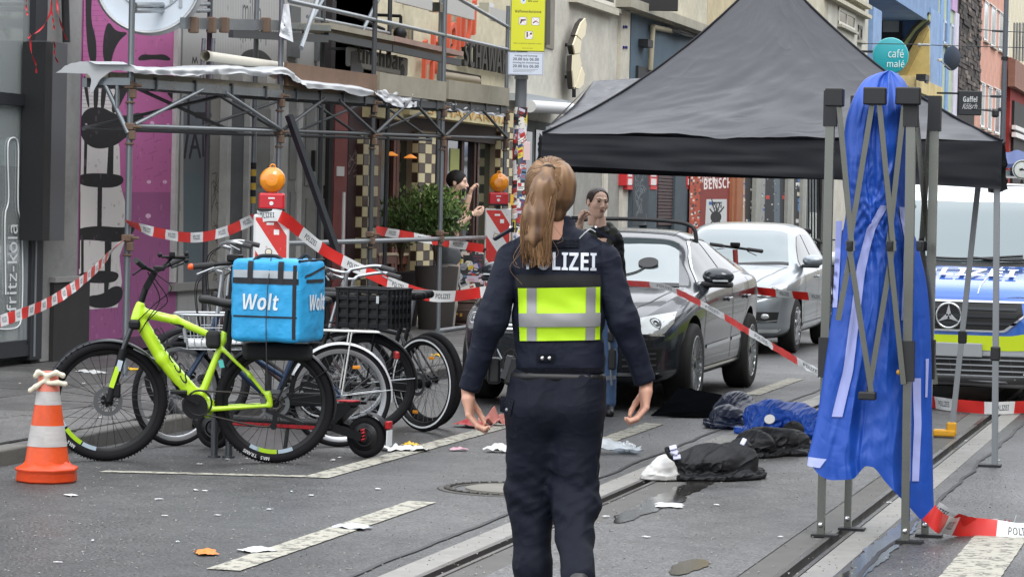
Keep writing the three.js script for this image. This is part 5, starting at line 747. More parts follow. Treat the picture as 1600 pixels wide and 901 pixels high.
// --- city bicycles behind
function bicycle(label, fpx, rpx, R, o) {
  const gf = P(fpx[0], fpx[1], fpx[2]), gr = P(rpx[0], rpx[1], rpx[2]); gf.y = gr.y = 0;
  const mid = gf.clone().add(gr).multiplyScalar(0.5), wb = gf.distanceTo(gr), ang = Math.atan2(-(gr.z - gf.z), gr.x - gf.x);
  const t = thing('bicycle', label, 'bicycle', V(mid.x, 0, mid.z), ang, 'bicycles parked beside the green electric bicycle');
  const fh = V(-wb / 2, R, 0), rh = V(wb / 2, R, 0), m = o.paint;
  wheel(t, fh, R, { ...o.w, turn: o.steer ?? 0 }); wheel(t, rh, R, o.w);
  const bb = V(wb / 2 - 0.43, 0.28, 0), sT = V(bb.x + 0.17, 0.72, 0), hB = V(-wb / 2 + 0.2, 0.66, 0), hT = V(-wb / 2 + 0.25, 0.84, 0);
  obj('frame', [cyl(hB, hT, 0.02), cyl(hB, bb, 0.019), cyl(V(hB.x + 0.02, hB.y + 0.08, 0), o.step ? V(bb.x + 0.06, 0.45, 0) : V(sT.x - 0.02, sT.y - 0.05, 0), 0.016), cyl(bb, sT, 0.017), ...[-0.055, 0.055].flatMap(z => [cyl(bb, V(rh.x, rh.y, z), 0.01), cyl(V(sT.x, sT.y - 0.06, 0), V(rh.x, rh.y, z), 0.008)])], m, t);
  obj('fork', [-0.05, 0.05].flatMap(z => [cyl(V(hB.x, hB.y, z), V(fh.x, fh.y, z), 0.012)]).concat([rb(0.05, 0.04, 0.13, 0.01, hB.x, hB.y, 0)]), m, t);
  st(t, 'stem', hT, V(hT.x + 0.03, o.barH ?? 1.02, 0), 0.014, alu);
  const bh = o.barH ?? 1.02, bx0 = hT.x + 0.0; const hp = [V(bx0 + 0.2, bh + 0.02, 0.31), V(bx0 + 0.06, bh + 0.05, 0.26), V(bx0 - 0.04, bh + 0.02, 0.1), V(bx0 + 0.02, bh, 0), V(bx0 - 0.04, bh + 0.02, -0.1), V(bx0 + 0.06, bh + 0.05, -0.26), V(bx0 + 0.2, bh + 0.02, -0.31)];
  obj('handlebar', tube(hp, 0.0125, 40, 8), o.barM ?? alu, t); for (const s of [0, 1]) { const a = hp[s ? 6 : 0], b = hp[s ? 5 : 1]; st(t, 'grip', a, a.clone().lerp(b, 0.75), 0.018, o.grip ?? M(0x3a3a3c, 0.8)); obj('brake_lever', tube([a.clone().lerp(b, 0.9).add(V(-0.03, -0.02, 0)), a.clone().lerp(b, 0.3).add(V(-0.04, -0.035, 0))], 0.006, 4, 5), alu, t); }
  for (const s of [0.12, -0.12]) obj('cable', tube([V(bx0 - 0.03, bh + 0.02, s), V(bx0 - 0.13, bh - 0.06, s * 0.7), V(hB.x - 0.06, hB.y + 0.1, s * 0.3), V(hB.x, hB.y - 0.1, 0.03)], 0.0035, 24, 5), blk, t);
  if (o.lamp) obj('headlamp', [lathe([[0, 0], [0.035, 0], [0.04, 0.03], [0.025, 0.07], [0, 0.075]], 16).rotateZ(-Math.PI / 2).translate(hT.x - 0.11, hT.y + 0.05, 0)], blk, t);
  st(t, 'seat_post', sT, V(sT.x + 0.045, 0.9, 0), 0.014, alu); obj('saddle', [rb(0.27, 0.055, 0.10, 0.03, sT.x + 0.06, 0.94, 0, 3), rb(0.12, 0.06, 0.17, 0.03, sT.x + 0.13, 0.945, 0, 3)], o.saddle ?? blk, t);
  if (o.fender) { fender(t, rh, R, 2.75, -0.12, 0.06, o.fender); if (!o.noFront) fender(t, fh, R, 3.3, 0.9, 0.06, o.fender); obj('mudguard_stay', [-0.05, 0.05].map(z => cyl(V(rh.x, rh.y, z), V(rh.x + R * 0.98, rh.y + 0.04, z * 0.7), 0.003)), alu, t); }
  if (o.rack) obj('rear_rack', [...[-0.065, 0.065].flatMap(z => [cyl(V(sT.x - 0.01, 0.76, z), V(rh.x + 0.24, 0.75, z), 0.006), cyl(V(rh.x, rh.y, z), V(rh.x + 0.06, 0.755, z), 0.005)]), cyl(V(rh.x + 0.24, 0.75, -0.065), V(rh.x + 0.24, 0.75, 0.065), 0.006), cyl(V(rh.x, 0.755, -0.065), V(rh.x, 0.755, 0.065), 0.005)], o.rackM ?? blk, t);
  if (o.rackM) obj('rear_lamp', [rb(0.03, 0.05, 0.09, 0.01, rh.x + R + 0.03, 0.6, 0)], M(0x8d1a1a, 0.3), t);
  obj('chain_guard', [rb(0.36, 0.09, 0.02, 0.03, bb.x + 0.15, bb.y + 0.03, 0.05)], blk, t); obj('crank', bar(V(bb.x, bb.y, 0.07), V(bb.x - 0.12, bb.y - 0.11, 0.08), 0.014, 0.022), alu, t); obj('crank', bar(V(bb.x, bb.y, -0.07), V(bb.x + 0.12, bb.y + 0.11, -0.08), 0.014, 0.022), alu, t); obj('pedal', rb(0.09, 0.022, 0.08, 0.006, bb.x - 0.12, bb.y - 0.11, 0.13), blk, t); obj('pedal', rb(0.09, 0.022, 0.08, 0.006, bb.x + 0.12, bb.y + 0.11, -0.13), blk, t);
  if (o.disc) obj('brake_disc', new THREE.RingGeometry(0.06, 0.085, 40).translate(rh.x, rh.y, 0.06), M(0x55575a, 0.35, 0.7), t);
  if (o.reflect) for (const [x, y] of [[-0.06, -0.6], [0.1, 0.55]]) obj('spoke_reflector', rb(0.05, 0.022, 0.012, 0.004, rh.x + x, rh.y + R * y, 0.02), M(0xd98a1c, 0.3), t);
  if (o.more) o.more(t, { fh, rh, bb, sT, hB, hT, bh });
  return t;
}
const whiteStripe = M(0xd4d8da, 0.4);
bicycle('city bicycle with white mudguards, white front basket and blue fork', [275, 640, 18.5], [531, 616, 18.7], 0.335, { paint: M(0x22344f, 0.35, 0.2), fender: M(0xc9ccd0, 0.3, 0.1), rim: rimS, steer: 0.5, w: { rim: rimS, tyreM: tyreM, tyre: 0.019, hub: alu }, barM: M(0xc4c7ca, 0.25, 0.7), barH: 1.12, rack: true, rackM: M(0xc9cac8, 0.4), noFront: true, step: true, reflect: true, grip: M(0x4a4b4e, 0.8),
  more: (t, k) => { // wire basket
    const bm = M(0xb4b8bb, 0.35, 0.6), cx = k.hT.x - 0.02, y0 = 0.63, W = 0.2, D = 0.15, g = []; const ring = (y, s, r) => tube([V(cx - W * s, y, -D * s), V(cx + W * s, y, -D * s), V(cx + W * s, y, D * s), V(cx - W * s, y, D * s)], r, 40, 5, true);
    obj('basket_rim', [ring(y0 + 0.22, 1.05, 0.009)], bm, t); g.push(ring(y0 + 0.14, 0.98, 0.003), ring(y0 + 0.07, 0.92, 0.003), ring(y0, 0.85, 0.004)); for (let i = 0; i < 9; i++) { const a = -1 + i / 4; for (const s of [-1, 1]) g.push(cyl(V(cx + W * 0.85 * a, y0, D * 0.85 * s), V(cx + W * 1.02 * a, y0 + 0.22, D * 1.02 * s), 0.0028, 0.0028, 5)); } for (let i = 0; i < 7; i++) { const a = -1 + i / 3; for (const s of [-1, 1]) g.push(cyl(V(cx + W * 0.85 * s, y0, D * 0.85 * a), V(cx + W * 1.02 * s, y0 + 0.22, D * 1.02 * a), 0.0028, 0.0028, 5)); } obj('basket_wire', g, bm, t).userData.kind = 'stuff'; obj('basket_tray', rb(0.34, 0.05, 0.25, 0.02, cx, y0 + 0.03, 0), M(0xc9ccce, 0.5), t); } });
bicycle('black city bicycle carrying the black plastic crate on its rack', [318, 612, 19.9], [572, 597, 19.9], 0.345, { paint: blk, fender: M(0x1a1b1d, 0.35), w: { rim: rimD, tyre: 0.02, spoke: spokeM }, rack: true, barM: blk, barH: 1.1, lamp: true, steer: -0.3 });
bicycle('black bicycle with a white striped rear tyre right of the crate bike', [500, 586, 20.95], [662, 594, 20.1], 0.335, { paint: M(0x202226, 0.4, 0.3), w: { rim: rimD, tyre: 0.021, stripe: whiteStripe, spoke: spokeM }, disc: true, barH: 1.08, reflect: true, lamp: true });
bicycle('rearmost black bicycle, tyre just showing behind the white striped wheel', [512, 584, 21.4], [674, 588, 20.5], 0.34, { paint: M(0x2a2a2c, 0.4, 0.3), w: { rim: rimD, tyre: 0.024, spoke: spokeM }, barH: 1.02 });
bicycle('dark bicycle wedged behind the delivery bag with silver handlebar', [296, 604, 20.6], [540, 598, 20.6], 0.335, { paint: M(0x3a2d30, 0.4, 0.2), w: { rim: rimS, tyre: 0.02, spoke: spokeM }, barH: 1.24, barM: M(0xb4b7ba, 0.3, 0.7), fender: M(0x202124, 0.4), lamp: true, steer: 0.35 });
// --- black plastic crate on the rack
{
  const c = P(583, 512, 19.75), t = thing('plastic_crate', 'black slatted plastic crate on the rack of a black bicycle', 'crate', c, YAW - 0.42), pm = MP(0x141518, 0.4, 0, { specularIntensity: 0.5 }), W = 0.40, H = 0.27, D = 0.32;
  const side = (w, ry, x, z) => { const g = new THREE.Group(); for (const [y, h] of [[0.02, 0.035], [0.085, 0.03], [0.15, 0.03], [0.205, 0.03], [0.255, 0.03]]) { const m = obj('slat', rb(w, h, 0.012, 0.004, 0, y, 0), pm, t); m.rotation.y = ry; m.position.set(x, 0, z); } for (let i = 0; i < 6; i++) { const m = obj('rib', bx(0.012, H - 0.01, 0.016, -w / 2 + 0.01 + i * (w - 0.02) / 5, H / 2, 0.004), pm, t); m.rotation.y = ry; m.position.set(x, 0, z); } };
  side(W, 0, 0, D / 2); side(W, Math.PI, 0, -D / 2); side(D, Math.PI / 2, W / 2, 0); side(D, -Math.PI / 2, -W / 2, 0);
  obj('liner', [bx(W - 0.02, 0.01, D - 0.02, 0, 0.01, 0), bx(W - 0.014, 0.2, 0.003, 0, 0.12, D / 2 - 0.012), bx(0.003, 0.2, D - 0.014, W / 2 - 0.012, 0.12, 0)], M(0x101113, 0.6), t); obj('rim', [rb(W + 0.03, 0.016, 0.025, 0.006, 0, H, D / 2), rb(W + 0.03, 0.016, 0.025, 0.006, 0, H, -D / 2), rb(0.025, 0.016, D + 0.03, 0.006, W / 2, H, 0), rb(0.025, 0.016, D + 0.03, 0.006, -W / 2, H, 0)], pm, t); obj('label', bx(0.02, 0.05, 0.002, 0.115, 0.2, D / 2 + 0.012), M(0xaab0b4, 0.5), t);
}
// --- electric kick scooter
{
  const a = P(335, 690, 18.35), b = P(572, 686, 17.95); a.y = b.y = 0; const wb = a.distanceTo(b), mid = a.clone().add(b).multiplyScalar(0.5), t = thing('kick_scooter', 'black electric kick scooter with red deck stripe behind the green bicycle', 'scooter', mid, Math.atan2(-(b.z - a.z), b.x - a.x)), R = 0.132, rd = M(0xa3141e, 0.4);
  for (const x of [-wb / 2, wb / 2]) { const w = new THREE.Group(); w.name = 'wheel'; w.position.set(x, R, 0); t.add(w); obj('tyre', new THREE.TorusGeometry(R - 0.03, 0.03, 12, 40), tyreM, w); obj('rim', [lathe([[0, -0.03], [R - 0.045, -0.028], [R - 0.045, 0.028], [0, 0.03]], 30).rotateX(Math.PI / 2)], M(0x1a1a1c, 0.4, 0.4), w); obj('hub', [cyl(V(0, 0, -0.05), V(0, 0, 0.05), 0.03), new THREE.TorusGeometry(0.055, 0.005, 6, 24).translate(0, 0, 0.032)], M(0x3a3b3d, 0.4, 0.6), w); if (x > 0) obj('red_spring', [tube(Array.from({ length: 16 }, (_, i) => V(0.012 * Math.cos(i * 1.6), 0.05 - 0.005 * i, 0.055 + 0.012 * Math.sin(i * 1.6))), 0.006, 60, 5)], rd, w); }
  obj('deck', rb(wb - 0.28, 0.06, 0.17, 0.02, -0.06, 0.19, 0, 3), blk, t); obj('deck_stripe', bx(wb - 0.34, 0.022, 0.004, -0.06, 0.178, 0.087), rd, t);
  obj('rear_arm', [bar(V(wb / 2 - 0.26, 0.2, 0.06), V(wb / 2, R, 0.07), 0.02, 0.05), bar(V(wb / 2 - 0.26, 0.2, -0.06), V(wb / 2, R, -0.07), 0.02, 0.05), bar(V(wb / 2 - 0.24, 0.2, 0), V(wb / 2 - 0.1, 0.33, 0), 0.13, 0.06)], blk, t);
  obj('rear_fender', [extr([[-0.2, 0.23], [-0.1, 0.33], [0.02, 0.345], [0.02, 0.325], [-0.08, 0.30], [-0.15, 0.2]], 0.1, 0.004).translate(wb / 2 - 0.1, 0, -0.05), grid(20, 4, (u, v) => { const q = lerp(2.2, 0.1, u); return V(wb / 2 + Math.cos(q) * (R + 0.02), R + Math.sin(q) * (R + 0.02), (v - 0.5) * 0.085); })], blk, t); obj('fender_edge', bx(0.12, 0.006, 0.105, wb / 2 - 0.13, 0.35, 0), rd, t);
  obj('rear_lamp', rb(0.03, 0.05, 0.06, 0.008, wb / 2 + R + 0.02, R + 0.08, 0), M(0xa41c20, 0.25), t); obj('number_plate', bx(0.006, 0.1, 0.075, wb / 2 + R + 0.03, R + 0.0, 0.01).rotateZ(0), M(0xd0d4d6, 0.5), t);
  const hx = -wb / 2 + 0.12, hv = s => V(hx + s * 0.22, 1.19 + s * 0.03, -s * 0.15); obj('stem', [cyl(V(-wb / 2 + 0.04, 0.2, 0), V(hx, 1.17, 0), 0.026)], blk, t); obj('handlebar', [cyl(hv(-1), hv(1), 0.014)], blk, t); for (const s of [-1, 1]) st(t, 'grip', hv(s), hv(s * 0.5), 0.019, M(0x2b2b2d, 0.8)); obj('indicator', sph(0.022, ...hv(-1.05).toArray()), M(0xd9541c, 0.4), t); obj('display', rb(0.09, 0.045, 0.07, 0.01, hx, 1.22, 0), blk, t); obj('brake_lever', [cyl(hv(-0.45).add(V(0, -0.02, 0.03)), hv(-0.9).add(V(0.03, -0.05, 0.06)), 0.006), cyl(hv(0.45).add(V(0, -0.02, 0.03)), hv(0.9).add(V(0.0, -0.05, 0.06)), 0.006)], alu, t); obj('front_fork', [bar(V(-wb / 2 + 0.06, 0.26, 0.05), V(-wb / 2, R, 0.05), 0.012, 0.04), bar(V(-wb / 2 + 0.06, 0.26, -0.05), V(-wb / 2, R, -0.05), 0.012, 0.04)], blk, t); obj('kickstand', [bar(V(0.02, 0.17, 0.07), V(0.03, 0.01, 0.13), 0.02, 0.02)], blk, t);
}
// --- steel stand posts between the bikes
{ const g = G(335, 717), t = thing('bike_stand', 'short twin post steel bicycle stand beneath the green bicycle', 'bike stand', V(g.x, 0, g.z - 0.12), YAW), s = M(0x5d6164, 0.35, 0.7); obj('hoop', tube([V(-0.045, 0, 0), V(-0.045, 0.2, 0), V(-0.04, 0.31, 0), V(0, 0.35, 0), V(0.04, 0.31, 0), V(0.045, 0.2, 0), V(0.045, 0, 0)], 0.022, 40, 12), s, t); obj('foot', [cyl(V(-0.045, 0, 0), V(-0.045, 0.012, 0), 0.04), cyl(V(0.045, 0, 0), V(0.045, 0.012, 0), 0.04)], s, t); }

// ================================================================ cars
function interp(tab, s) { let k = 0; while (k < tab.length - 2 && s > tab[k + 1][0]) k++; const n = tab.length, p = i => tab[clamp(i, 0, n - 1)], [x0, y0] = p(k), [x1, y1] = p(k + 1), t = clamp((s - x0) / (x1 - x0), 0, 1); const m = (i) => { const a = p(i - 1), b = p(i + 1); return b[0] === a[0] ? 0 : (b[1] - a[1]) / (b[0] - a[0]); }; const sl = (y1 - y0) / (x1 - x0); let m0 = m(k), m1 = m(k + 1); if (m0 * sl < 0) m0 = 0; if (m1 * sl < 0) m1 = 0; m0 = Math.sign(sl) * Math.min(Math.abs(m0), 2.2 * Math.abs(sl)); m1 = Math.sign(sl) * Math.min(Math.abs(m1), 2.2 * Math.abs(sl)); const h = x1 - x0, t2 = t * t, t3 = t2 * t; return (2 * t3 - 3 * t2 + 1) * y0 + (t3 - 2 * t2 + t) * h * m0 + (-2 * t3 + 3 * t2) * y1 + (t3 - t2) * h * m1; }
function carBody(c) { // ring sections from nose (s=0) to tail; local z = L/2 - s
  const ns = 110, half = [], rings = [];
  for (let i = 0; i <= ns; i++) {
    const u = i / ns, s = c.L * (u < 0.18 ? 0.18 * Math.pow(u / 0.18, 1.6) : u > 0.88 ? 1 - 0.12 * Math.pow((1 - u) / 0.12, 1.5) : u);
    const yt = interp(c.top, s), ys = Math.min(interp(c.belt, s), yt - 0.012), yb = interp(c.bot, s), hw = interp(c.hw, s), cab = clamp((yt - ys) / 0.32, 0, 1), rw = lerp(hw * 0.84, interp(c.rw, s), sst(0.1, 0.9, cab)), k = Math.max(0.12, cab);
    const q = [[0, yb], [hw * 0.8, yb], [hw * 0.96, yb + 0.07], [hw * (c.flat ?? 1), lerp(yb, ys, 0.42)], [hw * 1.0, lerp(yb, ys, 0.72)], [hw * 0.985, ys - 0.045], [hw * 0.95, ys], [lerp(hw * 0.93, rw, 0.1), lerp(ys, yt, 0.12)], [lerp(hw * 0.93, rw, 0.85), lerp(ys, yt, 0.76)], [rw * 0.97, yt - 0.055 * k], [rw * 0.8, yt - 0.02 * k], [rw * 0.42, yt - 0.004 * k], [0, yt]];
    const cu = new THREE.CatmullRomCurve3(q.map(p => V(p[0], p[1], 0)), false, 'centripetal').getPoints(48); rings.push(cu.map(p => V(p.x, p.y, c.L / 2 - s)));
  }
  const n = rings[0].length, m = 2 * (n - 1), pos = [], ix = [];
  for (const r of rings) { for (let j = 0; j < n; j++) pos.push(r[j].x, r[j].y, r[j].z); for (let j = n - 2; j > 0; j--) pos.push(-r[j].x, r[j].y, r[j].z); }
  for (let i = 0; i < ns; i++) for (let j = 0; j < m; j++) { const a = i * m + j, b = i * m + (j + 1) % m, d = a + m, e = b + m; ix.push(a, b, e, a, e, d); }
  for (const [i, f] of [[0, 0], [ns, 1]]) { const r = rings[i], ci = pos.length / 3; pos.push(0, (r[0].y + r[n - 1].y) / 2, r[0].z); for (let j = 0; j < m; j++) { const a = i * m + j, b = i * m + (j + 1) % m; f ? ix.push(ci, a, b) : ix.push(ci, b, a); } }
  const g = new THREE.BufferGeometry(); g.setAttribute('position', new THREE.Float32BufferAttribute(pos, 3)); g.setAttribute('uv', new THREE.Float32BufferAttribute(new Float32Array(pos.length / 3 * 2), 2)); g.setIndex(ix);
  // outward orientation
  g.computeVertexNormals(); const nn = g.attributes.normal, mid = Math.floor(ns / 2) * m + Math.floor(n / 2); if (nn.getX(mid) < 0) { const a = g.index.array; for (let k = 0; k < a.length; k += 3) { const t = a[k]; a[k] = a[k + 1]; a[k + 1] = t; } g.computeVertexNormals(); }
  return g;
}
function carWheel(t, x, y, z, R, w, rimM, n, style) {
  const side = Math.sign(x), W = new THREE.Group(); W.name = 'wheel'; W.position.set(x, y, z); W.rotation.y = side > 0 ? 0 : Math.PI; t.add(W); // outer face looks along local +x
  const rt = g => g.rotateZ(-Math.PI / 2), ri = R * 0.70;
  obj('tyre', [rt(lathe([[ri, -w / 2], [R * 0.9, -w / 2], [R * 0.98, -w * 0.42], [R, -w * 0.3], [R, w * 0.3], [R * 0.98, w * 0.42], [R * 0.9, w / 2], [ri, w * 0.47]], 48))], M(0x141415, 0.85), W);
  const sp = [rt(lathe([[ri, w * 0.47], [ri * 0.97, w * 0.5], [ri * 0.93, w * 0.46], [ri * 0.9, w * 0.2], [ri * 0.9, -w * 0.4]], 48)), rt(lathe([[0, w * 0.42], [0.05, w * 0.42], [0.065, w * 0.36], [0.07, w * 0.2]], 24))];
  for (let i = 0; i < n; i++) { const a = i / n * 6.2832; for (const o of style === 'twin' ? [-0.13, 0.13] : [0]) { const p0 = V(w * 0.36, 0.05 * Math.cos(a + o * 2), 0.05 * Math.sin(a + o * 2)), p1 = V(w * 0.44, ri * 0.94 * Math.cos(a + o), ri * 0.94 * Math.sin(a + o)); sp.push(bar(p0, p1, 0.026, style === 'twin' ? 0.02 : 0.045, V(1, 0, 0))); } }
  obj('rim', sp, rimM, W); obj('brake_disc', rt(lathe([[0, 0], [R * 0.5, 0], [R * 0.5, 0.02], [0, 0.02]], 30)).translate(0.0, 0, 0), M(0x4c4c4c, 0.5, 0.6), W); obj('hub_cap', rt(lathe([[0, w * 0.44], [0.03, w * 0.435], [0.033, w * 0.4]], 20)), M(0x2b2c2e, 0.3, 0.6), W);
}
const ev = new Evaluator(); ev.useGroups = true;
function car(name, label, cat, pos, c) {
  const t = thing(name, label, cat, V(pos[0], 0, pos[1]), 0);
  let A = new Brush(carBody(c), new THREE.MeshBasicMaterial()); A.updateMatrixWorld();
  for (const az of c.axles) for (const s of [-1, 1]) { const g = new THREE.CylinderGeometry(c.R + 0.055, c.R + 0.055, 0.5, 48).rotateZ(Math.PI / 2); const B = new Brush(g, new THREE.MeshBasicMaterial()); B.position.set(s * (c.track + 0.16), c.R + 0.01, c.L / 2 - az); B.updateMatrixWorld(); A = ev.evaluate(A, B, SUBTRACTION); A.updateMatrixWorld(); }
  // the first group is painted metal, the rest is the dark arch lining
  const src = A.geometry, take = gs => { const o = new THREE.BufferGeometry(); const id = src.index ? src.index.array : null, keep = []; for (const g of gs) for (let i = g.start; i < g.start + g.count; i++) keep.push(id ? id[i] : i); for (const k of ['position', 'normal', 'uv']) { const at = src.attributes[k], a = new Float32Array(keep.length * at.itemSize); keep.forEach((v, i) => { for (let q = 0; q < at.itemSize; q++) a[i * at.itemSize + q] = at.array[v * at.itemSize + q]; }); o.setAttribute(k, new THREE.BufferAttribute(a, at.itemSize)); } return o; };
  const paintG = take(src.groups.filter(g => g.materialIndex === 0)), body = obj('body', paintG, c.paint, t); const lining = src.groups.filter(g => g.materialIndex !== 0 && g.count); if (lining.length) obj('wheel_arch', take(lining), M(0x0d0d0e, 0.9), t);
  const tm = new THREE.Mesh(paintG, new THREE.MeshBasicMaterial({ side: THREE.DoubleSide })); tm.updateMatrixWorld();
  for (const az of c.axles) for (const s of [-1, 1]) carWheel(t, s * c.track, c.R, c.L / 2 - az, c.R, c.tw ?? 0.21, c.rim, c.spokes, c.style);
  const H = c.L / 2;
  const front = (nm, top, bot, m, l = 0.004, nu = 18, nv = 6, par = t) => obj(nm, patch(tm, top, bot, (x, y) => V(x, y, H + 1), V(0, 0, -1), l, nu, nv), m, par);
  const side = (nm, top, bot, m, l = 0.004, nu = 24, nv = 6, par = t, s = 1) => obj(nm, patch(tm, top.map(p => [H - p[0], p[1]]), bot.map(p => [H - p[0], p[1]]), (z, y) => V(s * 2, y, z), V(-s, 0, 0), l, nu, nv), m, par);
  const above = (nm, top, bot, m, l = 0.004, nu = 20, nv = 10, par = t) => obj(nm, patch(tm, top.map(p => [p[0], H - p[1]]), bot.map(p => [p[0], H - p[1]]), (x, z) => V(x, 3, z), V(0, -1, 0), l, nu, nv), m, par);
  const both = (f) => { f(1); f(-1); };
  obj('underside', bx(c.W * 0.7, 0.12, c.L * 0.86, 0, 0.24, 0), M(0x0c0c0c, 0.9), t);
  const hit = (x, y, z, dir, l = 0) => drop(tm, V(x, y, z), dir, l);
  return { t, body, front, side, above, both, hit, H };
}
const mx = (pts, s) => pts.map(p => [p[0] * s, p[1]]);
const glass = MP(0x556265, 0.03, 0.55, { ior: 1.6, clearcoat: 1, clearcoatRoughness: 0.02 }), glassDark = MP(0x1c2220, 0.03, 0.1, { ior: 1.7 }), seam = M(0x0d0e10, 0.7), lampG = MP(0x9fa3a3, 0.08, 0.35, { clearcoat: 1 }), chromeP = M(0xc6c9cb, 0.16, 1), plast = M(0x17181a, 0.6);
function lampPart(k, nm, pts, s, inner) { const o = k.front(nm, mx(pts[0], s), mx(pts[1], s), lampG, 0.006, 14, 6); o.name = 'headlight'; for (const [x, y, r] of inner) { const h = k.hit(x * s, y, k.H + 1, V(0, 0, -1), 0.004); if (h) { obj('reflector', [new THREE.TorusGeometry(r, 0.007, 8, 28).translate(h.x, h.y, h.z + 0.004), sph(r * 0.8, h.x, h.y, h.z - r * 0.3, 1, 1, 0.5)], MP(0xb9bdbf, 0.06, 0.8), o); } } return o; }
// --- dark grey coupe saloon
{
  const P1 = MP(0x2b3036, 0.22, 0.4, { clearcoat: 0.5, clearcoatRoughness: 0.04 });
  const k = car('parked_car', 'dark grey four door coupe parked behind the policewoman, nearest of the two parked cars', 'car', [-5.2, -24.45], { L: 4.8, W: 1.86, R: 0.335, track: 0.83, tw: 0.235, axles: [0.93, 3.64], paint: P1, rim: M(0xa3a7aa, 0.25, 0.9), spokes: 10, style: 'twin', flat: 0.985,
    top: [[0, 0.60], [0.06, 0.70], [0.3, 0.79], [0.7, 0.875], [1.1, 0.935], [1.28, 0.965], [1.5, 1.06], [1.85, 1.235], [2.15, 1.35], [2.6, 1.415], [3.1, 1.395], [3.6, 1.28], [4.05, 1.12], [4.35, 1.06], [4.7, 1.0], [4.8, 0.74]],
    belt: [[0, 0.58], [0.3, 0.70], [0.7, 0.80], [1.2, 0.89], [2, 0.95], [3, 0.985], [3.8, 1.005], [4.4, 0.985], [4.8, 0.7]], bot: [[0, 0.24], [0.2, 0.19], [4.5, 0.21], [4.8, 0.34]],
    hw: [[0, 0.52], [0.06, 0.66], [0.2, 0.79], [0.45, 0.875], [0.9, 0.918], [1.6, 0.925], [3.3, 0.925], [4.0, 0.90], [4.5, 0.82], [4.8, 0.62]], rw: [[0, 0.6], [1.3, 0.70], [1.8, 0.62], [2.3, 0.56], [3.2, 0.55], [3.8, 0.58], [4.8, 0.6]] });
  k.above('windscreen', [[-0.70, 1.33], [0, 1.24], [0.70, 1.33]], [[-0.545, 2.12], [0, 2.08], [0.545, 2.12]], glass); k.above('rear_window', [[-0.5, 3.25], [0.5, 3.25]], [[-0.6, 4.0], [0.6, 4.0]], glassDark);
  k.above('wiper_bay', [[-0.72, 1.25], [0, 1.16], [0.72, 1.25]], [[-0.70, 1.335], [0, 1.245], [0.70, 1.335]], plast, 0.006, 20, 3); k.above('roof_panel', [[-0.46, 2.3], [0.46, 2.3]], [[-0.45, 2.95], [0.45, 2.95]], M(0x3a3d40, 0.2, 0.4), 0.003);
  k.both(s => {
    k.side('side_window', [[1.62, 1.0], [1.98, 1.17], [2.3, 1.29], [2.55, 1.325], [2.62, 1.325]], [[1.62, 0.985], [2.0, 1.0], [2.62, 1.025]], glassDark, 0.005, 24, 8, k.t, s); k.side('side_window', [[2.68, 1.325], [3.05, 1.30], [3.45, 1.2], [3.75, 1.075]], [[2.68, 1.03], [3.3, 1.045], [3.75, 1.055]], glassDark, 0.005, 24, 8, k.t, s);
    k.side('window_trim', [[1.52, 0.98], [1.95, 1.19], [2.3, 1.315], [2.65, 1.36], [3.1, 1.33], [3.5, 1.225], [3.86, 1.06]], [[1.54, 0.965], [1.97, 1.172], [2.31, 1.298], [2.65, 1.343], [3.09, 1.314], [3.48, 1.21], [3.82, 1.056]], chromeP, 0.008, 60, 1, k.t, s);
    for (const l of [[[1.42, 0.90], [1.36, 0.6], [1.42, 0.32]], [[2.66, 0.98], [2.68, 0.6], [2.62, 0.32]], [[3.52, 1.0], [3.45, 0.75], [3.2, 0.5], [3.1, 0.32]]]) k.side('door_seam', l, l.map(p => [p[0] + 0.012, p[1]]), seam, 0.003, 24, 1, k.t, s);
    k.side('side_moulding', [[1.5, 0.47], [2.6, 0.49]], [[1.5, 0.44], [2.6, 0.46]], chromeP, 0.008, 20, 1, k.t, s); k.side('side_moulding', [[2.7, 0.49], [3.15, 0.5]], [[2.7, 0.46], [3.15, 0.47]], chromeP, 0.008, 12, 1, k.t, s); k.side('sill', [[1.4, 0.29], [3.2, 0.30]], [[1.4, 0.265], [3.2, 0.275]], chromeP, 0.008, 20, 1, k.t, s);
    for (const z of [2.42, 3.36]) { const h = k.hit(2 * s, 0.83, k.H - z, V(-s, 0, 0), 0.02); obj('door_handle', rb(0.025, 0.035, 0.19, 0.012, h.x, h.y, h.z, 3), P1, k.t); }
    const h = k.hit(2 * s, 0.98, k.H - 1.72, V(-s, 0, 0)); const o = obj('mirror', [sph(1, h.x + s * 0.14, 1.035, h.z + 0.01, 0.135, 0.075, 0.085, 20)], P1, k.t); obj('mirror_base', [rb(0.26, 0.05, 0.13, 0.02, h.x + s * 0.13, 0.968, h.z + 0.0, 3), bar(V(h.x - 0.03 * s, 0.94, h.z), V(h.x + 0.1 * s, 0.97, h.z), 0.06, 0.05)], plast, o); obj('indicator', rb(0.13, 0.016, 0.03, 0.006, h.x + s * 0.17, 1.0, h.z + 0.075), M(0xaab0b2, 0.2), o);
    lampPart(k, 'headlight', [[[0.50, 0.695], [0.68, 0.745], [0.84, 0.775]], [[0.49, 0.645], [0.62, 0.605], [0.80, 0.60], [0.85, 0.69]]], s, [[0.60, 0.665, 0.045], [0.73, 0.68, 0.05]]);
    k.front('headlight_edge', mx([[0.49, 0.647], [0.62, 0.607], [0.80, 0.602]], s), mx([[0.49, 0.635], [0.62, 0.593], [0.81, 0.588]], s), chromeP, 0.008, 14, 1);
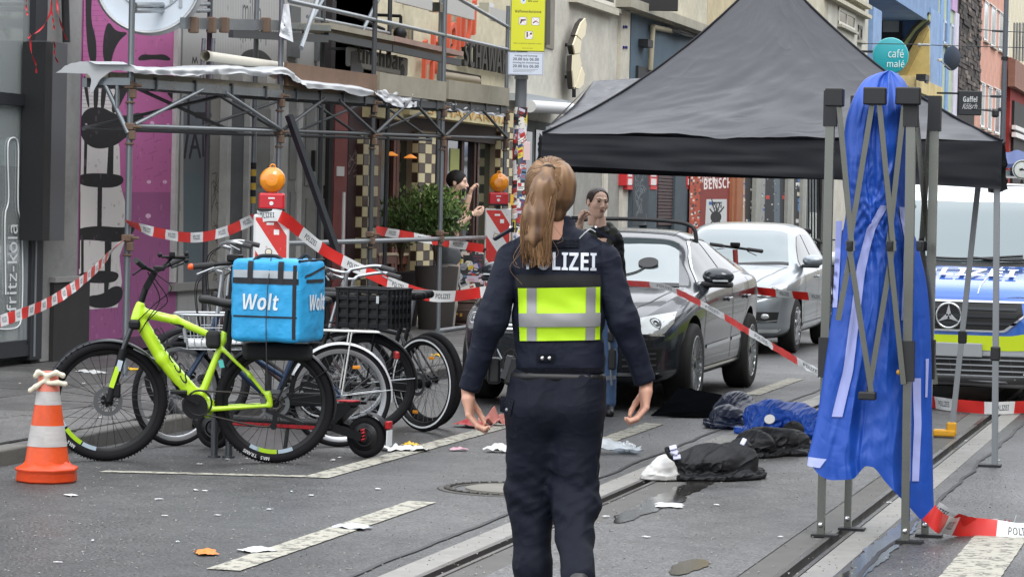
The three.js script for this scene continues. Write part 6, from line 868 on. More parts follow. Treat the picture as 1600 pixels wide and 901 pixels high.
    k.front('fog_vent', mx([[0.5, 0.47], [0.8, 0.49]], s), mx([[0.5, 0.33], [0.76, 0.32]], s), M(0x0d0e0f, 0.7), 0.004); for (const y of [0.36, 0.41, 0.45]) k.front('vent_slat', mx([[0.52, y], [0.76, y + 0.01]], s), mx([[0.52, y - 0.014], [0.76, y - 0.004]], s), M(0x55585b, 0.4, 0.4), 0.012, 10, 1);
  });
  k.front('grille', [[-0.44, 0.67], [0.44, 0.67]], [[-0.42, 0.57], [0.42, 0.57]], M(0x0c0d0e, 0.6)); for (const y of [0.655, 0.625, 0.595]) k.front('grille_bar', [[-0.44, y], [0.44, y]], [[-0.44, y - 0.014], [0.44, y - 0.014]], chromeP, 0.012, 16, 1); k.front('lower_intake', [[-0.46, 0.47], [0.46, 0.47]], [[-0.46, 0.31], [0.46, 0.31]], M(0x0c0d0e, 0.8)); k.front('bumper_strip', [[-0.78, 0.3], [0.78, 0.3]], [[-0.74, 0.275], [0.74, 0.275]], chromeP, 0.012, 30, 1); k.front('lower_bumper', [[-0.80, 0.565], [-0.4, 0.53], [0.4, 0.53], [0.80, 0.565]], [[-0.80, 0.5], [0.80, 0.5]], M(0x26292d, 0.3, 0.4), 0.003, 24, 3);
  for (const s of [-1, 1]) k.above('bonnet_seam', mx([[0.46, 0.12], [0.62, 0.55], [0.72, 1.18]], s), mx([[0.468, 0.12], [0.628, 0.55], [0.728, 1.18]], s), seam, 0.003, 30, 1);
  // roof bar and the small items in the windscreen
  obj('roof_bar', [tube([V(-0.60, 1.33, k.H - 2.62), V(-0.575, 1.42, k.H - 2.62), V(-0.5, 1.465, k.H - 2.62), V(0.5, 1.465, k.H - 2.62), V(0.575, 1.42, k.H - 2.62), V(0.60, 1.30, k.H - 2.62)], 0.018, 60, 10)], plast, k.t);
  const w = k.hit(0.38, 3, k.H - 1.62, V(0, -1, 0), 0.01); const ov = obj('antenna_disc', [new THREE.CylinderGeometry(0.085, 0.085, 0.012, 24).rotateX(0.5).scale(1, 1, 0.8).translate(w.x, w.y + 0.01, w.z)], plast, k.t);
  const cb = [[0.38, 1.6], [0.3, 1.48], [0.15, 1.4], [-0.05, 1.36], [-0.3, 1.36], [-0.5, 1.42]].map(p => k.hit(p[0], 3, k.H - p[1], V(0, -1, 0), 0.012)); obj('antenna_cable', tube(cb, 0.006, 40, 6), plast, ov);
}
// --- silver hatchback
{
  const P2 = MP(0x8b9298, 0.28, 0.65, { clearcoat: 0.6, clearcoatRoughness: 0.05 });
  const k = car('parked_car', 'silver small hatchback parked behind the dark grey coupe', 'car', [-5.66, -33.4], { L: 3.97, W: 1.68, R: 0.305, track: 0.735, tw: 0.19, axles: [0.82, 3.29], paint: P2, rim: M(0xb3b6b9, 0.3, 0.85), spokes: 10, style: 'single', flat: 0.985,
    top: [[0, 0.62], [0.05, 0.72], [0.25, 0.83], [0.6, 0.915], [0.95, 0.965], [1.08, 0.99], [1.4, 1.19], [1.75, 1.375], [2.1, 1.445], [2.6, 1.455], [3.2, 1.42], [3.5, 1.34], [3.8, 1.06], [3.93, 0.9], [3.97, 0.6]],
    belt: [[0, 0.58], [0.25, 0.74], [0.7, 0.84], [1.1, 0.89], [2, 0.93], [3, 0.965], [3.7, 0.97], [3.97, 0.56]], bot: [[0, 0.24], [0.2, 0.18], [3.7, 0.22], [3.97, 0.36]],
    hw: [[0, 0.5], [0.05, 0.62], [0.18, 0.74], [0.45, 0.81], [0.9, 0.838], [2, 0.842], [3.2, 0.835], [3.7, 0.79], [3.97, 0.66]], rw: [[0, 0.55], [1.1, 0.66], [1.7, 0.58], [2.3, 0.56], [3.3, 0.55], [3.97, 0.5]] });
  k.above('windscreen', [[-0.66, 1.14], [0, 1.06], [0.66, 1.14]], [[-0.545, 1.75], [0, 1.71], [0.545, 1.75]], glass); k.above('wiper_bay', [[-0.67, 1.09], [0, 1.0], [0.67, 1.09]], [[-0.66, 1.145], [0, 1.065], [0.66, 1.145]], plast, 0.006, 20, 2);
  k.both(s => {
    k.side('side_window', [[1.45, 1.02], [1.75, 1.2], [2.0, 1.3], [2.28, 1.325]], [[1.45, 0.96], [2.28, 0.985]], glassDark, 0.005, 24, 8, k.t, s); k.side('side_window', [[2.34, 1.325], [2.85, 1.32], [3.1, 1.29]], [[2.34, 0.99], [3.1, 1.01]], glassDark, 0.005, 24, 8, k.t, s);
    for (const l of [[[1.3, 0.88], [1.25, 0.6], [1.3, 0.32]], [[2.31, 0.95], [2.32, 0.6], [2.28, 0.32]]]) k.side('door_seam', l, l.map(p => [p[0] + 0.012, p[1]]), seam, 0.003, 24, 1, k.t, s);
    k.side('sill', [[1.2, 0.32], [2.9, 0.34]], [[1.2, 0.28], [2.9, 0.3]], M(0xc6cacd, 0.3, 0.5), 0.012, 20, 1, k.t, s); for (const z of [2.15, 2.95]) { const h = k.hit(2 * s, 0.84, k.H - z, V(-s, 0, 0), 0.02); obj('door_handle', rb(0.025, 0.03, 0.16, 0.012, h.x, h.y, h.z, 3), P2, k.t); }
    const h = k.hit(2 * s, 0.96, k.H - 1.5, V(-s, 0, 0)); const o = obj('mirror', [sph(1, h.x + s * 0.13, 1.03, h.z, 0.125, 0.07, 0.08, 20)], P2, k.t); obj('mirror_base', [rb(0.2, 0.04, 0.11, 0.018, h.x + s * 0.1, 0.968, h.z, 3)], plast, o);
    lampPart(k, 'headlight', [[[0.40, 0.715], [0.62, 0.76], [0.775, 0.80]], [[0.40, 0.655], [0.6, 0.64], [0.77, 0.665]]], s, [[0.52, 0.69, 0.035], [0.66, 0.71, 0.042]]);
    k.front('headlight_edge', mx([[0.39, 0.66], [0.6, 0.642], [0.77, 0.668]], s), mx([[0.39, 0.648], [0.6, 0.63], [0.775, 0.652]], s), plast, 0.008, 14, 1);
    k.front('fog_vent', mx([[0.40, 0.475], [0.72, 0.475]], s), mx([[0.44, 0.36], [0.70, 0.36]], s), M(0x101113, 0.6), 0.006); k.front('vent_trim', mx([[0.42, 0.40], [0.55, 0.375], [0.71, 0.39]], s), mx([[0.42, 0.385], [0.55, 0.36], [0.71, 0.375]], s), chromeP, 0.014, 12, 1); const fl = k.hit(0.58 * s, 0.425, k.H + 1, V(0, 0, -1), 0.012); obj('fog_lamp', sph(0.04, fl.x, fl.y, fl.z, 1.3, 0.8, 0.4), lampG, k.t);
  });
  k.front('grille', [[-0.4, 0.70], [0.4, 0.70]], [[-0.38, 0.64], [0.38, 0.64]], M(0x0c0d0e, 0.6)); k.front('grille_bar', [[-0.39, 0.655], [0.39, 0.655]], [[-0.39, 0.642], [0.39, 0.642]], chromeP, 0.01, 14, 1); k.front('lower_intake', [[-0.38, 0.49], [0.38, 0.49]], [[-0.38, 0.34], [0.38, 0.34]], M(0x0c0d0e, 0.8)); k.front('bumper_lip', [[-0.74, 0.285], [0.74, 0.285]], [[-0.7, 0.245], [0.7, 0.245]], M(0xc9ccce, 0.3, 0.5), 0.012, 24, 1);
  for (const s of [-1, 1]) { k.above('bonnet_seam', mx([[0.42, 0.1], [0.58, 0.5], [0.66, 1.0]], s), mx([[0.427, 0.1], [0.587, 0.5], [0.667, 1.0]], s), seam, 0.003, 30, 1); k.above('bonnet_crease', mx([[0.2, 0.1], [0.36, 0.9]], s), mx([[0.204, 0.1], [0.365, 0.9]], s), M(0x8d9499, 0.3, 0.5), 0.003, 20, 1); }
}
// --- police van
{
  const PW = MP(0xc9cfd4, 0.28, 0.1, { clearcoat: 1 }), blue = MP(0x2a5fb4, 0.22, 0.2, { clearcoat: 1 }), yel = MP(0xb7cc10, 0.3, 0);
  const k = car('police_van', 'white and blue police van facing the camera behind the tent legs', 'van', [-2.3, -26.2], { L: 5.14, W: 1.93, R: 0.335, track: 0.83, tw: 0.2, axles: [0.9, 4.1], paint: PW, rim: M(0x8d9092, 0.35, 0.7), spokes: 5, style: 'single', flat: 0.99,
    top: [[0, 0.80], [0.05, 0.94], [0.2, 1.02], [0.55, 1.09], [0.95, 1.14], [1.05, 1.17], [1.4, 1.45], [1.75, 1.70], [2.05, 1.83], [2.5, 1.89], [4.9, 1.88], [5.1, 1.7], [5.14, 1.0]],
    belt: [[0, 0.74], [0.2, 0.88], [0.6, 1.0], [1.1, 1.06], [2, 1.1], [5, 1.12], [5.14, 0.9]], bot: [[0, 0.26], [0.2, 0.2], [4.9, 0.24], [5.14, 0.4]],
    hw: [[0, 0.66], [0.04, 0.76], [0.15, 0.86], [0.4, 0.93], [0.9, 0.958], [4.6, 0.96], [5.0, 0.93], [5.14, 0.85]], rw: [[0, 0.7], [1.1, 0.82], [1.8, 0.79], [2.4, 0.78], [5.14, 0.78]] });
  k.above('windscreen', [[-0.80, 1.12], [0, 1.06], [0.80, 1.12]], [[-0.76, 1.80], [0, 1.76], [0.76, 1.80]], glass); k.above('wiper_bay', [[-0.82, 1.06], [0, 0.97], [0.82, 1.06]], [[-0.80, 1.125], [0, 1.065], [0.80, 1.125]], plast, 0.006, 24, 2);
  obj('wiper', [tube([[-0.55, 1.12], [0, 1.09], [0.5, 1.14]].map(p => k.hit(p[0], 3, k.H - p[1], V(0, -1, 0), 0.025)), 0.011, 20, 6), tube([[0.05, 1.1], [0.4, 1.08], [0.74, 1.14]].map(p => k.hit(p[0], 3, k.H - p[1], V(0, -1, 0), 0.03)), 0.011, 20, 6)], plast, k.t);
  k.above('bonnet', [[-0.78, 0.06], [-0.3, 0.03], [0.3, 0.03], [0.78, 0.06]], [[-0.82, 1.04], [0, 0.96], [0.82, 1.04]], blue, 0.018, 30, 30); for (const s of [-1, 1]) k.above('bonnet_line', mx([[0.22, 0.05], [0.34, 0.98]], s), mx([[0.228, 0.05], [0.352, 0.98]], s), M(0xcfd6dd, 0.4), 0.022, 30, 1); 
  { const g = text('POLIZEI', 0.1, 0.0012); sizeTo(g, 1.0, 0.36); const p = g.attributes.position; for (let i = 0; i < p.count; i++) { const h = k.hit(p.getX(i), 3, k.H - 0.36 - p.getY(i), V(0, -1, 0), 0.04 + p.getZ(i)); p.setXYZ(i, h.x, h.y, h.z); } g.computeVertexNormals(); obj('lettering', g, M(0xdfe3e6, 0.4), k.t); }
  k.front('front_band', [[-0.93, 0.70], [-0.5, 0.62], [0.5, 0.62], [0.93, 0.70]], [[-0.95, 0.52], [-0.5, 0.5], [0.5, 0.5], [0.95, 0.52]], yel, 0.010, 40, 6); k.front('blue_front', [[-0.93, 0.9], [-0.62, 0.93], [0.62, 0.93], [0.93, 0.9]], [[-0.93, 0.70], [-0.5, 0.62], [0.5, 0.62], [0.93, 0.70]], blue, 0.007, 40, 10);
  k.front('grille', [[-0.58, 0.89], [0.58, 0.89]], [[-0.6, 0.78], [-0.44, 0.66], [0.44, 0.66], [0.6, 0.78]], M(0x0e0f10, 0.55), 0.014); k.front('grille_frame', [[-0.6, 0.905], [0.6, 0.905]], [[-0.6, 0.89], [0.6, 0.89]], chromeP, 0.022, 24, 1); k.front('grille_frame', [[-0.63, 0.8], [-0.46, 0.65], [0.46, 0.65], [0.63, 0.8]], [[-0.60, 0.79], [-0.44, 0.665], [0.44, 0.665], [0.60, 0.79]], chromeP, 0.024, 40, 1);
  for (const y of [0.85, 0.79, 0.73]) k.front('grille_bar', [[-0.55, y], [0.55, y]], [[-0.54, y - 0.022], [0.54, y - 0.022]], M(0x3c3f42, 0.3, 0.6), 0.024, 20, 1);
  { const h = k.hit(0, 0.775, k.H + 1, V(0, 0, -1), 0.03), st2 = []; for (let i = 0; i < 3; i++) st2.push(extr([[-0.022, 0], [0, 0.098], [0.022, 0]], 0.008, 0.002).rotateZ(i * 2.0944)); const o = obj('round_emblem', [new THREE.TorusGeometry(0.1, 0.011, 10, 48).translate(0, 0.775, h.z), ...st2.map(g => g.translate(0, 0.775, h.z))], chromeP, k.t); obj('emblem_disc', new THREE.CylinderGeometry(0.098, 0.098, 0.01, 40).rotateX(Math.PI / 2).translate(0, 0.775, h.z - 0.014), M(0x15171a, 0.3), o); }
  { const h = k.hit(0, 0.50, k.H + 1, V(0, 0, -1), 0.02); obj('number_plate', rb(0.52, 0.115, 0.02, 0.01, 0.02, 0.50, h.z + 0.02), M(0x8f9498, 0.5), k.t); }
  k.front('lower_intake', [[-0.72, 0.455], [0.72, 0.455]], [[-0.76, 0.30], [0.76, 0.30]], M(0x101214, 0.7), 0.006); for (const y of [0.43, 0.385, 0.34]) k.front('intake_bar', [[-0.74, y], [0.74, y]], [[-0.74, y - 0.012], [0.74, y - 0.012]], M(0x9a9ea1, 0.35, 0.6), 0.014, 24, 1); for (let x = -0.66; x <= 0.67; x += 0.165) k.front('intake_rib', [[x, 0.45], [x + 0.008, 0.45]], [[x + 0.03, 0.31], [x + 0.038, 0.31]], M(0x2b2d2f, 0.5), 0.012, 2, 4);
  k.front('bumper_trim', [[-0.86, 0.505], [0, 0.485], [0.86, 0.505]], [[-0.84, 0.46], [0, 0.458], [0.84, 0.46]], M(0x9a9fa3, 0.4, 0.2), 0.008, 24, 2); k.front('lower_lip', [[-0.88, 0.29], [0.88, 0.29]], [[-0.8, 0.225], [0.8, 0.225]], M(0x5c5f61, 0.6), 0.008, 24, 2);
  k.both(s => { lampPart(k, 'headlight', [[[0.64, 0.84], [0.8, 0.91], [0.9, 0.95]], [[0.63, 0.75], [0.8, 0.74], [0.92, 0.78]]], s, [[0.73, 0.81, 0.05], [0.84, 0.85, 0.045]]); k.side('side_window', [[1.5, 1.3], [1.85, 1.62], [2.3, 1.68]], [[1.5, 1.16], [2.3, 1.18]], glassDark, 0.005, 20, 6, k.t, s); const h = k.hit(2 * s, 1.2, k.H - 1.45, V(-s, 0, 0)); obj('mirror', rb(0.2, 0.28, 0.12, 0.04, h.x + s * 0.14, 1.28, h.z, 3), plast, k.t); k.side('side_band', [[0.5, 0.75], [4.9, 0.75]], [[0.5, 0.52], [4.9, 0.52]], yel, 0.004, 40, 3, k.t, s); });
  obj('roof_line', [bx(1.3, 0.01, 0.02, 0, 1.86, k.H - 2.05)], seam, k.t);
}

// ================================================================ black canopy tents
const fabD = (c, r = 0.42, o = {}) => MP(c, r, 0, { sheen: 0.3, sheenRoughness: 0.5, bumpMap: crumple, bumpScale: 0.03, ...o });
const crumple3 = crumple.clone(); crumple3.repeat.set(1.3, 1.3); crumple3.needsUpdate = true;
const crumple2 = () => { const t = crumple.clone(); t.repeat.set(1.2, 3); t.needsUpdate = true; return t; };
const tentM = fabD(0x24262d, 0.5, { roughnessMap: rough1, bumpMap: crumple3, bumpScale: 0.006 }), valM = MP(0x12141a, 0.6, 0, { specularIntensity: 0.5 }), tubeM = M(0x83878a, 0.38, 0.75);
function canopy(name, label, cs, eave, peak, vh, opts = {}) { // cs: four corners FL, FR, BR, BL in plan
  const mid = cs.reduce((a, p) => a.add(p), V(0, 0, 0)).multiplyScalar(0.25), t = thing(name, label, 'tent', V(mid.x, 0, mid.z));
  const top = V(mid.x + (opts.px ?? 0), peak, mid.z);
  const panels = [], vals = [];
  for (let k = 0; k < 4; k++) {
    const a = cs[k].clone().setY(eave), b = cs[(k + 1) % 4].clone().setY(eave);
    const out = new THREE.Vector3().crossVectors(UP, b.clone().sub(a)).normalize(); if (out.dot(a.clone().add(b).multiplyScalar(0.5).sub(mid)) < 0) out.negate();
    panels.push(grid(60, 60, (u, v) => {
      const e = a.clone().lerp(b, u), p = e.clone().lerp(top, v), s = Math.sin(u * Math.PI);
      p.y = lerp(eave, peak, lerp(v, v * v, opts.sag ?? 0.34)) - 0.05 * s * Math.sin(v * Math.PI) * 1.0 - 0.03 * s * (1 - v) * (1 - v);
      const hip = Math.min(u, 1 - u) * (1 - v); // wrinkles running up and out from the corners
      p.y += (1 - v) * s * (0.030 * sr(u * 3.4 + v * 3.5, v * 2, k * 3) + 0.020 * sr(u * 7 - v * 9, v * 3.2 + u * 3, k + 7) + 0.010 * sr(u * 14 - v * 14, v * 7, k + 2)) + 0.012 * noise(p.x * 4.5, p.z * 4.5, k) * (1 - v) + 0.010 * Math.exp(-hip * 22) * noise(v * 26, k, 3) * sst(0, 0.1, hip + 0.02);
      return p;
    }));
    vals.push(grid(90, 12, (u, v) => { const p = a.clone().lerp(b, u); p.y -= v * vh * (k ? k === 1 ? 1 : 0.72 : lerp(0.70, 1.02, u * u)) + 0.03 * Math.sin(u * Math.PI) * 0.6; const f = 0.018 * noise(u * 9, v * 2.2, k * 5 + 1) * v + 0.012 * noise(u * 3 + v * 1.5, v * 5, k * 3) + 0.007 * ridge(u * 3, v * 6 + u * 2, k); return p.addScaledVector(out, 0.015 + f + 0.02 * v); }));
  }
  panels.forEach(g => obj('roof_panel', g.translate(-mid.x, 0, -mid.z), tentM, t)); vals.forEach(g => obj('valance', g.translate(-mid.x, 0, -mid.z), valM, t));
  obj('hip_seam', cs.map(c => { const n = []; for (let i = 0; i <= 30; i++) { const v = i / 30, p = c.clone().setY(eave).lerp(top, v); p.y = lerp(eave, peak, lerp(v, v * v, opts.sag ?? 0.34)) + 0.004; n.push(p.sub(V(mid.x, 0, mid.z))); } return tube(n, 0.008, 60, 6); }), valM, t).userData.kind = undefined;
  (opts.legs ?? []).forEach(l => { const p = obj('leg', [bar(V(l[0].x - mid.x, 0.01, l[0].z - mid.z), V(l[1].x - mid.x, eave - 0.04, l[1].z - mid.z), 0.038, 0.038, V(0, 0, 1))], tubeM, t); obj('foot', l[2] ? [rb(0.16, 0.05, 0.1, 0.015, l[0].x - mid.x - 0.05, 0.03, l[0].z - mid.z), rb(0.07, 0.1, 0.07, 0.015, l[0].x - mid.x, 0.06, l[0].z - mid.z)] : bx(0.14, 0.014, 0.11, l[0].x - mid.x - 0.03, 0.008, l[0].z - mid.z), l[2] ? M(0xd39a1b, 0.45) : BLACK, p); const jy = 0.72; obj('joint', rb(0.06, 0.09, 0.06, 0.01, lerp(l[0].x, l[1].x, 0.38) - mid.x, jy, lerp(l[0].z, l[1].z, 0.38) - mid.z), BLACK, p); });
  return t;
}
{
  const fr = G(1555, 729), fl = P(846, 300, 18.9), br = P(1536, 300, 21.3), bl = P(868, 300, 21.9); [fr, fl, br, bl].forEach(p => p.setY(0));
  const frT = P(1561, 250, depthOf(fr)).setY(0), cr = P(1567, 230, 18.25).setY(0);
  const brB = G(1487, 683);
  canopy('canopy_tent', 'large black pyramid canopy tent over the road', [fl, cr, br, bl], P(1200, 214, 18.6).y, 3.3, 0.30, { sag: 0.42, legs: [[fr, V(frT.x - 0.01, 0, frT.z)], [brB, P(1533, 290, depthOf(brB)), true], [fl.clone().add(V(0.05, 0, -0.05)), fl.clone().add(V(0.05, 0, -0.05))].map((p, i) => p)] });
}
{
  const a = P(852, 200, 25.5).setY(0), b = P(1420, 200, 25.5).setY(0), d = P(930, 140, 28.5).setY(0), c = P(1400, 140, 28.5).setY(0), ey = P(860, 198, 25.5).y;
  const t = thing('canopy_tent', 'second black canopy tent showing behind the left corner of the large one', 'tent', V((a.x + b.x) / 2, 0, (a.z + d.z) / 2)), o = t.position;
  const rt = [P(928, 126, 27), P(1000, 122, 27), P(1300, 120, 27)]; const eav = [P(853, 200, 25.5), P(1000, 200, 25.5), P(1420, 200, 25.5)];
  objW('roof_panel', grid(60, 24, (u, v) => { const k = u * 2, i = Math.min(1, Math.floor(k)), f = k - i; const p = eav[i].clone().lerp(eav[i + 1], f), q = rt[i].clone().lerp(rt[i + 1], f); const r = p.lerp(q, v); r.y += v * (1 - v) * (0.06 * sr(u * 5 + v * 4, v * 3, 2) + 0.05 * noise(u * 9, v * 5, 9)) - 0.05 * Math.sin(v * 3.14); return r; }), tentM, t);
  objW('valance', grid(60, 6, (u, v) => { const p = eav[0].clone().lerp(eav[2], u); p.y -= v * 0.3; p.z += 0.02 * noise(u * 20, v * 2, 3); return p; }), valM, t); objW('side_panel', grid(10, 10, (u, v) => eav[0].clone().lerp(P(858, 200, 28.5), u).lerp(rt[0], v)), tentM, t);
  for (const p of [a.clone().add(V(0.03, 0, 0)), b]) objW('leg', bar(V(p.x, 0.01, p.z), V(p.x, ey, p.z), 0.038, 0.038, V(0, 0, 1)), tubeM, t);
}
// ================================================================ folded canopy frame with its blue cover
{
  const base = G(1365, 838), t = thing('folded_canopy', 'half folded canopy frame on steel legs with a blue fabric cover hanging in it', 'folded tent', V(base.x, 0, base.z));
  const st2 = M(0x73756f, 0.32, 0.85, { roughnessMap: rough1 }), capM = M(0x191a1d, 0.5), Zc = 14.1;
  const legs = [[1283, 838, 1299, 142, 0.042, 14.1], [1325, 828, 1340, 150, 0.040, 14.5], [1415, 848, 1425, 142, 0.045, 13.9], [1446, 838, 1462, 150, 0.042, 14.25]];
  const L = legs.map(l => { const b = G(l[0], l[1]).setY(0.008), z = depthOf(b); return { b, top: P(l[2], l[3], z), z, w: l[4] }; });
  for (const l of L) { const up = l.b.clone().lerp(l.top, 0.42), leg = objW('leg', [bar(l.b, l.b.clone().lerp(l.top, 0.40), l.w * 0.86, l.w * 0.86, V(0, 0, 1)), bar(up, l.top, l.w, l.w, V(0, 0, 1))], st2, t); objW('foot', [bx(0.13, 0.012, 0.08, l.b.x + 0.02, 0.008, l.b.z)], BLACK, leg); objW('sleeve', bar(l.b.clone().lerp(l.top, 0.355), l.b.clone().lerp(l.top, 0.445), l.w * 1.4, l.w * 1.4, V(0, 0, 1)), capM, leg); objW('top_sleeve', bar(l.top.clone().lerp(l.b, 0.08), l.top, l.w * 1.5, l.w * 1.5, V(0, 0, 1)), capM, leg); objW('foot_bolt', sph(0.014, l.b.x, 0.06, l.b.z + l.w * 0.45), CHROME, leg); }
  for (const i of [2, 3]) { const p = L[i].b.clone().lerp(L[i].top, 0.375); objW('release_pin', cyl(p.clone().add(V(-0.045, 0, 0.01)), p.clone().add(V(-0.01, 0, 0.03)), 0.014), M(0xc9931e, 0.4), t); }
  // scissor bars with black joints
  const B = (x0, y0, x1, y1, z, w = 0.026) => objW('scissor_bar', bar(P(x0, y0, z), P(x1, y1, z), w, 0.016, FWD), st2, t);
  const zf = 13.95, zb = 14.45;
  [[1310, 150, 1332, 392, zf], [1365, 150, 1326, 392, zf + 0.03], [1373, 150, 1397, 392, zf], [1414, 155, 1388, 392, zf + 0.03], [1326, 376, 1362, 615, zf], [1333, 376, 1310, 500, zf + 0.03], [1389, 376, 1412, 600, zf], [1397, 376, 1358, 612, zf + 0.03], [1430, 160, 1452, 390, zb], [1456, 160, 1440, 390, zb], [1440, 372, 1462, 600, zb], [1372, 150, 1374, 345, zf + 0.2]].forEach(a => B(...a));
  for (const [x, y, z] of [[1329, 384, zf], [1392, 384, zf], [1446, 384, zb], [1438, 384, zf]]) { const p = P(x, y, z); objW('joint', [rb(0.03, 0.05, 0.05, 0.006, p.x, p.y, p.z), cyl(p, p.clone().add(V(0, 0, 0.036)), 0.009)], capM, t); }
  for (const [x, y, w, h] of [[1368, 150, 0.11, 0.085], [1305, 152, 0.09, 0.09], [1420, 150, 0.12, 0.085], [1356, 618, 0.085, 0.04]]) { const p = P(x, y, zf); objW('bracket', rb(w, h, 0.06, 0.008, p.x, p.y, p.z), capM, t); }
  // cover: gathered cloth
  const cm = MP(0x1648a4, 0.45, 0, { sheen: 0.3, bumpMap: crumple2(), bumpScale: 0.004 });
  // outline of the hanging cloth, left and right at each height, in the frame's own plane
  const OL = [[110, 1388], [116, 1366], [126, 1350], [150, 1335], [185, 1323], [230, 1318], [280, 1317], [330, 1322], [370, 1316], [420, 1309], [480, 1301], [560, 1290], [640, 1279], [700, 1266], [722, 1261], [760, 1262], [840, 1262]], OR = [[110, 1392], [116, 1404], [126, 1414], [150, 1425], [190, 1431], [240, 1431], [290, 1426], [335, 1420], [380, 1434], [440, 1448], [520, 1455], [640, 1457], [760, 1459], [820, 1461], [840, 1461]], OB = [[0, 716], [0.1, 742], [0.2, 750], [0.36, 748], [0.47, 728], [0.53, 730], [0.62, 752], [0.78, 786], [0.93, 816], [1, 800]];
  const wy = y => sst(300, 420, y);
  const clothAt = (q, v, side) => {
    const f = q, yb = interp(OB, f), y = lerp(110, yb, Math.pow(v, 0.93)), l = interp(OL, y), r = interp(OR, y), wd = (r - l) / 330;
    // long folds: radiating from the peak, gathered at the waist, fanning out below
    const tt = f + 0.05 * noise(y * 0.006, 3, side) * (1 - wy(y)), dr = 0.5 * noise(f * 2.2, y * 0.0035, 9 + side);
    let fold = 0.062 * (ridge(tt * 3.1 + dr, y * 0.0016, side * 5 + 2) - 0.4) + 0.018 * (sr(tt * 7.5 + dr * 3, y * 0.004, side * 7 + 1) - 0.3);
    const waist = Math.exp(-(((y - 335) / 60) ** 2)); fold += waist * 0.02 * noise(f * 14, y * 0.09, 5) + 0.022 * sr(f * 3.4 + y * 0.012, y * 0.009 - f * 3, side) * (1 - wy(y)) + 0.016 * sr(f * 2.6 - y * 0.006, y * 0.007 + f * 2, 4 + side) + 0.006 * sr(f * 6 + y * 0.01, y * 0.022 - f * 4, 9) + 0.002 * noise(f * 30, y * 0.05, 2);
    const hd = lerp(0.17, 0.13, wy(y)) * Math.sqrt(Math.max(0, Math.sin(Math.PI * clamp(f, 0, 1)))) * sst(104, 170, y), x = lerp(l, r, f) + 6 * wd * noise(f * 5, y * 0.012, 7) * Math.sin(Math.PI * f);
    return P(x, y, 14.17 - side * (hd * 0.75 + fold * Math.min(1, wd * 3.4) * Math.sin(Math.PI * clamp(f * 0.96 + 0.02, 0, 1)) ** 0.5));
  };
  const frontG = grid(220, 200, (u, v) => clothAt(u, v, 1)), backG = grid(90, 90, (u, v) => clothAt(u, v, -1));
  const cover = objW('cover', [frontG, backG], cm, t);
  const tm = new THREE.Mesh(frontG.clone(), new THREE.MeshBasicMaterial({ side: THREE.DoubleSide })); tm.updateMatrixWorld();
  const stripe = (pts, w0, w1, m = M(0x9aa3d8, 0.5)) => { const l = [], r = []; pts.forEach((p, i) => { const w = lerp(w0, w1, i / (pts.length - 1)) / 2; l.push([p[0] - w, p[1]]); r.push([p[0] + w, p[1]]); }); const fwd = FWD.clone(); const s0 = (a, b) => P(a, b, 14.15).addScaledVector(fwd, -1); return objW('pale_stripe', patch(tm, l, r, s0, fwd, 0.008, 40, 5), m, t); };
  stripe([[1376, 322], [1356, 360], [1342, 420], [1332, 500], [1322, 580], [1306, 650]], 12, 16); stripe([[1408, 324], [1416, 370], [1414, 440], [1410, 500]], 14, 12); stripe([[1312, 345], [1308, 420], [1304, 480]], 10, 6); stripe([[1430, 590], [1432, 660], [1428, 750]], 13, 11); stripe([[1448, 560], [1446, 620]], 6, 4);
  objW('pale_stripe', patch(tm, [[1296, 732], [1325, 735]], [[1294, 747], [1314, 750]], (a, b) => P(a, b, 13.2), FWD, 0.008, 10, 4), M(0xa7b0de, 0.5), t);
}
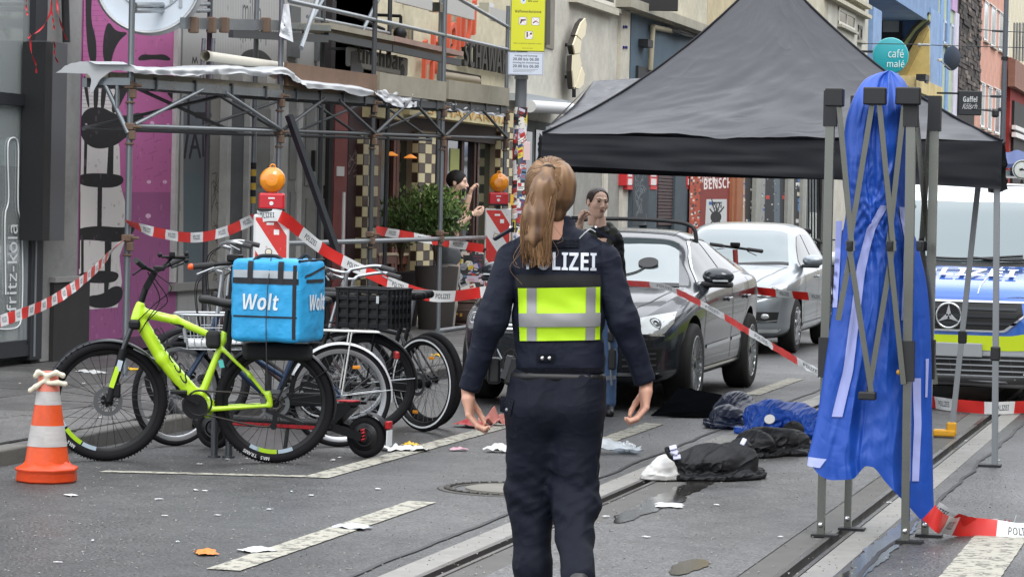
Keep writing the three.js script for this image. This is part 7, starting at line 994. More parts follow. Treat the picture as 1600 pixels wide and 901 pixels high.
// ================================================================ fabric and bags left on the road
function heap(name, label, cat, parts, mat, cell, amp, freq, extra) { // limp fabric lying over the parts: [px, py, Z, rx, ry, rz]
  const S = parts.map(a => ({ c: P(a[0], a[1], a[2]), rx: a[3], ry: a[4] * 1.12, rz: a[5] })), mid = S[0].c.clone().setY(0), t = thing(name, label, cat, mid, YAW), k0 = rnd() * 50; t.updateMatrixWorld(true); S.forEach(s => { t.worldToLocal(s.c); s.c.y = Math.min(s.c.y, s.ry * 0.8); });
  const g = (k, d, m) => m(...S.map(s => s.c[k] + d * (k === 'y' ? s.ry : Math.max(s.rx, s.rz)))), mn = [g('x', -1, Math.min) - 0.12, -0.02, g('z', -1, Math.min) - 0.12], mx2 = [g('x', 1, Math.max) + 0.12, g('y', 1, Math.max) + 0.1, g('z', 1, Math.max) + 0.12];
  const f = (x, y, z) => { const wx = x + 0.035 * noise(x * 5, y * 6, z * 5 + k0), wz = z + 0.035 * noise(x * 5 + 7, y * 6, z * 5 + k0); let d = 9; for (const s of S) { const a = (wx - s.c.x) / s.rx, b2 = (y - s.c.y) / s.ry, e = (wz - s.c.z) / s.rz, m = Math.sqrt(a * a + b2 * b2 + e * e); d = smin(d, (m - 1) * Math.min(s.rx, s.ry, s.rz) * (m > 1 ? 1.5 : 1), 0.05); const fl = Math.max(Math.sqrt((wx - s.c.x) ** 2 / (s.rx * 1.35) ** 2 + (wz - s.c.z) ** 2 / (s.rz * 1.3) ** 2) - 1, -0.4) * s.rx * 0.9; d = smin(d, Math.max(fl, y - 0.022 - 0.02 * noise(x * 9, 3, z * 9)), 0.03); } if (d > 0.08) return Math.max(d, 0.004 - y); return Math.max(d - amp * (0.5 * sr(wx * freq * 0.6 + y * 4, y * freq * 1.2 + wz * 2, wz * freq + k0) + 0.35 * sr(wx * freq * 1.3 - y * 6, y * freq * 2 + wx * 2, wz * freq * 1.6 + k0)), 0.004 - y); };
  obj(name === 'tent_bag' ? 'bag' : 'cloth', sdfMesh(f, mn, mx2, cell), mat, t); if (extra) extra(t); return t;
}
const blackFab = fabD(0x16171a, 0.55, { specularIntensity: 0.5, sheen: 0 }), blackMat = MP(0x0a0b0d, 0.95, 0, { specularIntensity: 0 }), blueFab = MP(0x1d52b5, 0.5, 0, { sheen: 0.3, bumpMap: crumple, bumpScale: 0.05 }), navyFab = fabD(0x232c44, 0.4, { bumpScale: 0.05 }), greyTag = M(0xb9bbd6, 0.5);
{ // stiff black sheet, one corner raised
  const t = thing('black_sheet', 'stiff matt black sheet lying slumped in front of the dark car', 'sheet', G(1085, 650)); const q = [[1016, 652], [1062, 606], [1124, 618], [1126, 652]];
  const A = G(1016, 652).setY(0.01), Bq = P(1062, 605, depthOf(G(1062, 646))), C = P(1128, 616, depthOf(G(1128, 646))), D = G(1126, 654).setY(0.01);
  objW('sheet', [grid(40, 24, (u, v) => { const p = A.clone().lerp(D, u).lerp(Bq.clone().lerp(C, u), v); p.addScaledVector(FWD, -0.10 * Math.sin(v * 3.14) + 0.03 * noise(u * 3, v * 3, 2)); p.y = Math.max(0.006, p.y + 0.015 * noise(u * 4, v * 5, 5)); return p; }), grid(40, 12, (u, v) => { const p = Bq.clone().lerp(C, u); p.addScaledVector(FWD, v * 0.5); p.y = Math.max(0.008, lerp(p.y, 0.01, v) + 0.03 * noise(u * 5, v * 4, 8)); return p; })], blackMat, t);
}
heap('dark_fabric', 'crumpled shiny navy and black fabric heap next to the black sheet', 'fabric', [[1150, 628, 21.4, .16, .12, .15], [1172, 634, 21.2, .10, .08, .14], [1140, 640, 21.1, .12, .08, .13], [1184, 618, 22, .10, .05, .1], [1110, 606, 22.6, .1, .035, .06]], navyFab, 0.009, 0.03, 6);
heap('blue_fabric', 'crumpled bright blue fabric heap left of the folded canopy', 'fabric', [[1205, 640, 20.6, .17, .12, .16], [1245, 642, 20.6, .14, .11, .15], [1266, 648, 20.4, .11, .1, .14], [1222, 626, 20.9, .09, .07, .1], [1190, 648, 20.5, .09, .07, .1]], blueFab, 0.009, 0.032, 6);
heap('tent_bag', 'black bag with a round pale patch in front of the blue fabric heap', 'bag', [[1205, 676, 18.9, .18, .09, .14], [1235, 668, 19.2, .10, .07, .12], [1180, 680, 18.7, .12, .085, .12], [1240, 655, 19.6, .08, .08, .08]], blackFab, 0.008, 0.022, 6, (t) => { const p = P(1203, 655, 18.72); objW('round_patch', new THREE.CylinderGeometry(0.035, 0.035, 0.01, 20).rotateX(Math.PI / 2 - 0.6).translate(p.x, p.y, p.z), M(0x9a9a98, 0.6), t); });
heap('tent_bag', 'long black bag with white tags lying nearest on the road', 'bag', [[1110, 708, 17.1, .17, .10, .16], [1145, 702, 17.2, .14, .10, .15], [1075, 713, 17.05, .13, .075, .14], [1155, 690, 17.5, .10, .10, .12], [1062, 694, 17.4, .07, .04, .08]], blackFab, 0.008, 0.022, 5, (t) => { for (const [x, y, r] of [[1052, 699, 0.3], [1054, 706, -0.3], [1058, 714, 0.2], [1162, 690, 1.2]]) { const p = P(x, y, x > 1100 ? 17.0 : 16.78); objW('white_tag', rb(0.045, 0.03, 0.012, 0.006, 0, 0, 0).rotateZ(r).rotateX(-0.5).translate(p.x, p.y, p.z), greyTag, t); } objW('strap', tube([P(1050, 705, 16.85), P(1042, 700, 16.85), P(1046, 712, 16.8), P(1060, 722, 16.8)], 0.012, 20, 6), blackFab, t); });
heap('white_cloth', 'crumpled white cloth poking out of the long black bag', 'cloth', [[1030, 716, 16.95, .05, .06, .06], [1040, 712, 16.95, .05, .07, .06], [1018, 720, 16.95, .04, .04, .05]], M(0xb9b9b6, 0.7), 0.006, 0.016, 14);

// ================================================================ people
const skinM = MP(0xbf917c, 0.5, 0, { sheen: 0.2 }), skinM2 = MP(0xe0bba6, 0.5, 0), navy = MP(0x151a28, 0.72, 0, { specularIntensity: 0.4, bumpMap: crumple, bumpScale: 0.008 }), navyT = MP(0x111521, 0.7, 0, { specularIntensity: 0.35, bumpMap: crumple, bumpScale: 0.006 });
function frameAt(px, py, Z) { const b = P(px, py, Z).setY(0), q = V(0, 0, 0), m = new THREE.Matrix4().makeRotationY(YAW).setPosition(b), inv = m.clone().invert(); return { b, l: (x, y, dz = 0) => { const p = P(x, y, Z).applyMatrix4(inv); p.z += dz; return p; } }; }
function hand(wrist, dir, curl, len, fwd) { // dir: down the palm, curl: where the fingers bend to, fwd: from little finger to index
  const d = dir.clone().normalize(), c = curl.clone().normalize(), f = fwd.clone().normalize(), s = len / 0.18, at = (a, b, e) => wrist.clone().addScaledVector(d, a * s).addScaledVector(c, b * s).addScaledVector(f, e * s), seg = [];
  const fl = [0.92, 1.02, 1, 0.8];
  for (let i = 0; i < 4; i++) { const e = lerp(0.030, -0.030, i / 3), k = fl[i], b0 = 0.1 + 0.02 * i, kn = at(0.088 - 0.004 * Math.abs(i - 1.2), 0, e), p1 = at(0.088 + 0.036 * k, 0.016 + b0 * 0.1, e * 1.05), p2 = at(0.088 + 0.046 * k, 0.042 + b0 * 0.1, e), p3 = at(0.088 + 0.034 * k, 0.062 + b0 * 0.05, e * 0.95); seg.push([kn, p1, 0.0098, 0.0088], [p1, p2, 0.0088, 0.008], [p2, p3, 0.008, 0.0068]); }
  const th = [at(0.03, 0.006, 0.03), at(0.065, 0.026, 0.05), at(0.092, 0.042, 0.046), at(0.108, 0.05, 0.036)]; const ts = [[th[0], th[1], 0.014, 0.011], [th[1], th[2], 0.011, 0.009], [th[2], th[3], 0.009, 0.0075]];
  const palm = [[at(-0.03, 0, 0.0), at(0.02, 0, 0), 0.024, 0.025], [at(0.02, 0, 0.014), at(0.085, 0, 0.026), 0.017, 0.0125], [at(0.02, 0, 0), at(0.088, 0, 0.008), 0.017, 0.0125], [at(0.02, 0, -0.012), at(0.082, 0, -0.012), 0.017, 0.012], [at(0.02, 0, -0.016), at(0.075, 0, -0.028), 0.016, 0.011]];
  const sc = a => a.map(q => [q[0], q[1], q[2] * s, q[3] * s]), A = sc(palm), Bf = sc(seg), C = sc(ts), all = [...A, ...Bf, ...C];
  const mn = [1e9, 1e9, 1e9], mx2 = [-1e9, -1e9, -1e9]; for (const q of all) for (const p of [q[0], q[1]]) ['x', 'y', 'z'].forEach((k, i) => { mn[i] = Math.min(mn[i], p[k] - 0.03); mx2[i] = Math.max(mx2[i], p[k] + 0.03); });
  return sdfMesh((x, y, z) => { let p = 9, g = 9, t = 9; for (const q of A) p = smin(p, cap(x, y, z, ...q), 0.012); for (let i = 0; i < 4; i++) { let fg = 9; for (let k = 0; k < 3; k++) fg = smin(fg, cap(x, y, z, ...Bf[i * 3 + k]), 0.004); g = Math.min(g, fg); } for (const q of C) t = smin(t, cap(x, y, z, ...q), 0.006); return smin(smin(p, g, 0.006), t, 0.008); }, mn, mx2, 0.003 * s);
}
function headGeo(c, s, yaw, pitch = 0, tilt = 0, chin = 1) { // a head with a face, looking along local +z before turning
  const E = (x, y, z, cx, cy, cz, rx, ry, rz) => { const a = (x - cx) / rx, b = (y - cy) / ry, e = (z - cz) / rz; return (Math.sqrt(a * a + b * b + e * e) - 1) * Math.min(rx, ry, rz); };
  const g = sdfMesh((x, y, z) => {
    const ax = Math.abs(x);
    let d = E(x, y, z, 0, 0.03, -0.012, 0.074, 0.088, 0.092); d = smin(d, E(x, y, z, 0, -0.04, 0.028, 0.054, 0.066, 0.058), 0.04); d = smin(d, E(x, y, z, 0, -0.092, 0.058, 0.022 * chin, 0.018, 0.02), 0.03);
    d = smin(d, E(ax, y, z, 0.04, -0.018, 0.056, 0.024, 0.02, 0.018), 0.022); d = smin(d, E(ax, y, z, 0.022, 0.032, 0.078, 0.024, 0.008, 0.009), 0.014);
    d = smin(d, cap(x, y, z, { x: 0, y: 0.022, z: 0.08 }, { x: 0, y: -0.022, z: 0.103 }, 0.007, 0.011), 0.010); d = smin(d, E(ax, y, z, 0.011, -0.026, 0.093, 0.008, 0.006, 0.008), 0.006);
    d = Math.max(d, -E(ax, y, z, 0.031, 0.012, 0.092, 0.015, 0.0085, 0.016)); d = smin(d, E(ax, y, z, 0.031, 0.012, 0.071, 0.0135, 0.0115, 0.0125), 0.003);
    d = smin(d, E(x, y, z, 0, -0.05, 0.083, 0.024, 0.0055, 0.010), 0.005); d = smin(d, E(x, y, z, 0, -0.061, 0.080, 0.02, 0.006, 0.010), 0.005); d = Math.max(d, -E(x, y, z, 0, -0.0555, 0.095, 0.022, 0.0018, 0.012));
    let ear = E(ax, y, z, 0.077, 0.0, -0.012, 0.008, 0.03, 0.018); ear = Math.max(ear, -E(ax, y, z, 0.086, 0.002, -0.008, 0.006, 0.02, 0.010)); d = smin(d, ear, 0.008);
    d = smin(d, cap(x, y, z, { x: 0, y: -0.06, z: -0.02 }, { x: 0, y: -0.16, z: -0.03 }, 0.05, 0.052), 0.03); return d;
  }, [-0.1, -0.18, -0.12], [0.1, 0.13, 0.13], 0.0042);
  const m = new THREE.Matrix4().makeRotationFromEuler(new THREE.Euler(pitch, yaw, tilt, 'YXZ')).scale(V(s, s, s)).setPosition(c); return { g: g.applyMatrix4(m), m };
}
function faceParts(parent, m, o) { // eyes, brows, lips as small pieces set in the face
  const pl = (g) => g.applyMatrix4(m), eye = (x) => { const e = obj('eye', pl(sph(0.0115, x, 0.012, 0.0735, 1.1, 0.62, 1)), M(0x9d948e, 0.4), parent); obj('iris', pl(sph(0.0075, x + (o.look ?? 0), 0.0125, 0.0815, 1, 0.9, 0.6)), M(o.iris ?? 0x2d2019, 0.2), e); }; eye(0.031); eye(-0.031);
  for (const s of [-1, 1]) { obj('eyebrow', pl(tube([V(s * 0.014, 0.032, 0.089), V(s * 0.03, 0.038, 0.084), V(s * 0.048, 0.033, 0.072)], 0.0032, 12, 5)), M(o.brow, 0.8), parent); obj('eyelash', pl(tube([V(s * 0.018, 0.017, 0.083), V(s * 0.031, 0.021, 0.0835), V(s * 0.044, 0.015, 0.076)], 0.0016, 12, 4)), M(0x1d1512, 0.8), parent); }
  obj('lips', [pl(sph(1, 0, -0.0505, 0.0885, 0.021, 0.0042, 0.006)), pl(sph(1, 0, -0.0605, 0.0865, 0.018, 0.005, 0.006))], M(o.lip ?? 0xa15a54, 0.4), parent); if (o.teeth) obj('teeth', pl(sph(1, 0, -0.0555, 0.0885, 0.015, 0.0022, 0.004)), M(0xdad6cf, 0.3), parent);
}
function boundsOf(segs, pad) { const mn = [1e9, 1e9, 1e9], mx2 = [-1e9, -1e9, -1e9]; for (const q of segs) [[q[0], q[2]], [q[1], q[3]]].forEach(([p, r]) => ['x', 'y', 'z'].forEach((k, i) => { mn[i] = Math.min(mn[i], p[k] - r - pad); mx2[i] = Math.max(mx2[i], p[k] + r + pad); })); return [mn, mx2]; }
function garment(segs, k, cell, fold, cuts = [], flat = 1) { const [mn, mx2] = boundsOf(segs, 0.03); return sdfMesh((x, y, z) => { let d = 9; for (const q of segs) d = smin(d, cap(x, y, z, ...q), q[4] ?? k); if (d > 0.06) return d; d -= fold(x, y, z); for (const c of cuts) d = Math.max(d, -((x - c[0].x) * c[1].x + (y - c[0].y) * c[1].y + (z - c[0].z) * c[1].z)); return d; }, mn, mx2, cell); }
// ---------------- the policewoman in the foreground, seen from behind
{
  const Z = 9.8, { b, l } = frameAt(868, 560, Z), t = thing('person', 'person in navy police uniform with neon vest and long blond ponytail, seen from behind', 'person', b, YAW);
  const S = { L: l(801, 404), R: l(943, 404) }, EL = l(768, 500, 0.03), ER = l(974, 500, 0.03), WL = l(732, 610, -0.01), WR = l(1009, 598, -0.01);
  const HC = l(859, 303, 0), hipL = l(836, 640), hipR = l(898, 640), kL = l(828, 775, -0.05), kR = l(897, 768, 0.01), aL = l(836, 1000, -0.02), aR = l(903, 888, 0.27);
  // body: one continuous skin mesh with its own head and hands
  const bs = [[l(868, 350), l(872, 400), .05, .06], [l(840, 425), l(903, 425), .06, .06], [l(872, 425), l(872, 600), .06, .065], [l(850, 610), l(890, 610), .065, .065], [S.L, EL, .036, .03], [EL, WL, .03, .024], [S.R, ER, .036, .03], [ER, WR, .03, .024], [hipL, kL, .06, .04], [kL, aL, .034, .026], [hipR, kR, .06, .036], [kR, l(898, 835, .09), .03, .024], [l(898, 835, .09), aR.clone().lerp(kR, 0.05), .024, .022]];
  const hd = headGeo(HC, 0.98, Math.PI + 0.34, 0.0), hl = hand(WL.clone().add(V(-0.002, -0.012, 0)), V(0.1, -1, 0.0), V(1, -0.1, 0.1), 0.162, V(0.15, 0, -1)), hr = hand(WR.clone().add(V(0.002, -0.012, 0)), V(-0.03, -1, 0.0), V(-1, -0.1, 0.1), 0.162, V(-0.15, 0, -1));
  const body = obj('body', [garment(bs, 0.04, 0.013, () => 0), hd.g, hl, hr], skinM, t);
  faceParts(body, hd.m, { brow: 0x7a5a3c });
  // trousers
  const near = (y, y0, w) => Math.exp(-(((y - y0) / w) ** 2));
  const tr = [[l(836, 600), l(904, 600), .092, .092], [l(838, 638, .015), l(900, 638, .015), .094, .094], [hipL.clone().add(V(-0.004, 0, 0)), kL, .094, .070, .03], [kL, l(833, 885, -.02), .068, .058, .03], [l(833, 885, -.02), aL, .058, .060, .03], [hipR.clone().add(V(0.004, 0, 0)), kR, .092, .069, .03], [kR, l(899, 835, .10), .066, .055, .03], [l(899, 835, .10), l(901, 888, .24), .055, .052, .03]];
  const fold = (x, y, z) => { const kn = near(y, kL.y, 0.12), up = sst(0.85, 1.02, y); return (0.0075 * ridge(x * 4 + 1, y * 15 + x * 9, z * 5) + 0.004 * ridge(x * 10, y * 26 - x * 12, z * 7)) * (0.35 + 1.0 * kn) * (1 - 0.8 * up) + 0.004 * ridge(x * 13, y * 3.4, z * 9) - 0.006 * near(x, l(868, 650).x, 0.012) * sst(0.82, 0.9, y) * (z > 0 ? 1 : 0) + 0.012 * near(y, kR.y - 0.04, 0.045) * (x > 0 ? 1 : 0) * (z > 0 ? 1 : 0); };
  const tro = obj('trousers', garment(tr, 0.035, 0.0085, fold, [[l(836, 1008), V(0, 1, 0)]]), navyT, t);
  const trM = new THREE.Mesh(tro.geometry, M(0)); trM.updateMatrixWorld();
  const ray = V(0, 0, -1), back = (x, y) => V(x, y, 1), X = px => l(px, 500).x, Y = (py, px = 870) => l(px, py).y, q2 = (pts) => pts.map(p => { const v = l(p[0], p[1]); return [v.x, v.y]; });
  obj('pocket_flap', patch(trM, q2([[783, 618], [803, 622]]), q2([[781, 642], [797, 647]]), back, ray, 0.006, 8, 4), navy, t); { const h = drop(trM, V(l(792, 638).x, l(792, 638).y, 1), ray, 0.006); if (h) obj('pocket_button', sph(0.006, h.x, h.y, h.z), M(0x8a8d92, 0.4), t); }
  for (const pts of [[[790, 600], [786, 660], [800, 760], [806, 860]], [[941, 600], [941, 660], [930, 740]]]) { const p2 = q2(pts).map(a => drop(trM, V(a[0] + 0.004, a[1], 1), ray, 0.002)).filter(Boolean); if (p2.length > 2) obj('seam', tube(p2, 0.0022, 40, 4), M(0x0c0e15, 0.8), t); }
  // boots
  obj('boot', [garment([[aL.clone().add(V(0, -0.01, 0)), l(838, 1040, -.01), .045, .042], [l(838, 1042, .02), l(834, 1046, -.16), .036, .03]], 0.03, 0.009, () => 0)], M(0x141416, 0.5), t); obj('boot', [garment([[aR.clone().add(V(0, 0.01, -0.02)), aR.clone().add(V(-0.012, -0.07, 0.03)), .042, .04], [aR.clone().add(V(-0.014, -0.075, 0.04)), aR.clone().add(V(-0.02, -0.22, -0.08)), .037, .03]], 0.03, 0.009, () => 0)], M(0x2a2a2d, 0.5), t);
  // jacket
  const jk = [[l(815, 400), l(930, 400), .050, .050, .05], [l(840, 386), l(902, 386), .056, .056, .05], [l(838, 440), l(906, 440), .094, .094, .06], [l(842, 500), l(904, 500), .088, .088, .06], [l(842, 565), l(906, 565), .086, .086, .05], [l(868, 350, -.005), l(872, 385), .054, .064, .03]];
  const jsl = [[S.L, EL, .056, .048, .035], [EL, WL, .047, .034, .03]], jsr = [[S.R, ER, .056, .046, .035], [ER, WR, .045, .035, .03]];
  const dL = WL.clone().sub(EL).normalize().negate(), dR = WR.clone().sub(ER).normalize().negate();
  const jf = (x, y, z) => { const ar = Math.abs(x - X(870)) > 0.165 ? 1 : 0, el = near(y, EL.y, 0.13); return ar * ((0.004 + 0.006 * el) * (sr(x * 9, y * 13 + x * 7, z * 6) - 0.4) + 0.002 * sr(x * 14, y * 22, z * 9)) + (1 - ar) * (0.005 * sr(x * 5, y * 9, 1) + 0.004 * sr(x * 9 + y * 6, y * 13, 2)) + 0.010 * near(y, Y(540), 0.03) * (1 - ar) * (0.4 + 0.6 * ridge(x * 6, y * 8, 3)); };
  const torsoG = garment(jk, 0.04, 0.0085, jf, [[l(868, 583), V(0.0, 1, 0)], [l(868, 338), V(0.1, -1, 0)]]), slG = garment(jsl, 0.04, 0.0085, jf, [[WL.clone().addScaledVector(dL, 0.0), dL]]), srG = garment(jsr, 0.04, 0.0085, jf, [[WR.clone().addScaledVector(dR, 0.0), dR]]);
  const jac = obj('jacket', [torsoG, slG, srG], navy, t);
  const jm = new THREE.Mesh(jac.geometry, M(0)); jm.updateMatrixWorld();
  const pj = (nm, top, bot, m, lift = 0.004, nu = 20, nv = 8) => obj(nm, patch(jm, q2(top), q2(bot), back, ray, lift, nu, nv), m, t);
  const neon = M(0xb4e01a, 0.55, 0, { emissive: 0x000000, bumpMap: weave, bumpScale: 0.0004 }), refl = M(0x8e8f90, 0.38, 0.25), blackV = M(0x0d0e12, 0.8);
  pj('vest_edge', [[806, 428], [937, 428]], [[806, 448], [938, 448]], blackV, 0.005); pj('vest_panel', [[809, 449], [937, 447]], [[812, 531], [937, 529]], neon, 0.008, 30, 14);
  pj('reflective_strip', [[823, 448.5], [838, 448.5]], [[823, 530.5], [838, 530.5]], refl, 0.011, 6, 16); pj('reflective_strip', [[915, 447.5], [930, 447.5]], [[914, 529.5], [929, 529.5]], refl, 0.011, 6, 16); pj('reflective_strip', [[810, 488], [938, 487]], [[811, 509], [937, 508]], refl, 0.013, 30, 5);
  { const g = text('POLIZEI', 0.1, 0.0015); sizeTo(g, l(931, 410).x - l(822, 410).x, Y(393) - Y(421)); const c = l(876.5, 421), p = g.attributes.position; for (let i = 0; i < p.count; i++) { const h = drop(jm, V(p.getX(i) + c.x, p.getY(i) + c.y, 1), ray, 0.005 + p.getZ(i)); if (h) p.setXYZ(i, h.x, h.y, h.z); } g.computeVertexNormals(); obj('lettering', g, M(0xb9bfca, 0.35, 0.1), t); }
  pj('yoke_flap', [[842, 374], [904, 374]], [[842, 386], [905, 386]], navyT, 0.007, 12, 3); pj('waist_tab', [[838, 551], [868, 550]], [[838, 562], [866, 563]], navyT, 0.008, 12, 3); for (const x of [847, 858]) { const h = drop(jm, V(...q2([[x, 557]])[0], 1), ray, 0.012); obj('snap_button', sph(0.0065, h.x, h.y, h.z, 1, 1, 0.5), CHROME, t); }
  pj('hem_band', [[806, 572], [945, 572]], [[806, 580], [945, 580]], navyT, 0.005, 24, 2);
  for (const [a, c] of [[[772, 383], [802, 366]], [[925, 366], [960, 384]]]) { const p = l(a[0], a[1], 0.0), q = l(c[0], c[1], 0.0); obj('epaulette', bar(p.clone().add(V(0, 0.020, 0.01)), q.clone().add(V(0, 0.022, 0.0)), 0.045, 0.010, V(0, 1, 0)), navyT, t); obj('epaulette_button', sph(0.006, ...p.clone().lerp(q, a[0] < 900 ? 0.85 : 0.15).add(V(0, 0.028, 0.02)).toArray()), CHROME, t); }
  obj('collar', [grid(40, 8, (u, v) => { const a = u * 6.2832, c = l(871, lerp(366, 340, v), -0.012), r = lerp(0.066, 0.061, v); return V(c.x + Math.cos(a) * r, c.y + (Math.cos(a) * -0.004), c.z + Math.sin(a) * r * 0.95); }), grid(40, 3, (u, v) => { const a = u * 6.2832, c = l(871, 340, -0.012), r = lerp(0.061, 0.054, v); return V(c.x + Math.cos(a) * r, c.y - 0.006 * v, c.z + Math.sin(a) * r * 0.95); })], M(0x1a2030, 0.7), t);
  obj('radio_cord', tube([l(905, 372, .06), l(915, 362, .062), l(922, 358, .05), l(930, 362, .04)], 0.0022, 20, 5), M(0xb8bcc0, 0.5), t);
  obj('belt', [garment([[l(836, 588), l(904, 588), .093, .093]], 0.03, 0.011, () => 0, [[l(868, 594), V(0, 1, 0)], [l(868, 580), V(0, -1, 0)]])], M(0x101114, 0.5), t);
  obj('pouch', [rb(0.055, 0.1, 0.04, 0.012, ...l(801, 578, 0.02).toArray(), 3)], M(0x131417, 0.5), t); obj('pouch_loop', tube([l(806, 592, .04), l(809, 560, .045), l(800, 545, .045), l(789, 552, .04), l(786, 575, .04)], 0.004, 30, 6), blackV, t); obj('pouch_handle', bar(l(786, 590, .03), l(797, 555, .035), 0.02, 0.02), M(0x2a2b2e, 0.4), t); obj('gloves_pouch', rb(0.045, 0.09, 0.05, 0.012, ...l(772, 580, -0.05).toArray(), 3), M(0x15171a, 0.5), t); obj('white_card', bar(l(777, 545, .0), l(784, 560, .0), 0.02, 0.003), M(0xb6bcc6, 0.5), t);
  // hair: cap, ponytail and separate strands
  const hm = new THREE.MeshStandardMaterial({ color: 0xffffff, roughness: 0.5, vertexColors: true, side: THREE.DoubleSide });
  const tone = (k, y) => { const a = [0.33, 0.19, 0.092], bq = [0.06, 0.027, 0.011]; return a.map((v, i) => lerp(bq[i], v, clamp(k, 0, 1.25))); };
  const root = l(856, 268, 0.088), chain = [root, l(848, 296, .120), l(840, 335, .126), l(836, 372, .132), l(838, 408, .122)], rad = [.026, .040, .045, .036, .010], cu = curve(chain);
  const hc2 = HC.clone().add(V(0, 0.026, 0.006));
  const V0a = V(0, 0.03, -0.012), V0b = V(0, -0.03, -0.045), V0c = V(0, -0.062, -0.05), V0d = V(0, -0.035, 0.098), V0e = V(0.085, -0.004, -0.004);
  const hInv = new THREE.Matrix4().extractRotation(hd.m).invert(), hq = V(0, 0, 0);
  const capG = sdfMesh((x, y, z) => { hq.set(x - HC.x, y - HC.y, z - HC.z).applyMatrix4(hInv); const px = hq.x, py = hq.y, pz = hq.z; let d = ell(px, py, pz, V0a, 0.083, 0.096, 0.104); d = smin(d, cap(px, py, pz, V0b, V0c, 0.060, 0.038), 0.035); d = Math.max(d, -ell(px, py, pz, V0d, 0.075, 0.115, 0.075)); d = Math.max(d, -ell(Math.abs(px), py, pz, V0e, 0.03, 0.040, 0.030)); return d + 0.0025 * (0.5 - ridge(x * 30, y * 8, z * 22)); }, [HC.x - 0.13, HC.y - 0.15, HC.z - 0.14], [HC.x + 0.13, HC.y + 0.15, HC.z + 0.15], 0.0048);
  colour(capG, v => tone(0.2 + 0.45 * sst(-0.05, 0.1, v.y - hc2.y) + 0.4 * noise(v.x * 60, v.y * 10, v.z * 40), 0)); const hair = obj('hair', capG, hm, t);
  const tail = sdfMesh((x, y, z) => { let d = 9; for (let i = 0; i < 4; i++) d = smin(d, cap(x, y, z, chain[i], chain[i + 1], rad[i], rad[i + 1]), 0.02); d = smin(d, cap(x, y, z, chain[2], l(824, 385, .11), .026, .006), .02); return d < 0.03 ? d + 0.008 * (0.4 - ridge(x * 38 + y * 3, y * 5, z * 30)) : d; }, [chain[2].x - 0.13, chain[4].y - 0.05, chain[0].z - 0.06], [chain[2].x + 0.14, root.y + 0.05, chain[3].z + 0.07], 0.0055);
  colour(tail, v => tone(0.38 + 0.55 * noise(v.x * 55, v.y * 5, v.z * 30) + 0.25 * noise(v.x * 18, v.y * 3, 4), 0)); obj('ponytail', tail, hm, hair);
  const sg = []; seed = 77;
  for (let i = 0; i < 1000; i++) { const a = rr(0, 6.28), q = Math.sqrt(rnd()), k = rr(0.0, 1.25), c = tone(k), end = rr(0.7, 1.06), fr = rr(-1, 1), pts = []; for (let j = 0; j <= 9; j++) { const u = j / 9 * end, p = cu.getPoint(Math.min(1, u)), rI = interp([[0, rad[0]], [0.25, rad[1]], [0.5, rad[2]], [0.75, rad[3]], [1.15, 0.03]], u) * (1.02 + 0.25 * q * u), wv = 0.008 * Math.sin(u * 7 + fr * 2.5) * u; if (u > 1) p.y -= (u - 1) * 0.35; pts.push(p.add(V(Math.cos(a + u * 0.5) * rI * (0.85 + 0.2 * q) + wv + 0.006 * fr * u * u, 0, Math.sin(a + u * 0.5) * rI * 0.8))); } const g = tube(pts, rr(0.0006, 0.0012), 14, 3); colour(g, (v) => c); sg.push(g); }
  for (let i = 0; i < 1100; i++) { const az = rr(0, 6.28), el = rr(-0.75, 0.9), d0 = V(Math.cos(el) * Math.cos(az), Math.sin(el), Math.cos(el) * Math.sin(az)); if (d0.z < -0.2 && d0.y < 0.6) continue; if (d0.x > 0.5 && d0.y < 0.1 && d0.z < 0.6) continue; const d1 = root.clone().sub(hc2).normalize(), c = tone(rr(0.05, 1.25)), pts = []; for (let j = 0; j <= 8; j++) { const e = d0.clone().lerp(d1, j / 8 * 0.97).normalize(); pts.push(HC.clone().add(V(0, 0.03, 0.012)).add(V(e.x * 0.087, e.y * 0.099, e.z * 0.108)).add(V(0, 0.0015 * noise(i, j * 0.5, 1), 0))); } const g = tube(pts, rr(0.0006, 0.0011), 12, 3); colour(g, () => c); sg.push(g); }
  for (let i = 0; i < 7; i++) { const u0 = rr(0.3, 0.8), p = cu.getPoint(u0), s = rnd() < 0.6 ? 1 : -1, pts = [p.clone().add(V(0.03 * s, 0, 0.02)), p.clone().add(V(0.05 * s, -0.05, 0.02)), p.clone().add(V(rr(0.05, 0.085) * s, -0.1, 0.01)), p.clone().add(V(rr(0.03, 0.07) * s, rr(-0.16, -0.11), 0.015))]; const g = tube(pts, 0.0008, 20, 3), c = tone(rr(0.5, 1.2)); colour(g, () => c); sg.push(g); }
  obj('hair_strands', sg, hm, hair).userData.kind = 'stuff'; obj('hair_tie', new THREE.TorusGeometry(0.022, 0.007, 8, 20).rotateX(0.6).translate(root.x, root.y, root.z + 0.005), M(0x3a2f28, 0.8), hair);
}
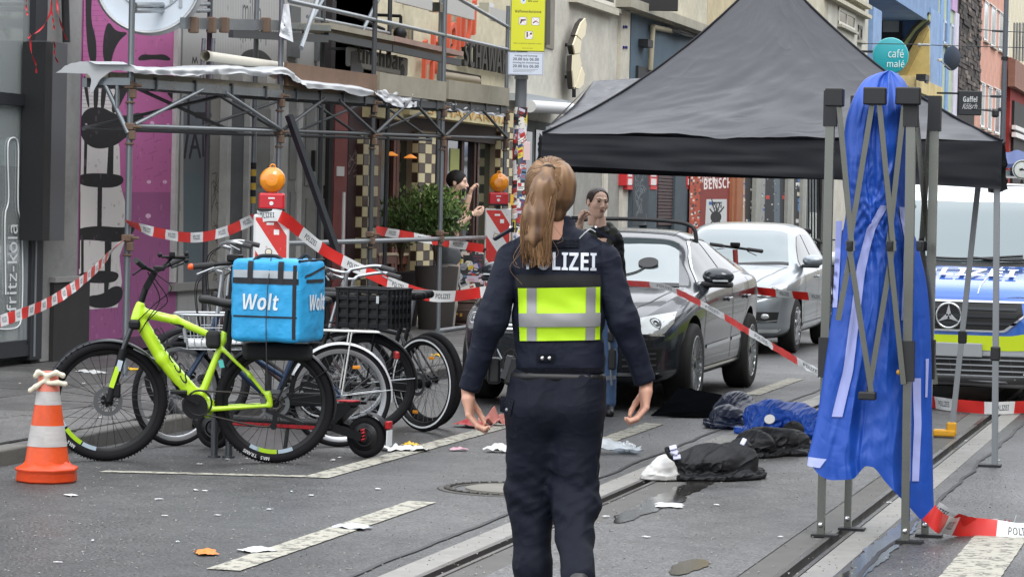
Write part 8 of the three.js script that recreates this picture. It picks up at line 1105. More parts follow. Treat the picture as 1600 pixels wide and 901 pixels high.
// ---------------- the second woman beside the car
{
  const Z = 22.1, { b, l } = frameAt(944, 640, Z), t = thing('person', 'person with dark tied hair in a black jacket and jeans talking beside the dark car', 'person', b, YAW);
  const HC = l(934, 317, 0.02), sL = l(914, 372), sR = l(961, 374), eL = l(897, 418, .06), hL = l(905, 356, .13), eR = l(968, 440, -.02), hR = l(962, 500, .03);
  const hd = headGeo(HC, 0.98, 0.42, 0.06, -0.06), hnd = hand(hL, V(0.05, 0.75, 0.3), V(0.8, 0.1, 0.5), 0.175, V(-0.5, 0.3, 0.6)), hn2 = hand(hR, V(0, -1, 0), V(-1, 0, 0), 0.17, V(0, 0, 1));
  const bs = [[l(937, 340), l(938, 365), .046, .055], [l(925, 385), l(952, 385), .08, .08], [l(938, 380), l(938, 470), .09, .1], [sL, eL, .04, .036], [eL, hL, .035, .025], [sR, eR, .04, .036], [eR, hR, .035, .025], [l(930, 480), l(929, 560), .07, .05], [l(929, 560), l(930, 632), .048, .035], [l(948, 480), l(950, 560), .07, .05], [l(950, 560), l(950, 632), .048, .035]];
  const body = obj('body', [garment(bs, 0.04, 0.014, () => 0), hd.g, hnd, hn2], skinM2, t); faceParts(body, hd.m, { brow: 0x2e2018, look: 0.002, lip: 0x9c5550 });
  const bm = MP(0x17191c, 0.6, 0, { specularIntensity: 0.4, bumpMap: crumple, bumpScale: 0.012 });
  obj('jacket', garment([[l(918, 374), l(958, 374), .058, .058], [l(926, 400), l(952, 400), .095, .095], [l(926, 460), l(952, 460), .1, .1], [sL, eL, .058, .05], [eL, eL.clone().lerp(hL, 0.86), .048, .04], [sR, eR, .058, .05], [eR, hR.clone().lerp(eR, 0.1), .048, .04], [l(938, 355, -.02), l(939, 370), .062, .075]], 0.04, 0.0105, (x, y, z) => 0.007 * ridge(x * 8, y * 12, z * 7) + 0.003 * ridge(x * 17, y * 22, z * 9), [[l(938, 354), V(0.15, -1, 0.35)]]), bm, t);
  obj('hood', garment([[l(950, 356, -.05), l(962, 368, -.02), .045, .04], [l(958, 362, .02), l(950, 382, .07), .035, .03], [l(926, 362, .03), l(932, 384, .08), .03, .028]], 0.03, 0.009, (x, y, z) => 0.005 * ridge(x * 15, y * 13, z * 12)), M(0x23271f, 0.75), t); obj('shirt', garment([[l(939, 362, .02), l(939, 392, .06), .045, .04]], 0.02, 0.009, () => 0), M(0x0e0f11, 0.8), t);
  obj('jeans', garment([[l(931, 482), l(948, 482), .1, .1], [l(930, 490), l(929, 560), .088, .068], [l(929, 560), l(930, 630), .066, .058], [l(948, 490), l(950, 560), .088, .068], [l(950, 560), l(950, 630), .066, .058]], 0.03, 0.012, (x, y, z) => 0.005 * ridge(x * 9, y * 11, z * 8)), M(0x435d80, 0.8, 0, { bumpMap: weave, bumpScale: 0.0006 }), t);
  for (const x of [930, 951]) obj('shoe', garment([[l(x, 636, -.02), l(x + 1, 643, .16), .042, .034]], 0.02, 0.01, () => 0), M(0x151517, 0.45), t);
  obj('holster', [rb(0.06, 0.16, 0.06, 0.015, ...l(956, 560, .1).toArray(), 3), rb(0.05, 0.08, 0.06, 0.015, ...l(954, 525, .11).toArray(), 3)], M(0x1b1c1f, 0.45), t); obj('holster_strap', [bar(l(950, 500, .11), l(955, 600, .11), 0.02, 0.012), bar(l(940, 590, .1), l(962, 588, .1), 0.03, 0.012, V(0, 0, 1))], M(0x6f757d, 0.4), t); obj('phone', rb(0.075, 0.03, 0.13, 0.01, ...l(899, 340, .14).toArray(), 3), M(0x101114, 0.3), t);
  const hm = M(0x2c1c14, 0.5); const hc = HC.clone().add(V(0, 0.028, -0.012)), hd2 = new THREE.Matrix4().extractRotation(hd.m), inv = hd2.clone().invert();
  obj('hair', sdfMesh((x, y, z) => { const p = V(x - hc.x, y - hc.y, z - hc.z).applyMatrix4(inv); let d = ell(p.x, p.y, p.z, V(0, 0.002, -0.004), 0.082, 0.093, 0.1); d = Math.max(d, -ell(p.x, p.y, p.z, V(0.0, -0.035, 0.085), 0.078, 0.105, 0.078)); d = Math.max(d, -p.y - 0.045 - 0.6 * (-p.z)); d = smin(d, cap(p.x, p.y, p.z, V(0, 0, -0.09), V(0, -0.03, -0.13), 0.03, 0.03), 0.02); return d + 0.002 * (0.5 - ridge(p.x * 40, p.y * 10, p.z * 20)); }, [hc.x - 0.15, hc.y - 0.14, hc.z - 0.19], [hc.x + 0.15, hc.y + 0.12, hc.z + 0.15], 0.0055), hm, t);
}
// ---------------- the bearded man by the shrub
{
  const Z = 34.3, { b, l } = frameAt(705, 480, Z); b.y = 0.1; const t = thing('person', 'bearded person with dark hair in a grey shirt standing behind the green shrub', 'person', b, YAW); const d0 = 0.1, L = (x, y, dz = 0) => { const p = l(x, y, dz); p.y -= d0; return p; };
  const HC = L(715, 286), s1 = L(697, 322, .1), s2 = L(702, 322, -.12), e1 = L(716, 352, .12), h1 = L(738, 334, .1), e2 = L(722, 345, -.12), h2 = L(733, 306, -.04);
  const hd = headGeo(HC, 1.22, 1.35, 0.05, 0, 1.1); const bs = [[L(708, 302), L(703, 318), .065, .08], [L(700, 330, .04), L(700, 330, -.04), .14, .14], [L(700, 340), L(700, 420), .13, .14], [s1, e1, .055, .048], [e1, h1, .046, .035], [s2, e2, .055, .048], [e2, h2, .046, .035], [L(700, 430, .09), L(702, 475, .09), .1, .07], [L(700, 430, -.09), L(702, 475, -.09), .1, .07], [L(702, 475, .09), L(700, 512, .09), .06, .05], [L(702, 475, -.09), L(700, 512, -.09), .06, .05]];
  const body = obj('body', [garment(bs, 0.05, 0.018, () => 0), hd.g, hand(h1, V(1, 0.15, 0), V(0, 0.6, -0.6), 0.18, V(0, 1, 0.3)), hand(h2, V(0.3, 0.9, 0.1), V(0.8, 0.2, 0), 0.18, V(-0.3, 0.3, 1))], skinM2, t); faceParts(body, hd.m, { brow: 0x17110e });
  const gm = M(0x6f7478, 0.85, 0, { bumpMap: weave, bumpScale: 0.0006 });
  obj('shirt', garment([[L(700, 324, .08), L(700, 324, -.1), .09, .09], [L(700, 345, .05), L(700, 345, -.05), .15, .15], [L(700, 400, .04), L(700, 400, -.04), .15, .15], [s1, s1.clone().lerp(e1, 0.6), .075, .075], [s2, s2.clone().lerp(e2, 0.6), .075, .075]], 0.05, 0.014, (x, y, z) => 0.008 * ridge(x * 7, y * 8, z * 7)), gm, t);
  obj('trousers', garment([[L(700, 425, .06), L(700, 425, -.06), .14, .14], [L(700, 435, .09), L(702, 475, .09), .12, .09], [L(700, 435, -.09), L(702, 475, -.09), .12, .09], [L(702, 475, .09), L(700, 508, .09), .09, .075], [L(702, 475, -.09), L(700, 508, -.09), .09, .075]], 0.04, 0.018, (x, y, z) => 0.006 * ridge(x * 8, y * 9, z * 7)), M(0x8d8a84, 0.85), t); for (const z of [.09, -.09]) obj('shoe', garment([[L(698, 514, z), L(706, 516, z), .06, .045]], 0.02, 0.014, () => 0), M(0x2a2a2a, 0.6), t);
  const R3 = new THREE.Matrix4().extractRotation(hd.m), inv = R3.clone().invert(), hm = M(0x14100f, 0.7);
  const sd = (c, f, nm, r) => obj(nm, sdfMesh((x, y, z) => f(V(x - c.x, y - c.y, z - c.z).applyMatrix4(inv).multiplyScalar(1 / 1.22)) * 1.22, [c.x - r, c.y - r, c.z - r], [c.x + r, c.y + r, c.z + r], 0.009), hm, t);
  sd(HC, p => { let d = ell(p.x, p.y, p.z, V(0, 0.035, -0.015), 0.083, 0.095, 0.104); d = Math.max(d, -ell(p.x, p.y, p.z, V(0, -0.02, 0.09), 0.07, 0.095, 0.075)); d = Math.max(d, -p.y - 0.035 - 0.5 * (-p.z)); return d + 0.003 * noise(p.x * 60, p.y * 60, p.z * 60); }, 'hair', 0.21);
  sd(HC, p => { let d = ell(p.x, p.y, p.z, V(0, -0.075, 0.05), 0.052, 0.056, 0.055); d = Math.max(d, -ell(p.x, p.y, p.z, V(0, -0.05, 0.09), 0.027, 0.012, 0.04)); d = Math.max(d, p.y + 0.02); return d + 0.004 * noise(p.x * 60, p.y * 60, p.z * 60); }, 'beard', 0.21);
  obj('wristband', cyl(e1.clone().lerp(h1, 0.86), e1.clone().lerp(h1, 0.95), 0.045, 0.045, 14, true), BLACK, t);
}

// ================================================================ sign pole and its signs
const stickTex = (w, h, n, seed0, bg = '#55585c') => ctex(w, h, (c) => { seed = seed0; c.fillStyle = bg; c.fillRect(0, 0, w, h); const cols = ['#d9d9d6', '#c9cccf', '#1d1f22', '#b3322e', '#e5e3dc', '#2f4f7d', '#8f9aa3', '#26292c', '#d4d2c9', '#5f7f9b', '#b0463c', '#d8c44a', '#3d4147', '#c4b8c9', '#7a3f55']; for (let i = 0; i < n; i++) { c.save(); c.translate(rnd() * w, rnd() * h); c.rotate(rr(-0.5, 0.5)); const a = rr(0.1, 0.3) * w, b = rr(0.4, 1) * a; c.fillStyle = cols[Math.floor(rnd() * cols.length)]; rnd() < 0.25 ? (c.beginPath(), c.ellipse(0, 0, a / 2, a / 2, 0, 0, 7), c.fill()) : c.fillRect(-a / 2, -b / 2, a, b); c.fillStyle = cols[Math.floor(rnd() * cols.length)]; if (rnd() < 0.7) c.fillRect(-a * 0.4, -b * 0.28, a * rr(0.3, 0.75), b * rr(0.12, 0.4)); c.fillStyle = rnd() < 0.5 ? '#26282b' : '#c0302c'; for (let k = 0; k < 2; k++) c.fillRect(-a * 0.36, b * (0.08 + 0.16 * k), a * rr(0.3, 0.7), b * 0.06); c.restore(); } });
{
  const Z = 34.6, top = P(818, -40, Z), foot = P(806, 500, Z).setY(0.1); const t = thing('sign_pole', 'grey pole covered in stickers carrying the yellow and white signs', 'pole', V(foot.x, 0.1, foot.z));
  const at = y => V(foot.x, y, foot.z), yS = P(815, 168, Z).y;
  objW('pole', cyl(at(0.1), at(top.y), 0.07, 0.07, 20), M(0x6c7075, 0.5, 0.2), t); objW('collar', cyl(at(P(815, 118, Z).y), at(P(815, 124, Z).y), 0.085, 0.085, 20), M(0x9a9da0, 0.4, 0.5), t);
  const tx = stickTex(512, 2048, 420, 91); const g = new THREE.CylinderGeometry(0.084, 0.088, yS - 0.15, 28, 24, true); const p = g.attributes.position; for (let i = 0; i < p.count; i++) { const k = 1 + 0.06 * noise(p.getX(i) * 30, p.getY(i) * 9, p.getZ(i) * 30); p.setX(i, p.getX(i) * k); p.setZ(i, p.getZ(i) * k); } g.computeVertexNormals(); objW('sticker_layer', g.translate(foot.x, (yS + 0.15) / 2, foot.z), M(0xffffff, 0.55, 0, { map: tx }), t);
  const a = P(823, 236, Z - 0.12); objW('sticker', rb(0.09, 0.22, 0.01, 0.02, 0, 0, 0).rotateY(YAW + 0.4).translate(a.x, a.y, a.z), M(0xd3b9b6, 0.5), t); const r = P(806, 312, Z - 0.1); const yl = objW('sticker', bx(0.13, 0.13, 0.006).rotateY(YAW).translate(r.x, r.y, r.z), M(0xd9a82a, 0.5), t); objW('squiggle', [bar(P(802, 315, Z - 0.11), P(807, 309, Z - 0.11), 0.016, 0.004), bar(P(806, 317, Z - 0.11), P(811, 311, Z - 0.11), 0.016, 0.004)], BLACK, yl);
  // yellow prohibition sign
  const mk = (x0, y0, x1, y1, name, label, draw, W, H, edge) => { const c = P((x0 + x1) / 2, (y0 + y1) / 2, Z - 0.34), w = P(x1, 50, Z).distanceTo(P(x0, 50, Z)), h = P(820, y0, Z).y - P(820, y1, Z).y; const s = thing(name, label, 'sign', c, YAW + 0.05); obj('panel', rb(w, h, 0.012, 0.006), M(edge, 0.5), s); obj('print', new THREE.PlaneGeometry(w * 0.98, h * 0.985).translate(0, 0, 0.0075), M(0xffffff, 0.45, 0, { map: ctex(W, H, draw) }), s); obj('clamp', [rb(0.2, 0.04, 0.2, 0.01, 0, h * 0.3, -0.11), rb(0.2, 0.04, 0.2, 0.01, 0, -h * 0.3, -0.11)], DARKSTEEL, s); };
  mk(798, -22, 852, 80, 'weapon_ban_sign', 'yellow weapon ban sign with three pictograms on the stickered pole', (c, w, h) => {
    c.fillStyle = '#cfd02c'; c.fillRect(0, 0, w, h); c.strokeStyle = '#4d5a3a'; c.lineWidth = 5; c.strokeRect(4, 4, w - 8, h - 8); const Y = y => (y + 22) / 102 * h, X = x => (x - 798) / 54 * w;
    c.fillStyle = '#cfd6dc'; c.beginPath(); c.arc(X(817), Y(2), 40, 0, 7); c.fill(); c.fillStyle = '#2f66b8'; c.fillRect(X(816), Y(-4), 26, 54); c.fillStyle = '#2a2a22'; c.font = 'bold 40px sans-serif'; c.textAlign = 'left'; c.fillText('Mit uns!', X(824), Y(3)); c.font = 'bold 54px sans-serif'; c.textAlign = 'center'; c.fillText('Waffenverbotszone', w / 2, Y(20), w * 0.78);
    const ic = (x, y, f) => { c.save(); c.translate(X(x), Y(y)); c.fillStyle = '#e3e4e6'; c.strokeStyle = '#4a4a4a'; c.lineWidth = 4; c.beginPath(); c.roundRect(-58, -58, 116, 116, 16); c.fill(); c.stroke(); f(); c.strokeStyle = '#c33'; c.lineWidth = 3; c.beginPath(); c.moveTo(-50, -50); c.lineTo(50, 50); c.moveTo(50, -50); c.lineTo(-50, 50); c.stroke(); c.restore(); }; const K = () => { c.fillStyle = '#26221f'; };
    ic(817, 33, () => { K(); c.fillRect(-32, -26, 76, 20); c.save(); c.rotate(0.3); c.fillRect(-34, -8, 22, 52); c.restore(); c.fillRect(-10, -8, 22, 10); }); ic(837, 33, () => { K(); c.save(); c.rotate(-0.6); c.fillRect(-46, -8, 56, 16); c.restore(); c.save(); c.rotate(0.6); c.fillRect(4, -14, 48, 8); c.restore(); }); ic(827, 55, () => { K(); c.fillRect(-36, -34, 20, 66); c.beginPath(); c.arc(-26, -36, 12, 0, 7); c.fill(); c.beginPath(); c.arc(30, -22, 16, 0, 7); c.fill(); });
    K(); c.font = '26px sans-serif'; c.fillText('Waffen und gefährliche Gegenstände verboten', w / 2, Y(69), w * 0.82); c.font = '18px sans-serif'; c.fillText('Allgemeinverfügung', w / 2, Y(76)); }, 512, 960, 0x7d8035);
  mk(794, 82, 849, 117, 'time_sign', 'small white sign with time limits below the yellow sign', (c, w, h) => { c.fillStyle = '#c6cedb'; c.fillRect(0, 0, w, h); c.strokeStyle = '#6b7485'; c.lineWidth = 5; c.strokeRect(8, 8, w - 16, h - 16); c.fillStyle = '#2b2f36'; c.textAlign = 'center'; c.font = 'bold 34px sans-serif'; c.fillText('Freitag und Samstag', w / 2, 58); c.font = 'bold 56px sans-serif'; c.fillText('20.00 bis 06.00', w / 2, 116); c.font = 'bold 34px sans-serif'; c.fillText('Sonntag bis Donnerstag', w / 2, 158, w * 0.8); c.font = 'bold 56px sans-serif'; c.fillText('20.00 bis 06.00', w / 2, 216); for (let i = 0; i < 3; i++) c.fillRect(70, 240 + i * 18, w - 150 - i * 40, 4); }, 512, 320, 0xaeb6c2);
}
// ================================================================ sticker cabinet, barrel, shrub
{
  const Z = 35.2, c = P(722, 470, Z), K = 4500 / Z, t = thing('wooden_barrel', 'dark brown wooden barrel standing on the pavement under the sticker board', 'barrel', V(c.x, 0.1, c.z));
  const H = P(722, 467, Z).y - 0.1; obj('staves', lathe([[0, 0], [0.23, 0], [0.255, H * 0.35], [0.26, H * 0.6], [0.245, H], [0, H]], 28), M(0x3c2820, 0.75, 0, { map: grime }), t); for (const y of [0.1, 0.62, 0.92]) obj('hoop', new THREE.TorusGeometry(0.255, 0.008, 6, 36).rotateX(Math.PI / 2).translate(0, H * y, 0), M(0x54453a, 0.6, 0.4), t); obj('gold_mark', [bx(0.02, 0.045, 0.006, -0.06, H * 0.45, 0.262), bx(0.045, 0.02, 0.006, 0.0, H * 0.47, 0.264), bx(0.03, 0.04, 0.006, 0.06, H * 0.44, 0.26)], M(0xa5803a, 0.5), t);
  const s = thing('sticker_board', 'board plastered with stickers standing on the wooden barrel', 'board', V(c.x, 0.1 + H, c.z), YAW + 0.1), h = P(722, 390, Z).y - 0.1 - H; obj('box', rb(0.5, h, 0.34, 0.02, 0, h / 2, 0), M(0x2a2624, 0.7), s); obj('stickers', new THREE.PlaneGeometry(0.485, h * 0.97).translate(0, h / 2, 0.174), M(0xffffff, 0.6, 0, { map: stickTex(512, 640, 120, 17, '#3a3635') }), s); obj('top_plate', rb(0.54, 0.03, 0.38, 0.01, 0, h + 0.015, 0), M(0x1d1d1e, 0.5), s);
}
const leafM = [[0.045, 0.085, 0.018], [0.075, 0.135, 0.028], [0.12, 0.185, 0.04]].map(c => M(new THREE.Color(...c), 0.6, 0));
function shrub(label, c, rx, ry, rz, n, potY, sd) {
  seed = sd; const t = thing('shrub', label, 'shrub', V(c.x, 0.1, c.z)); const lg = [[], [], []], lf = (() => { const g = new THREE.BufferGeometry(); g.setAttribute('position', new THREE.Float32BufferAttribute([0, 0, 0, 0.012, 0.02, 0.004, 0, 0.055, 0, -0.012, 0.02, 0.004], 3)); g.setIndex([0, 1, 2, 0, 2, 3]); g.computeVertexNormals(); return g; })();
  const clumps = Array.from({ length: 26 }, () => { const d = V(rr(-1, 1), rr(-0.8, 1), rr(-1, 1)).normalize().multiplyScalar(Math.cbrt(rnd()) * 0.95); return V(c.x + d.x * rx, c.y + d.y * ry, c.z + d.z * rz); });
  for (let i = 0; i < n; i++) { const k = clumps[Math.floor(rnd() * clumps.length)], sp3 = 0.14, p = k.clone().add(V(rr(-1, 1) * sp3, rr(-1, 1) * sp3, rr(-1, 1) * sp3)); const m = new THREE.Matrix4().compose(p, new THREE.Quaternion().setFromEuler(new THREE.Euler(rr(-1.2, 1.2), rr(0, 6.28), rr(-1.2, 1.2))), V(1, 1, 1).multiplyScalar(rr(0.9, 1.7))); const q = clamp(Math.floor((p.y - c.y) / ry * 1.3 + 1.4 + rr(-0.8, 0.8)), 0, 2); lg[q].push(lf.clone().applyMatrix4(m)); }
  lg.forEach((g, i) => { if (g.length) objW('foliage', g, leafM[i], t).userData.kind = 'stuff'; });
  const st3 = []; for (const k of clumps.slice(0, 14)) st3.push(tube([V(c.x, potY, c.z), V((c.x * 2 + k.x) / 3, (potY + k.y) / 2, (c.z * 2 + k.z) / 3), k], 0.007, 8, 4)); objW('stem', st3, M(0x4b3a2a, 0.8), t).userData.kind = 'stuff';
  objW('planter', lathe([[0, 0.1], [0.2, 0.1], [0.26, potY], [0.235, potY], [0.22, potY - 0.06], [0, potY - 0.06]], 20).translate(c.x, 0, c.z), M(0x3a3634, 0.8), t); return t;
}
shrub('bushy green shrub in front of the restaurant beside the bearded person', P(684, 334, 33.9), 0.28, 0.27, 0.26, 2300, 0.85, 5);
shrub('smaller green plant at the restaurant door behind the scaffold', P(628, 345, 34.9), 0.2, 0.34, 0.2, 900, 0.75, 8);
// ================================================================ signs, dish, lamp post and wires further along
{
  const Z = 78, c = P(1392, 87, Z), t = thing('round_cafe_sign', 'round turquoise café sign with white lettering above the black tent', 'sign', c, YAW); const r = 27 * Z / 4500;
  obj('disc', lathe([[0, -0.06], [r, -0.06], [r, 0.06], [0, 0.06]], 48).rotateX(Math.PI / 2), M(0x1f9aa5, 0.4), t); obj('rim', new THREE.TorusGeometry(r, 0.025, 8, 60), M(0x65b9c0, 0.4), t); const w = M(0xcfe3e4, 0.5); const k = Z / 4500; const a = text('café', 0.1, 0.01, fontR); sizeTo(a, 24 * k, 13 * k); obj('lettering', a.translate(8 * k, -3 * k, 0.065), w, t); const b = text('malé', 0.1, 0.01, fontR); sizeTo(b, 27 * k, 11 * k); obj('lettering', b.translate(8 * k, -18 * k, 0.065), w, t); obj('bracket', bx(1.2, 0.06, 0.06, -0.8, 0.1, -0.03), DARKSTEEL, t);
}
{
  const Z = 92, k = Z / 4500, c = P(1515.5, 161, Z), t = thing('brewery_box_sign', 'dark box sign with white lettering hanging in front of the stone clad house', 'sign', c, YAW); obj('box', rb(37 * k, 38 * k, 0.25, 0.03), M(0x222629, 0.5), t); const w = M(0xc9cccd, 0.5); const a = text('Gaffel', 0.1, 0.01, fontB); sizeTo(a, 22 * k, 9 * k); obj('lettering', a.translate(0, 1.5 * k, 0.127), w, t); const b = text('Kölsch', 0.1, 0.01, fontR); sizeTo(b, 22 * k, 9 * k); b.applyMatrix4(new THREE.Matrix4().makeShear(0, 0, 0.3, 0, 0, 0)); obj('lettering', b.translate(-1 * k, -9.5 * k, 0.127), w, t); obj('bracket', bx(0.7, 0.06, 0.06, -0.7, 0.3, 0), DARKSTEEL, t);
}
{
  const Z = 96, c = P(1487, 91, Z), t = thing('satellite_dish', 'dark grey satellite dish on the striped house', 'satellite dish', c, YAW - 0.95); obj('dish', new THREE.SphereGeometry(0.62, 32, 12, 0, 6.2832, 0, 0.72).rotateX(Math.PI / 2).translate(0, 0, -0.5), M(0x454c58, 0.5), t); obj('arm', [cyl(V(0, -0.38, 0), V(0, -0.1, 0.5), 0.02)], M(0x9a9da0, 0.5), t); obj('receiver', rb(0.09, 0.09, 0.16, 0.02, 0, -0.08, 0.52), M(0xc3c0b4, 0.5), t); obj('mount', cyl(V(0, -0.1, 0), V(-0.6, -0.25, -0.3), 0.03), DARKSTEEL, t);
}
{
  const Z = 72, a = P(1567, 230, Z), t = thing('lamp_post', 'slim grey lamp post in front of the salmon pink house', 'lamp post', V(a.x, 0.1, a.z)); obj('post', cyl(V(0, 0, 0), V(0, P(1573, -40, Z).y, 0), 0.075, 0.06, 12), M(0x5a5f68, 0.5, 0.3), t); obj('clamp', cyl(V(0, P(1570, 100, Z).y, 0), V(0, P(1570, 95, Z).y, 0), 0.09, 0.09, 12), DARKSTEEL, t); obj('base', cyl(V(0, 0, 0), V(0, 0.8, 0), 0.1, 0.09, 12), M(0x5a5f68, 0.5, 0.3), t);
  const l = P(1556, 177, Z), s = thing('wall_lamp', 'small dark spotlight on a bracket beside the lamp post', 'lamp', l, YAW); obj('head', [rb(0.16, 0.2, 0.26, 0.05), rb(0.1, 0.1, 0.1, 0.03, 0.12, 0.1, 0)], M(0x1d1e20, 0.5), s); obj('arm', cyl(V(0, 0.05, 0), V(-0.6, 0.1, 0), 0.02), DARKSTEEL, s);
}
{
  const wm = M(0x2a2c30, 0.6), wire = (label, pts, r = 0.012) => { const t = thing('overhead_wire', label, 'wire', P(...pts[0]), 0, 'wires across the far street'); objW('wire', tube(pts.map(p => P(...p)), r, 60, 5), wm, t); return t; };
  const w = wire('long overhead wire with a knot in front of the blue house', [[1340, 68, 74], [1420, 69, 74], [1460, 70.5, 74], [1620, 75, 74]]); objW('knot', [sph(1, ...P(1446, 70, 74).toArray(), 0.16, 0.035, 0.05), sph(1, ...P(1437, 70, 74).toArray(), 0.05, 0.05, 0.05)], M(0x8f9396, 0.5), w);
  const v = wire('upper overhead wire passing the lamp post', [[1531, 46, 74], [1570, 49, 73], [1620, 51, 73]]); objW('sleeve', cyl(P(1552, 48, 73.9), P(1570, 49, 73), 0.03), wm, v); const u = wire('lower overhead wire beside the dark box sign', [[1533, 150, 90], [1575, 151, 80]]); objW('sleeve', cyl(P(1550, 150.4, 86), P(1564, 150.7, 82), 0.04), wm, u); wire('lowest overhead wire under the dark box sign', [[1533, 171, 90], [1575, 170, 80]]);
}
{ // at the far right, under the edge of the tent
  const Z = 60, k = Z / 4500, t = thing('market_awning', 'small blue awning far away at the right edge of the street', 'awning', P(1590, 290, Z).setY(0)); objW('cloth', [grid(12, 6, (u, v) => P(lerp(1568, 1610, u), lerp(236, 256, v) + 2 * Math.sin(u * 9), Z - v)), grid(12, 2, (u, v) => P(lerp(1568, 1610, u), lerp(256, 262, v), Z - 1))], M(0x3a4a78, 0.7), t); for (const x of [1570, 1608]) objW('post', cyl(P(x, 240, Z), P(x, 330, Z).setY(0), 0.03), STEEL, t);
  const c = P(1598, 265, Z - 1.4), s = thing('round_board', 'round white board with a dark arrow far away at the right edge', 'board', c, YAW); obj('disc', lathe([[0, -0.02], [15 * k, -0.02], [15 * k, 0.02], [0, 0.02]], 40).rotateX(Math.PI / 2), M(0xc3c9c6, 0.5), s); obj('ring', new THREE.TorusGeometry(13 * k, 0.012, 6, 50).translate(0, 0, 0.022), M(0x4a4f50, 0.5), s); obj('arrow', [bx(0.16, 0.025, 0.01, 0.02, 0, 0.026), bx(0.07, 0.025, 0.01, -0.02, 0.02, 0.026).rotateZ(0.3)], BLACK, s); obj('stand', cyl(V(0, -15 * k, 0), V(0, -c.y, 0), 0.025), DARKSTEEL, s);
  const cr = thing('goods_table', 'far table with small colourful goods at the right edge', 'table', P(1590, 290, Z - 0.6).setY(0)); const tp = P(1590, 277, Z - 0.6); objW('table_top', bx(0.9, 0.04, 0.5, tp.x, tp.y, tp.z), WHITE, cr); for (const dx of [-0.4, 0.4]) for (const dz of [-0.2, 0.2]) objW('leg', cyl(V(tp.x + dx, 0, tp.z + dz), V(tp.x + dx, tp.y, tp.z + dz), 0.02), STEEL, cr); const gm = [0xb8423a, 0xc9a63a, 0x8f9aa0, 0x39527a].map(c => M(c, 0.6)); seed = 3; for (let i = 0; i < 9; i++) objW('package', rb(0.09, rr(0.08, 0.16), 0.09, 0.01, tp.x - 0.36 + i * 0.09, tp.y + 0.08, tp.z + rr(-0.1, 0.1)), gm[i % 4], cr);
}
// ================================================================ vehicles glimpsed behind the cars
{
  const src = scene.children.find(o => o.name === 'kick_scooter'), h = P(1150, 396, 29.4); const turn = YAW + 2.75, off = V(-0.42, 0, 0).applyAxisAngle(UP, turn);
  const d = dup(src, V(h.x - off.x, 0.02, h.z - off.z), turn, 'second kick scooter, only its handlebar showing between the two parked cars'); d.children.filter(c => c.name === 'indicator').forEach(c => { c.material = BLACK; }); d.children.filter(c => c.name === 'stem').forEach(c => { c.material = M(0x7d2a26, 0.5); });
}
bicycle('bicycle with pale handlebar behind the roof of the silver car', [1170, 470, 42.5], [1222, 468, 42], 0.335, { paint: M(0x2b2c2e, 0.5), w: { rim: rimS, tyre: 0.02 }, barM: M(0xc9cccc, 0.35, 0.4), barH: 1.18, saddle: M(0xc5c7c6, 0.5) });
bicycle('dark bicycle leaning by the barred gate right of the silver car', [1262, 470, 44], [1312, 468, 43.6], 0.335, { paint: M(0x1b1c1e, 0.5), w: { rim: rimD, tyre: 0.022 }, barM: M(0x1a1a1c, 0.4, 0.3), barH: 1.12, fender: M(0x202123, 0.5) });
{
  const g = P(1272, 500, 38.2).setY(0), t = thing('motor_scooter', 'dark motor scooter with pale headlamp behind the silver car', 'motor scooter', g, YAW + 0.5), bm = paint(0x1e2022, 0.3);
  obj('wheel', [new THREE.TorusGeometry(0.2, 0.05, 10, 36).rotateY(Math.PI / 2).translate(0, 0.25, 0.55), new THREE.TorusGeometry(0.2, 0.05, 10, 36).rotateY(Math.PI / 2).translate(0, 0.25, -0.6)], tyreM, t); obj('front_fork', [cyl(V(0.06, 0.25, 0.55), V(0.05, 0.8, 0.38), 0.022), cyl(V(-0.06, 0.25, 0.55), V(-0.05, 0.8, 0.38), 0.022)], STEEL, t);
  obj('leg_shield', sdfMesh((x, y, z) => Math.min(ell(x, y, z, V(0, 0.62, 0.36), 0.2, 0.34, 0.1), ell(x, y, z, V(0, 0.45, 0.55), 0.1, 0.1, 0.26)), [-0.3, 0.2, 0.1], [0.3, 1.05, 0.9], 0.025), bm, t); obj('seat_body', sdfMesh((x, y, z) => smin(ell(x, y, z, V(0, 0.55, -0.4), 0.17, 0.22, 0.5), ell(x, y, z, V(0, 0.3, 0), 0.16, 0.1, 0.5), 0.1), [-0.3, 0.1, -1], [0.3, 0.9, 0.6], 0.03), bm, t); obj('seat', rb(0.26, 0.1, 0.65, 0.05, 0, 0.8, -0.4, 3), BLACK, t);
  obj('headlamp', sph(0.1, 0, 0.98, 0.42, 1, 0.9, 0.7), M(0xb9bcbc, 0.2), t); obj('handlebar', [tube([V(-0.36, 1.08, 0.2), V(-0.1, 1.05, 0.32), V(0.1, 1.05, 0.32), V(0.36, 1.08, 0.2)], 0.016, 20, 8)], BLACK, t); for (const s of [-1, 1]) obj('mirror', [cyl(V(s * 0.2, 1.06, 0.28), V(s * 0.3, 1.3, 0.24), 0.008), sph(0.07, s * 0.31, 1.33, 0.24, 1, 0.7, 0.3)], BLACK, t);
}
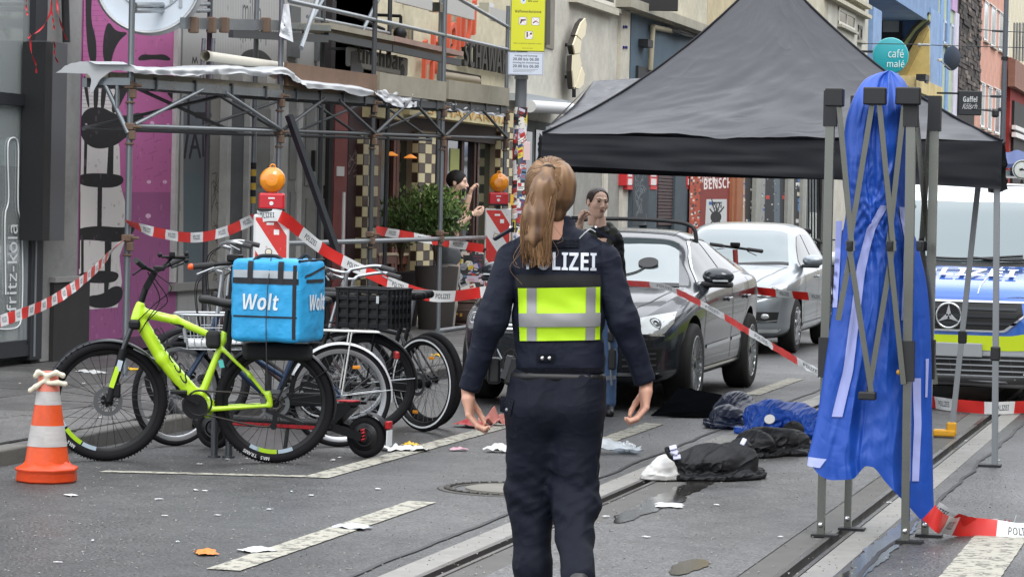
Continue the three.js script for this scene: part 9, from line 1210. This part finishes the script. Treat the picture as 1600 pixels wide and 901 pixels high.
// ================================================================ litter
function scrap(name, label, cat, px, py, w, d, h, mat, sd, y0 = 0, group) { const p = G(px, py, y0), t = thing(name, label, cat, V(p.x, y0 + 0.006, p.z), YAW + (sd % 7) * 0.3, group); obj('piece', grid(14, 10, (u, v) => { const e = 1 + 0.35 * noise(u * 3, v * 3, sd); return V((u - 0.5) * w * e + 0.1 * w * noise(v * 4, sd, 1), Math.max(0.001, h * (0.5 + 0.9 * noise(u * 4, v * 4, sd * 1.7)) * (1 - (2 * u - 1) ** 2 * 0.5) * (1 - (2 * v - 1) ** 2 * 0.5)), (v - 0.5) * d * (1 + 0.4 * noise(u * 4, 7, sd))); }), mat, t); return t; }
{
  const wh = M(0xc4c6c6, 0.6), wh2 = M(0xb4b8bf, 0.5), rd = M(0xb03236, 0.6), pk = M(0xc78278, 0.6), pl = MP(0xc9d0d6, 0.15, 0, { transmission: 0.45, thickness: 0 });
  scrap('red_cloth', 'crumpled red cloth on the road left of the policewoman', 'cloth', 737, 667, 0.20, 0.24, 0.07, rd, 3); scrap('pink_cloth', 'small pinkish red cloth heap beside the red cloth', 'cloth', 768, 665, 0.13, 0.2, 0.13, pk, 5);
  scrap('foam_box', 'flattened white food box behind the scooter wheel', 'box', 618, 704, 0.17, 0.22, 0.05, wh, 8); scrap('food_tray', 'small white food tray on the edge line', 'tray', 648, 704, 0.14, 0.2, 0.045, wh, 9); scrap('yellow_wrapper', 'yellow wrapper on the white food box', 'wrapper', 642, 697, 0.07, 0.1, 0.03, M(0xd2a81d, 0.4), 4);
  scrap('pink_scrap', 'pale pink scrap left of the policewoman\'s leg', 'scrap', 716, 704, 0.08, 0.12, 0.025, M(0xb98f9c, 0.6), 6); scrap('white_container', 'small white container beside the policewoman\'s left leg', 'container', 778, 706, 0.1, 0.16, 0.07, wh, 11); scrap('plastic_bag', 'clear crumpled plastic bag on the road right of the policewoman', 'plastic bag', 950, 708, 0.2, 0.4, 0.11, pl, 12); scrap('plastic_bag', 'flatter clear plastic bag piece beside the first one', 'plastic bag', 980, 705, 0.12, 0.35, 0.07, pl, 14);
  scrap('orange_wrapper', 'small orange wrapper on the road in the left foreground', 'wrapper', 322, 866, 0.095, 0.13, 0.02, M(0xd2741a, 0.5), 15); scrap('paper_tissue', 'crumpled white tissue on the near end of the lane dash', 'tissue', 402, 862, 0.14, 0.13, 0.02, wh, 16); scrap('paper_tissue', 'bluish white tissue on the middle of the lane dash', 'tissue', 552, 826, 0.12, 0.16, 0.03, wh2, 18); scrap('plastic_strip', 'flat white plastic strip between the tram rails', 'strip', 1046, 791, 0.2, 0.14, 0.012, wh, 19);
  scrap('yellow_scrap', 'yellow scrap on the pavement behind the green front wheel', 'scrap', 200, 579, 0.13, 0.2, 0.03, M(0xd9ae1d, 0.5), 20, 0.1); scrap('yellow_scrap', 'yellow scrap seen through the white striped wheel', 'scrap', 690, 557, 0.13, 0.3, 0.03, M(0xd9ae1d, 0.5), 22, 0.1); scrap('paper_scrap', 'torn white paper on the pavement behind the front wheel', 'paper', 142, 583, 0.16, 0.35, 0.03, wh, 23, 0.1); scrap('wood_chip', 'light wooden chips beside the black bag', 'chip', 1102, 732, 0.09, 0.08, 0.02, M(0xc0a878, 0.7), 24); scrap('orange_chip', 'orange brown chip at the end of the black bag', 'chip', 1065, 735, 0.06, 0.06, 0.015, M(0xb0702a, 0.6), 25);
  const pts = [[110, 775], [305, 767], [320, 768], [247, 781], [257, 807], [340, 806], [277, 848], [90, 880], [455, 769], [486, 775], [144, 846], [420, 797], [155, 653], [311, 726], [355, 719], [386, 718], [190, 716], [35, 704], [530, 716], [560, 668], [590, 765], [947, 808], [1155, 748], [1120, 790], [1250, 700], [1390, 786], [1510, 690], [1560, 720], [1220, 840], [1010, 840], [700, 690], [520, 720], [130, 600], [60, 640], [30, 600], [250, 660]]; seed = 42;
  let first = null; for (const [x, y] of pts) { const onP = y < 660 && x < 300; const p = G(x, y, onP ? 0.1 : 0); if (!first) { first = scrap('paper_flake', 'tiny white scrap of paper lying on the ground', 'paper', x, y, 0.05, 0.08, 0.008, wh, 30, 0, 'tiny white scraps of paper scattered about'); continue; } const d = dup(first, V(p.x, p.y + 0.006, p.z), rr(0, 6.28)); d.scale.set(rr(0.2, 0.6), rr(0.4, 1.2), rr(0.2, 0.6)); }
  // grit as one loose scatter
  const gg = [], base = new THREE.TetrahedronGeometry(0.006); for (let i = 0; i < 2600; i++) { const p = G(rr(0, 1600), 560 + 340 * rnd(), 0); if (p.x < KX + 0.05 || p.z < -30) continue; gg.push(base.clone().rotateX(rnd() * 6).rotateY(rnd() * 6).scale(rr(0.4, 1.5), rr(0.4, 1), rr(0.4, 1.5)).translate(p.x, 0.003, p.z)); } tag(obj('grit', gg, M(0x8d8b86, 0.8)), 'loose pale grit on the asphalt', 'grit', null, 'stuff');
}

renderer.render(scene, camera);
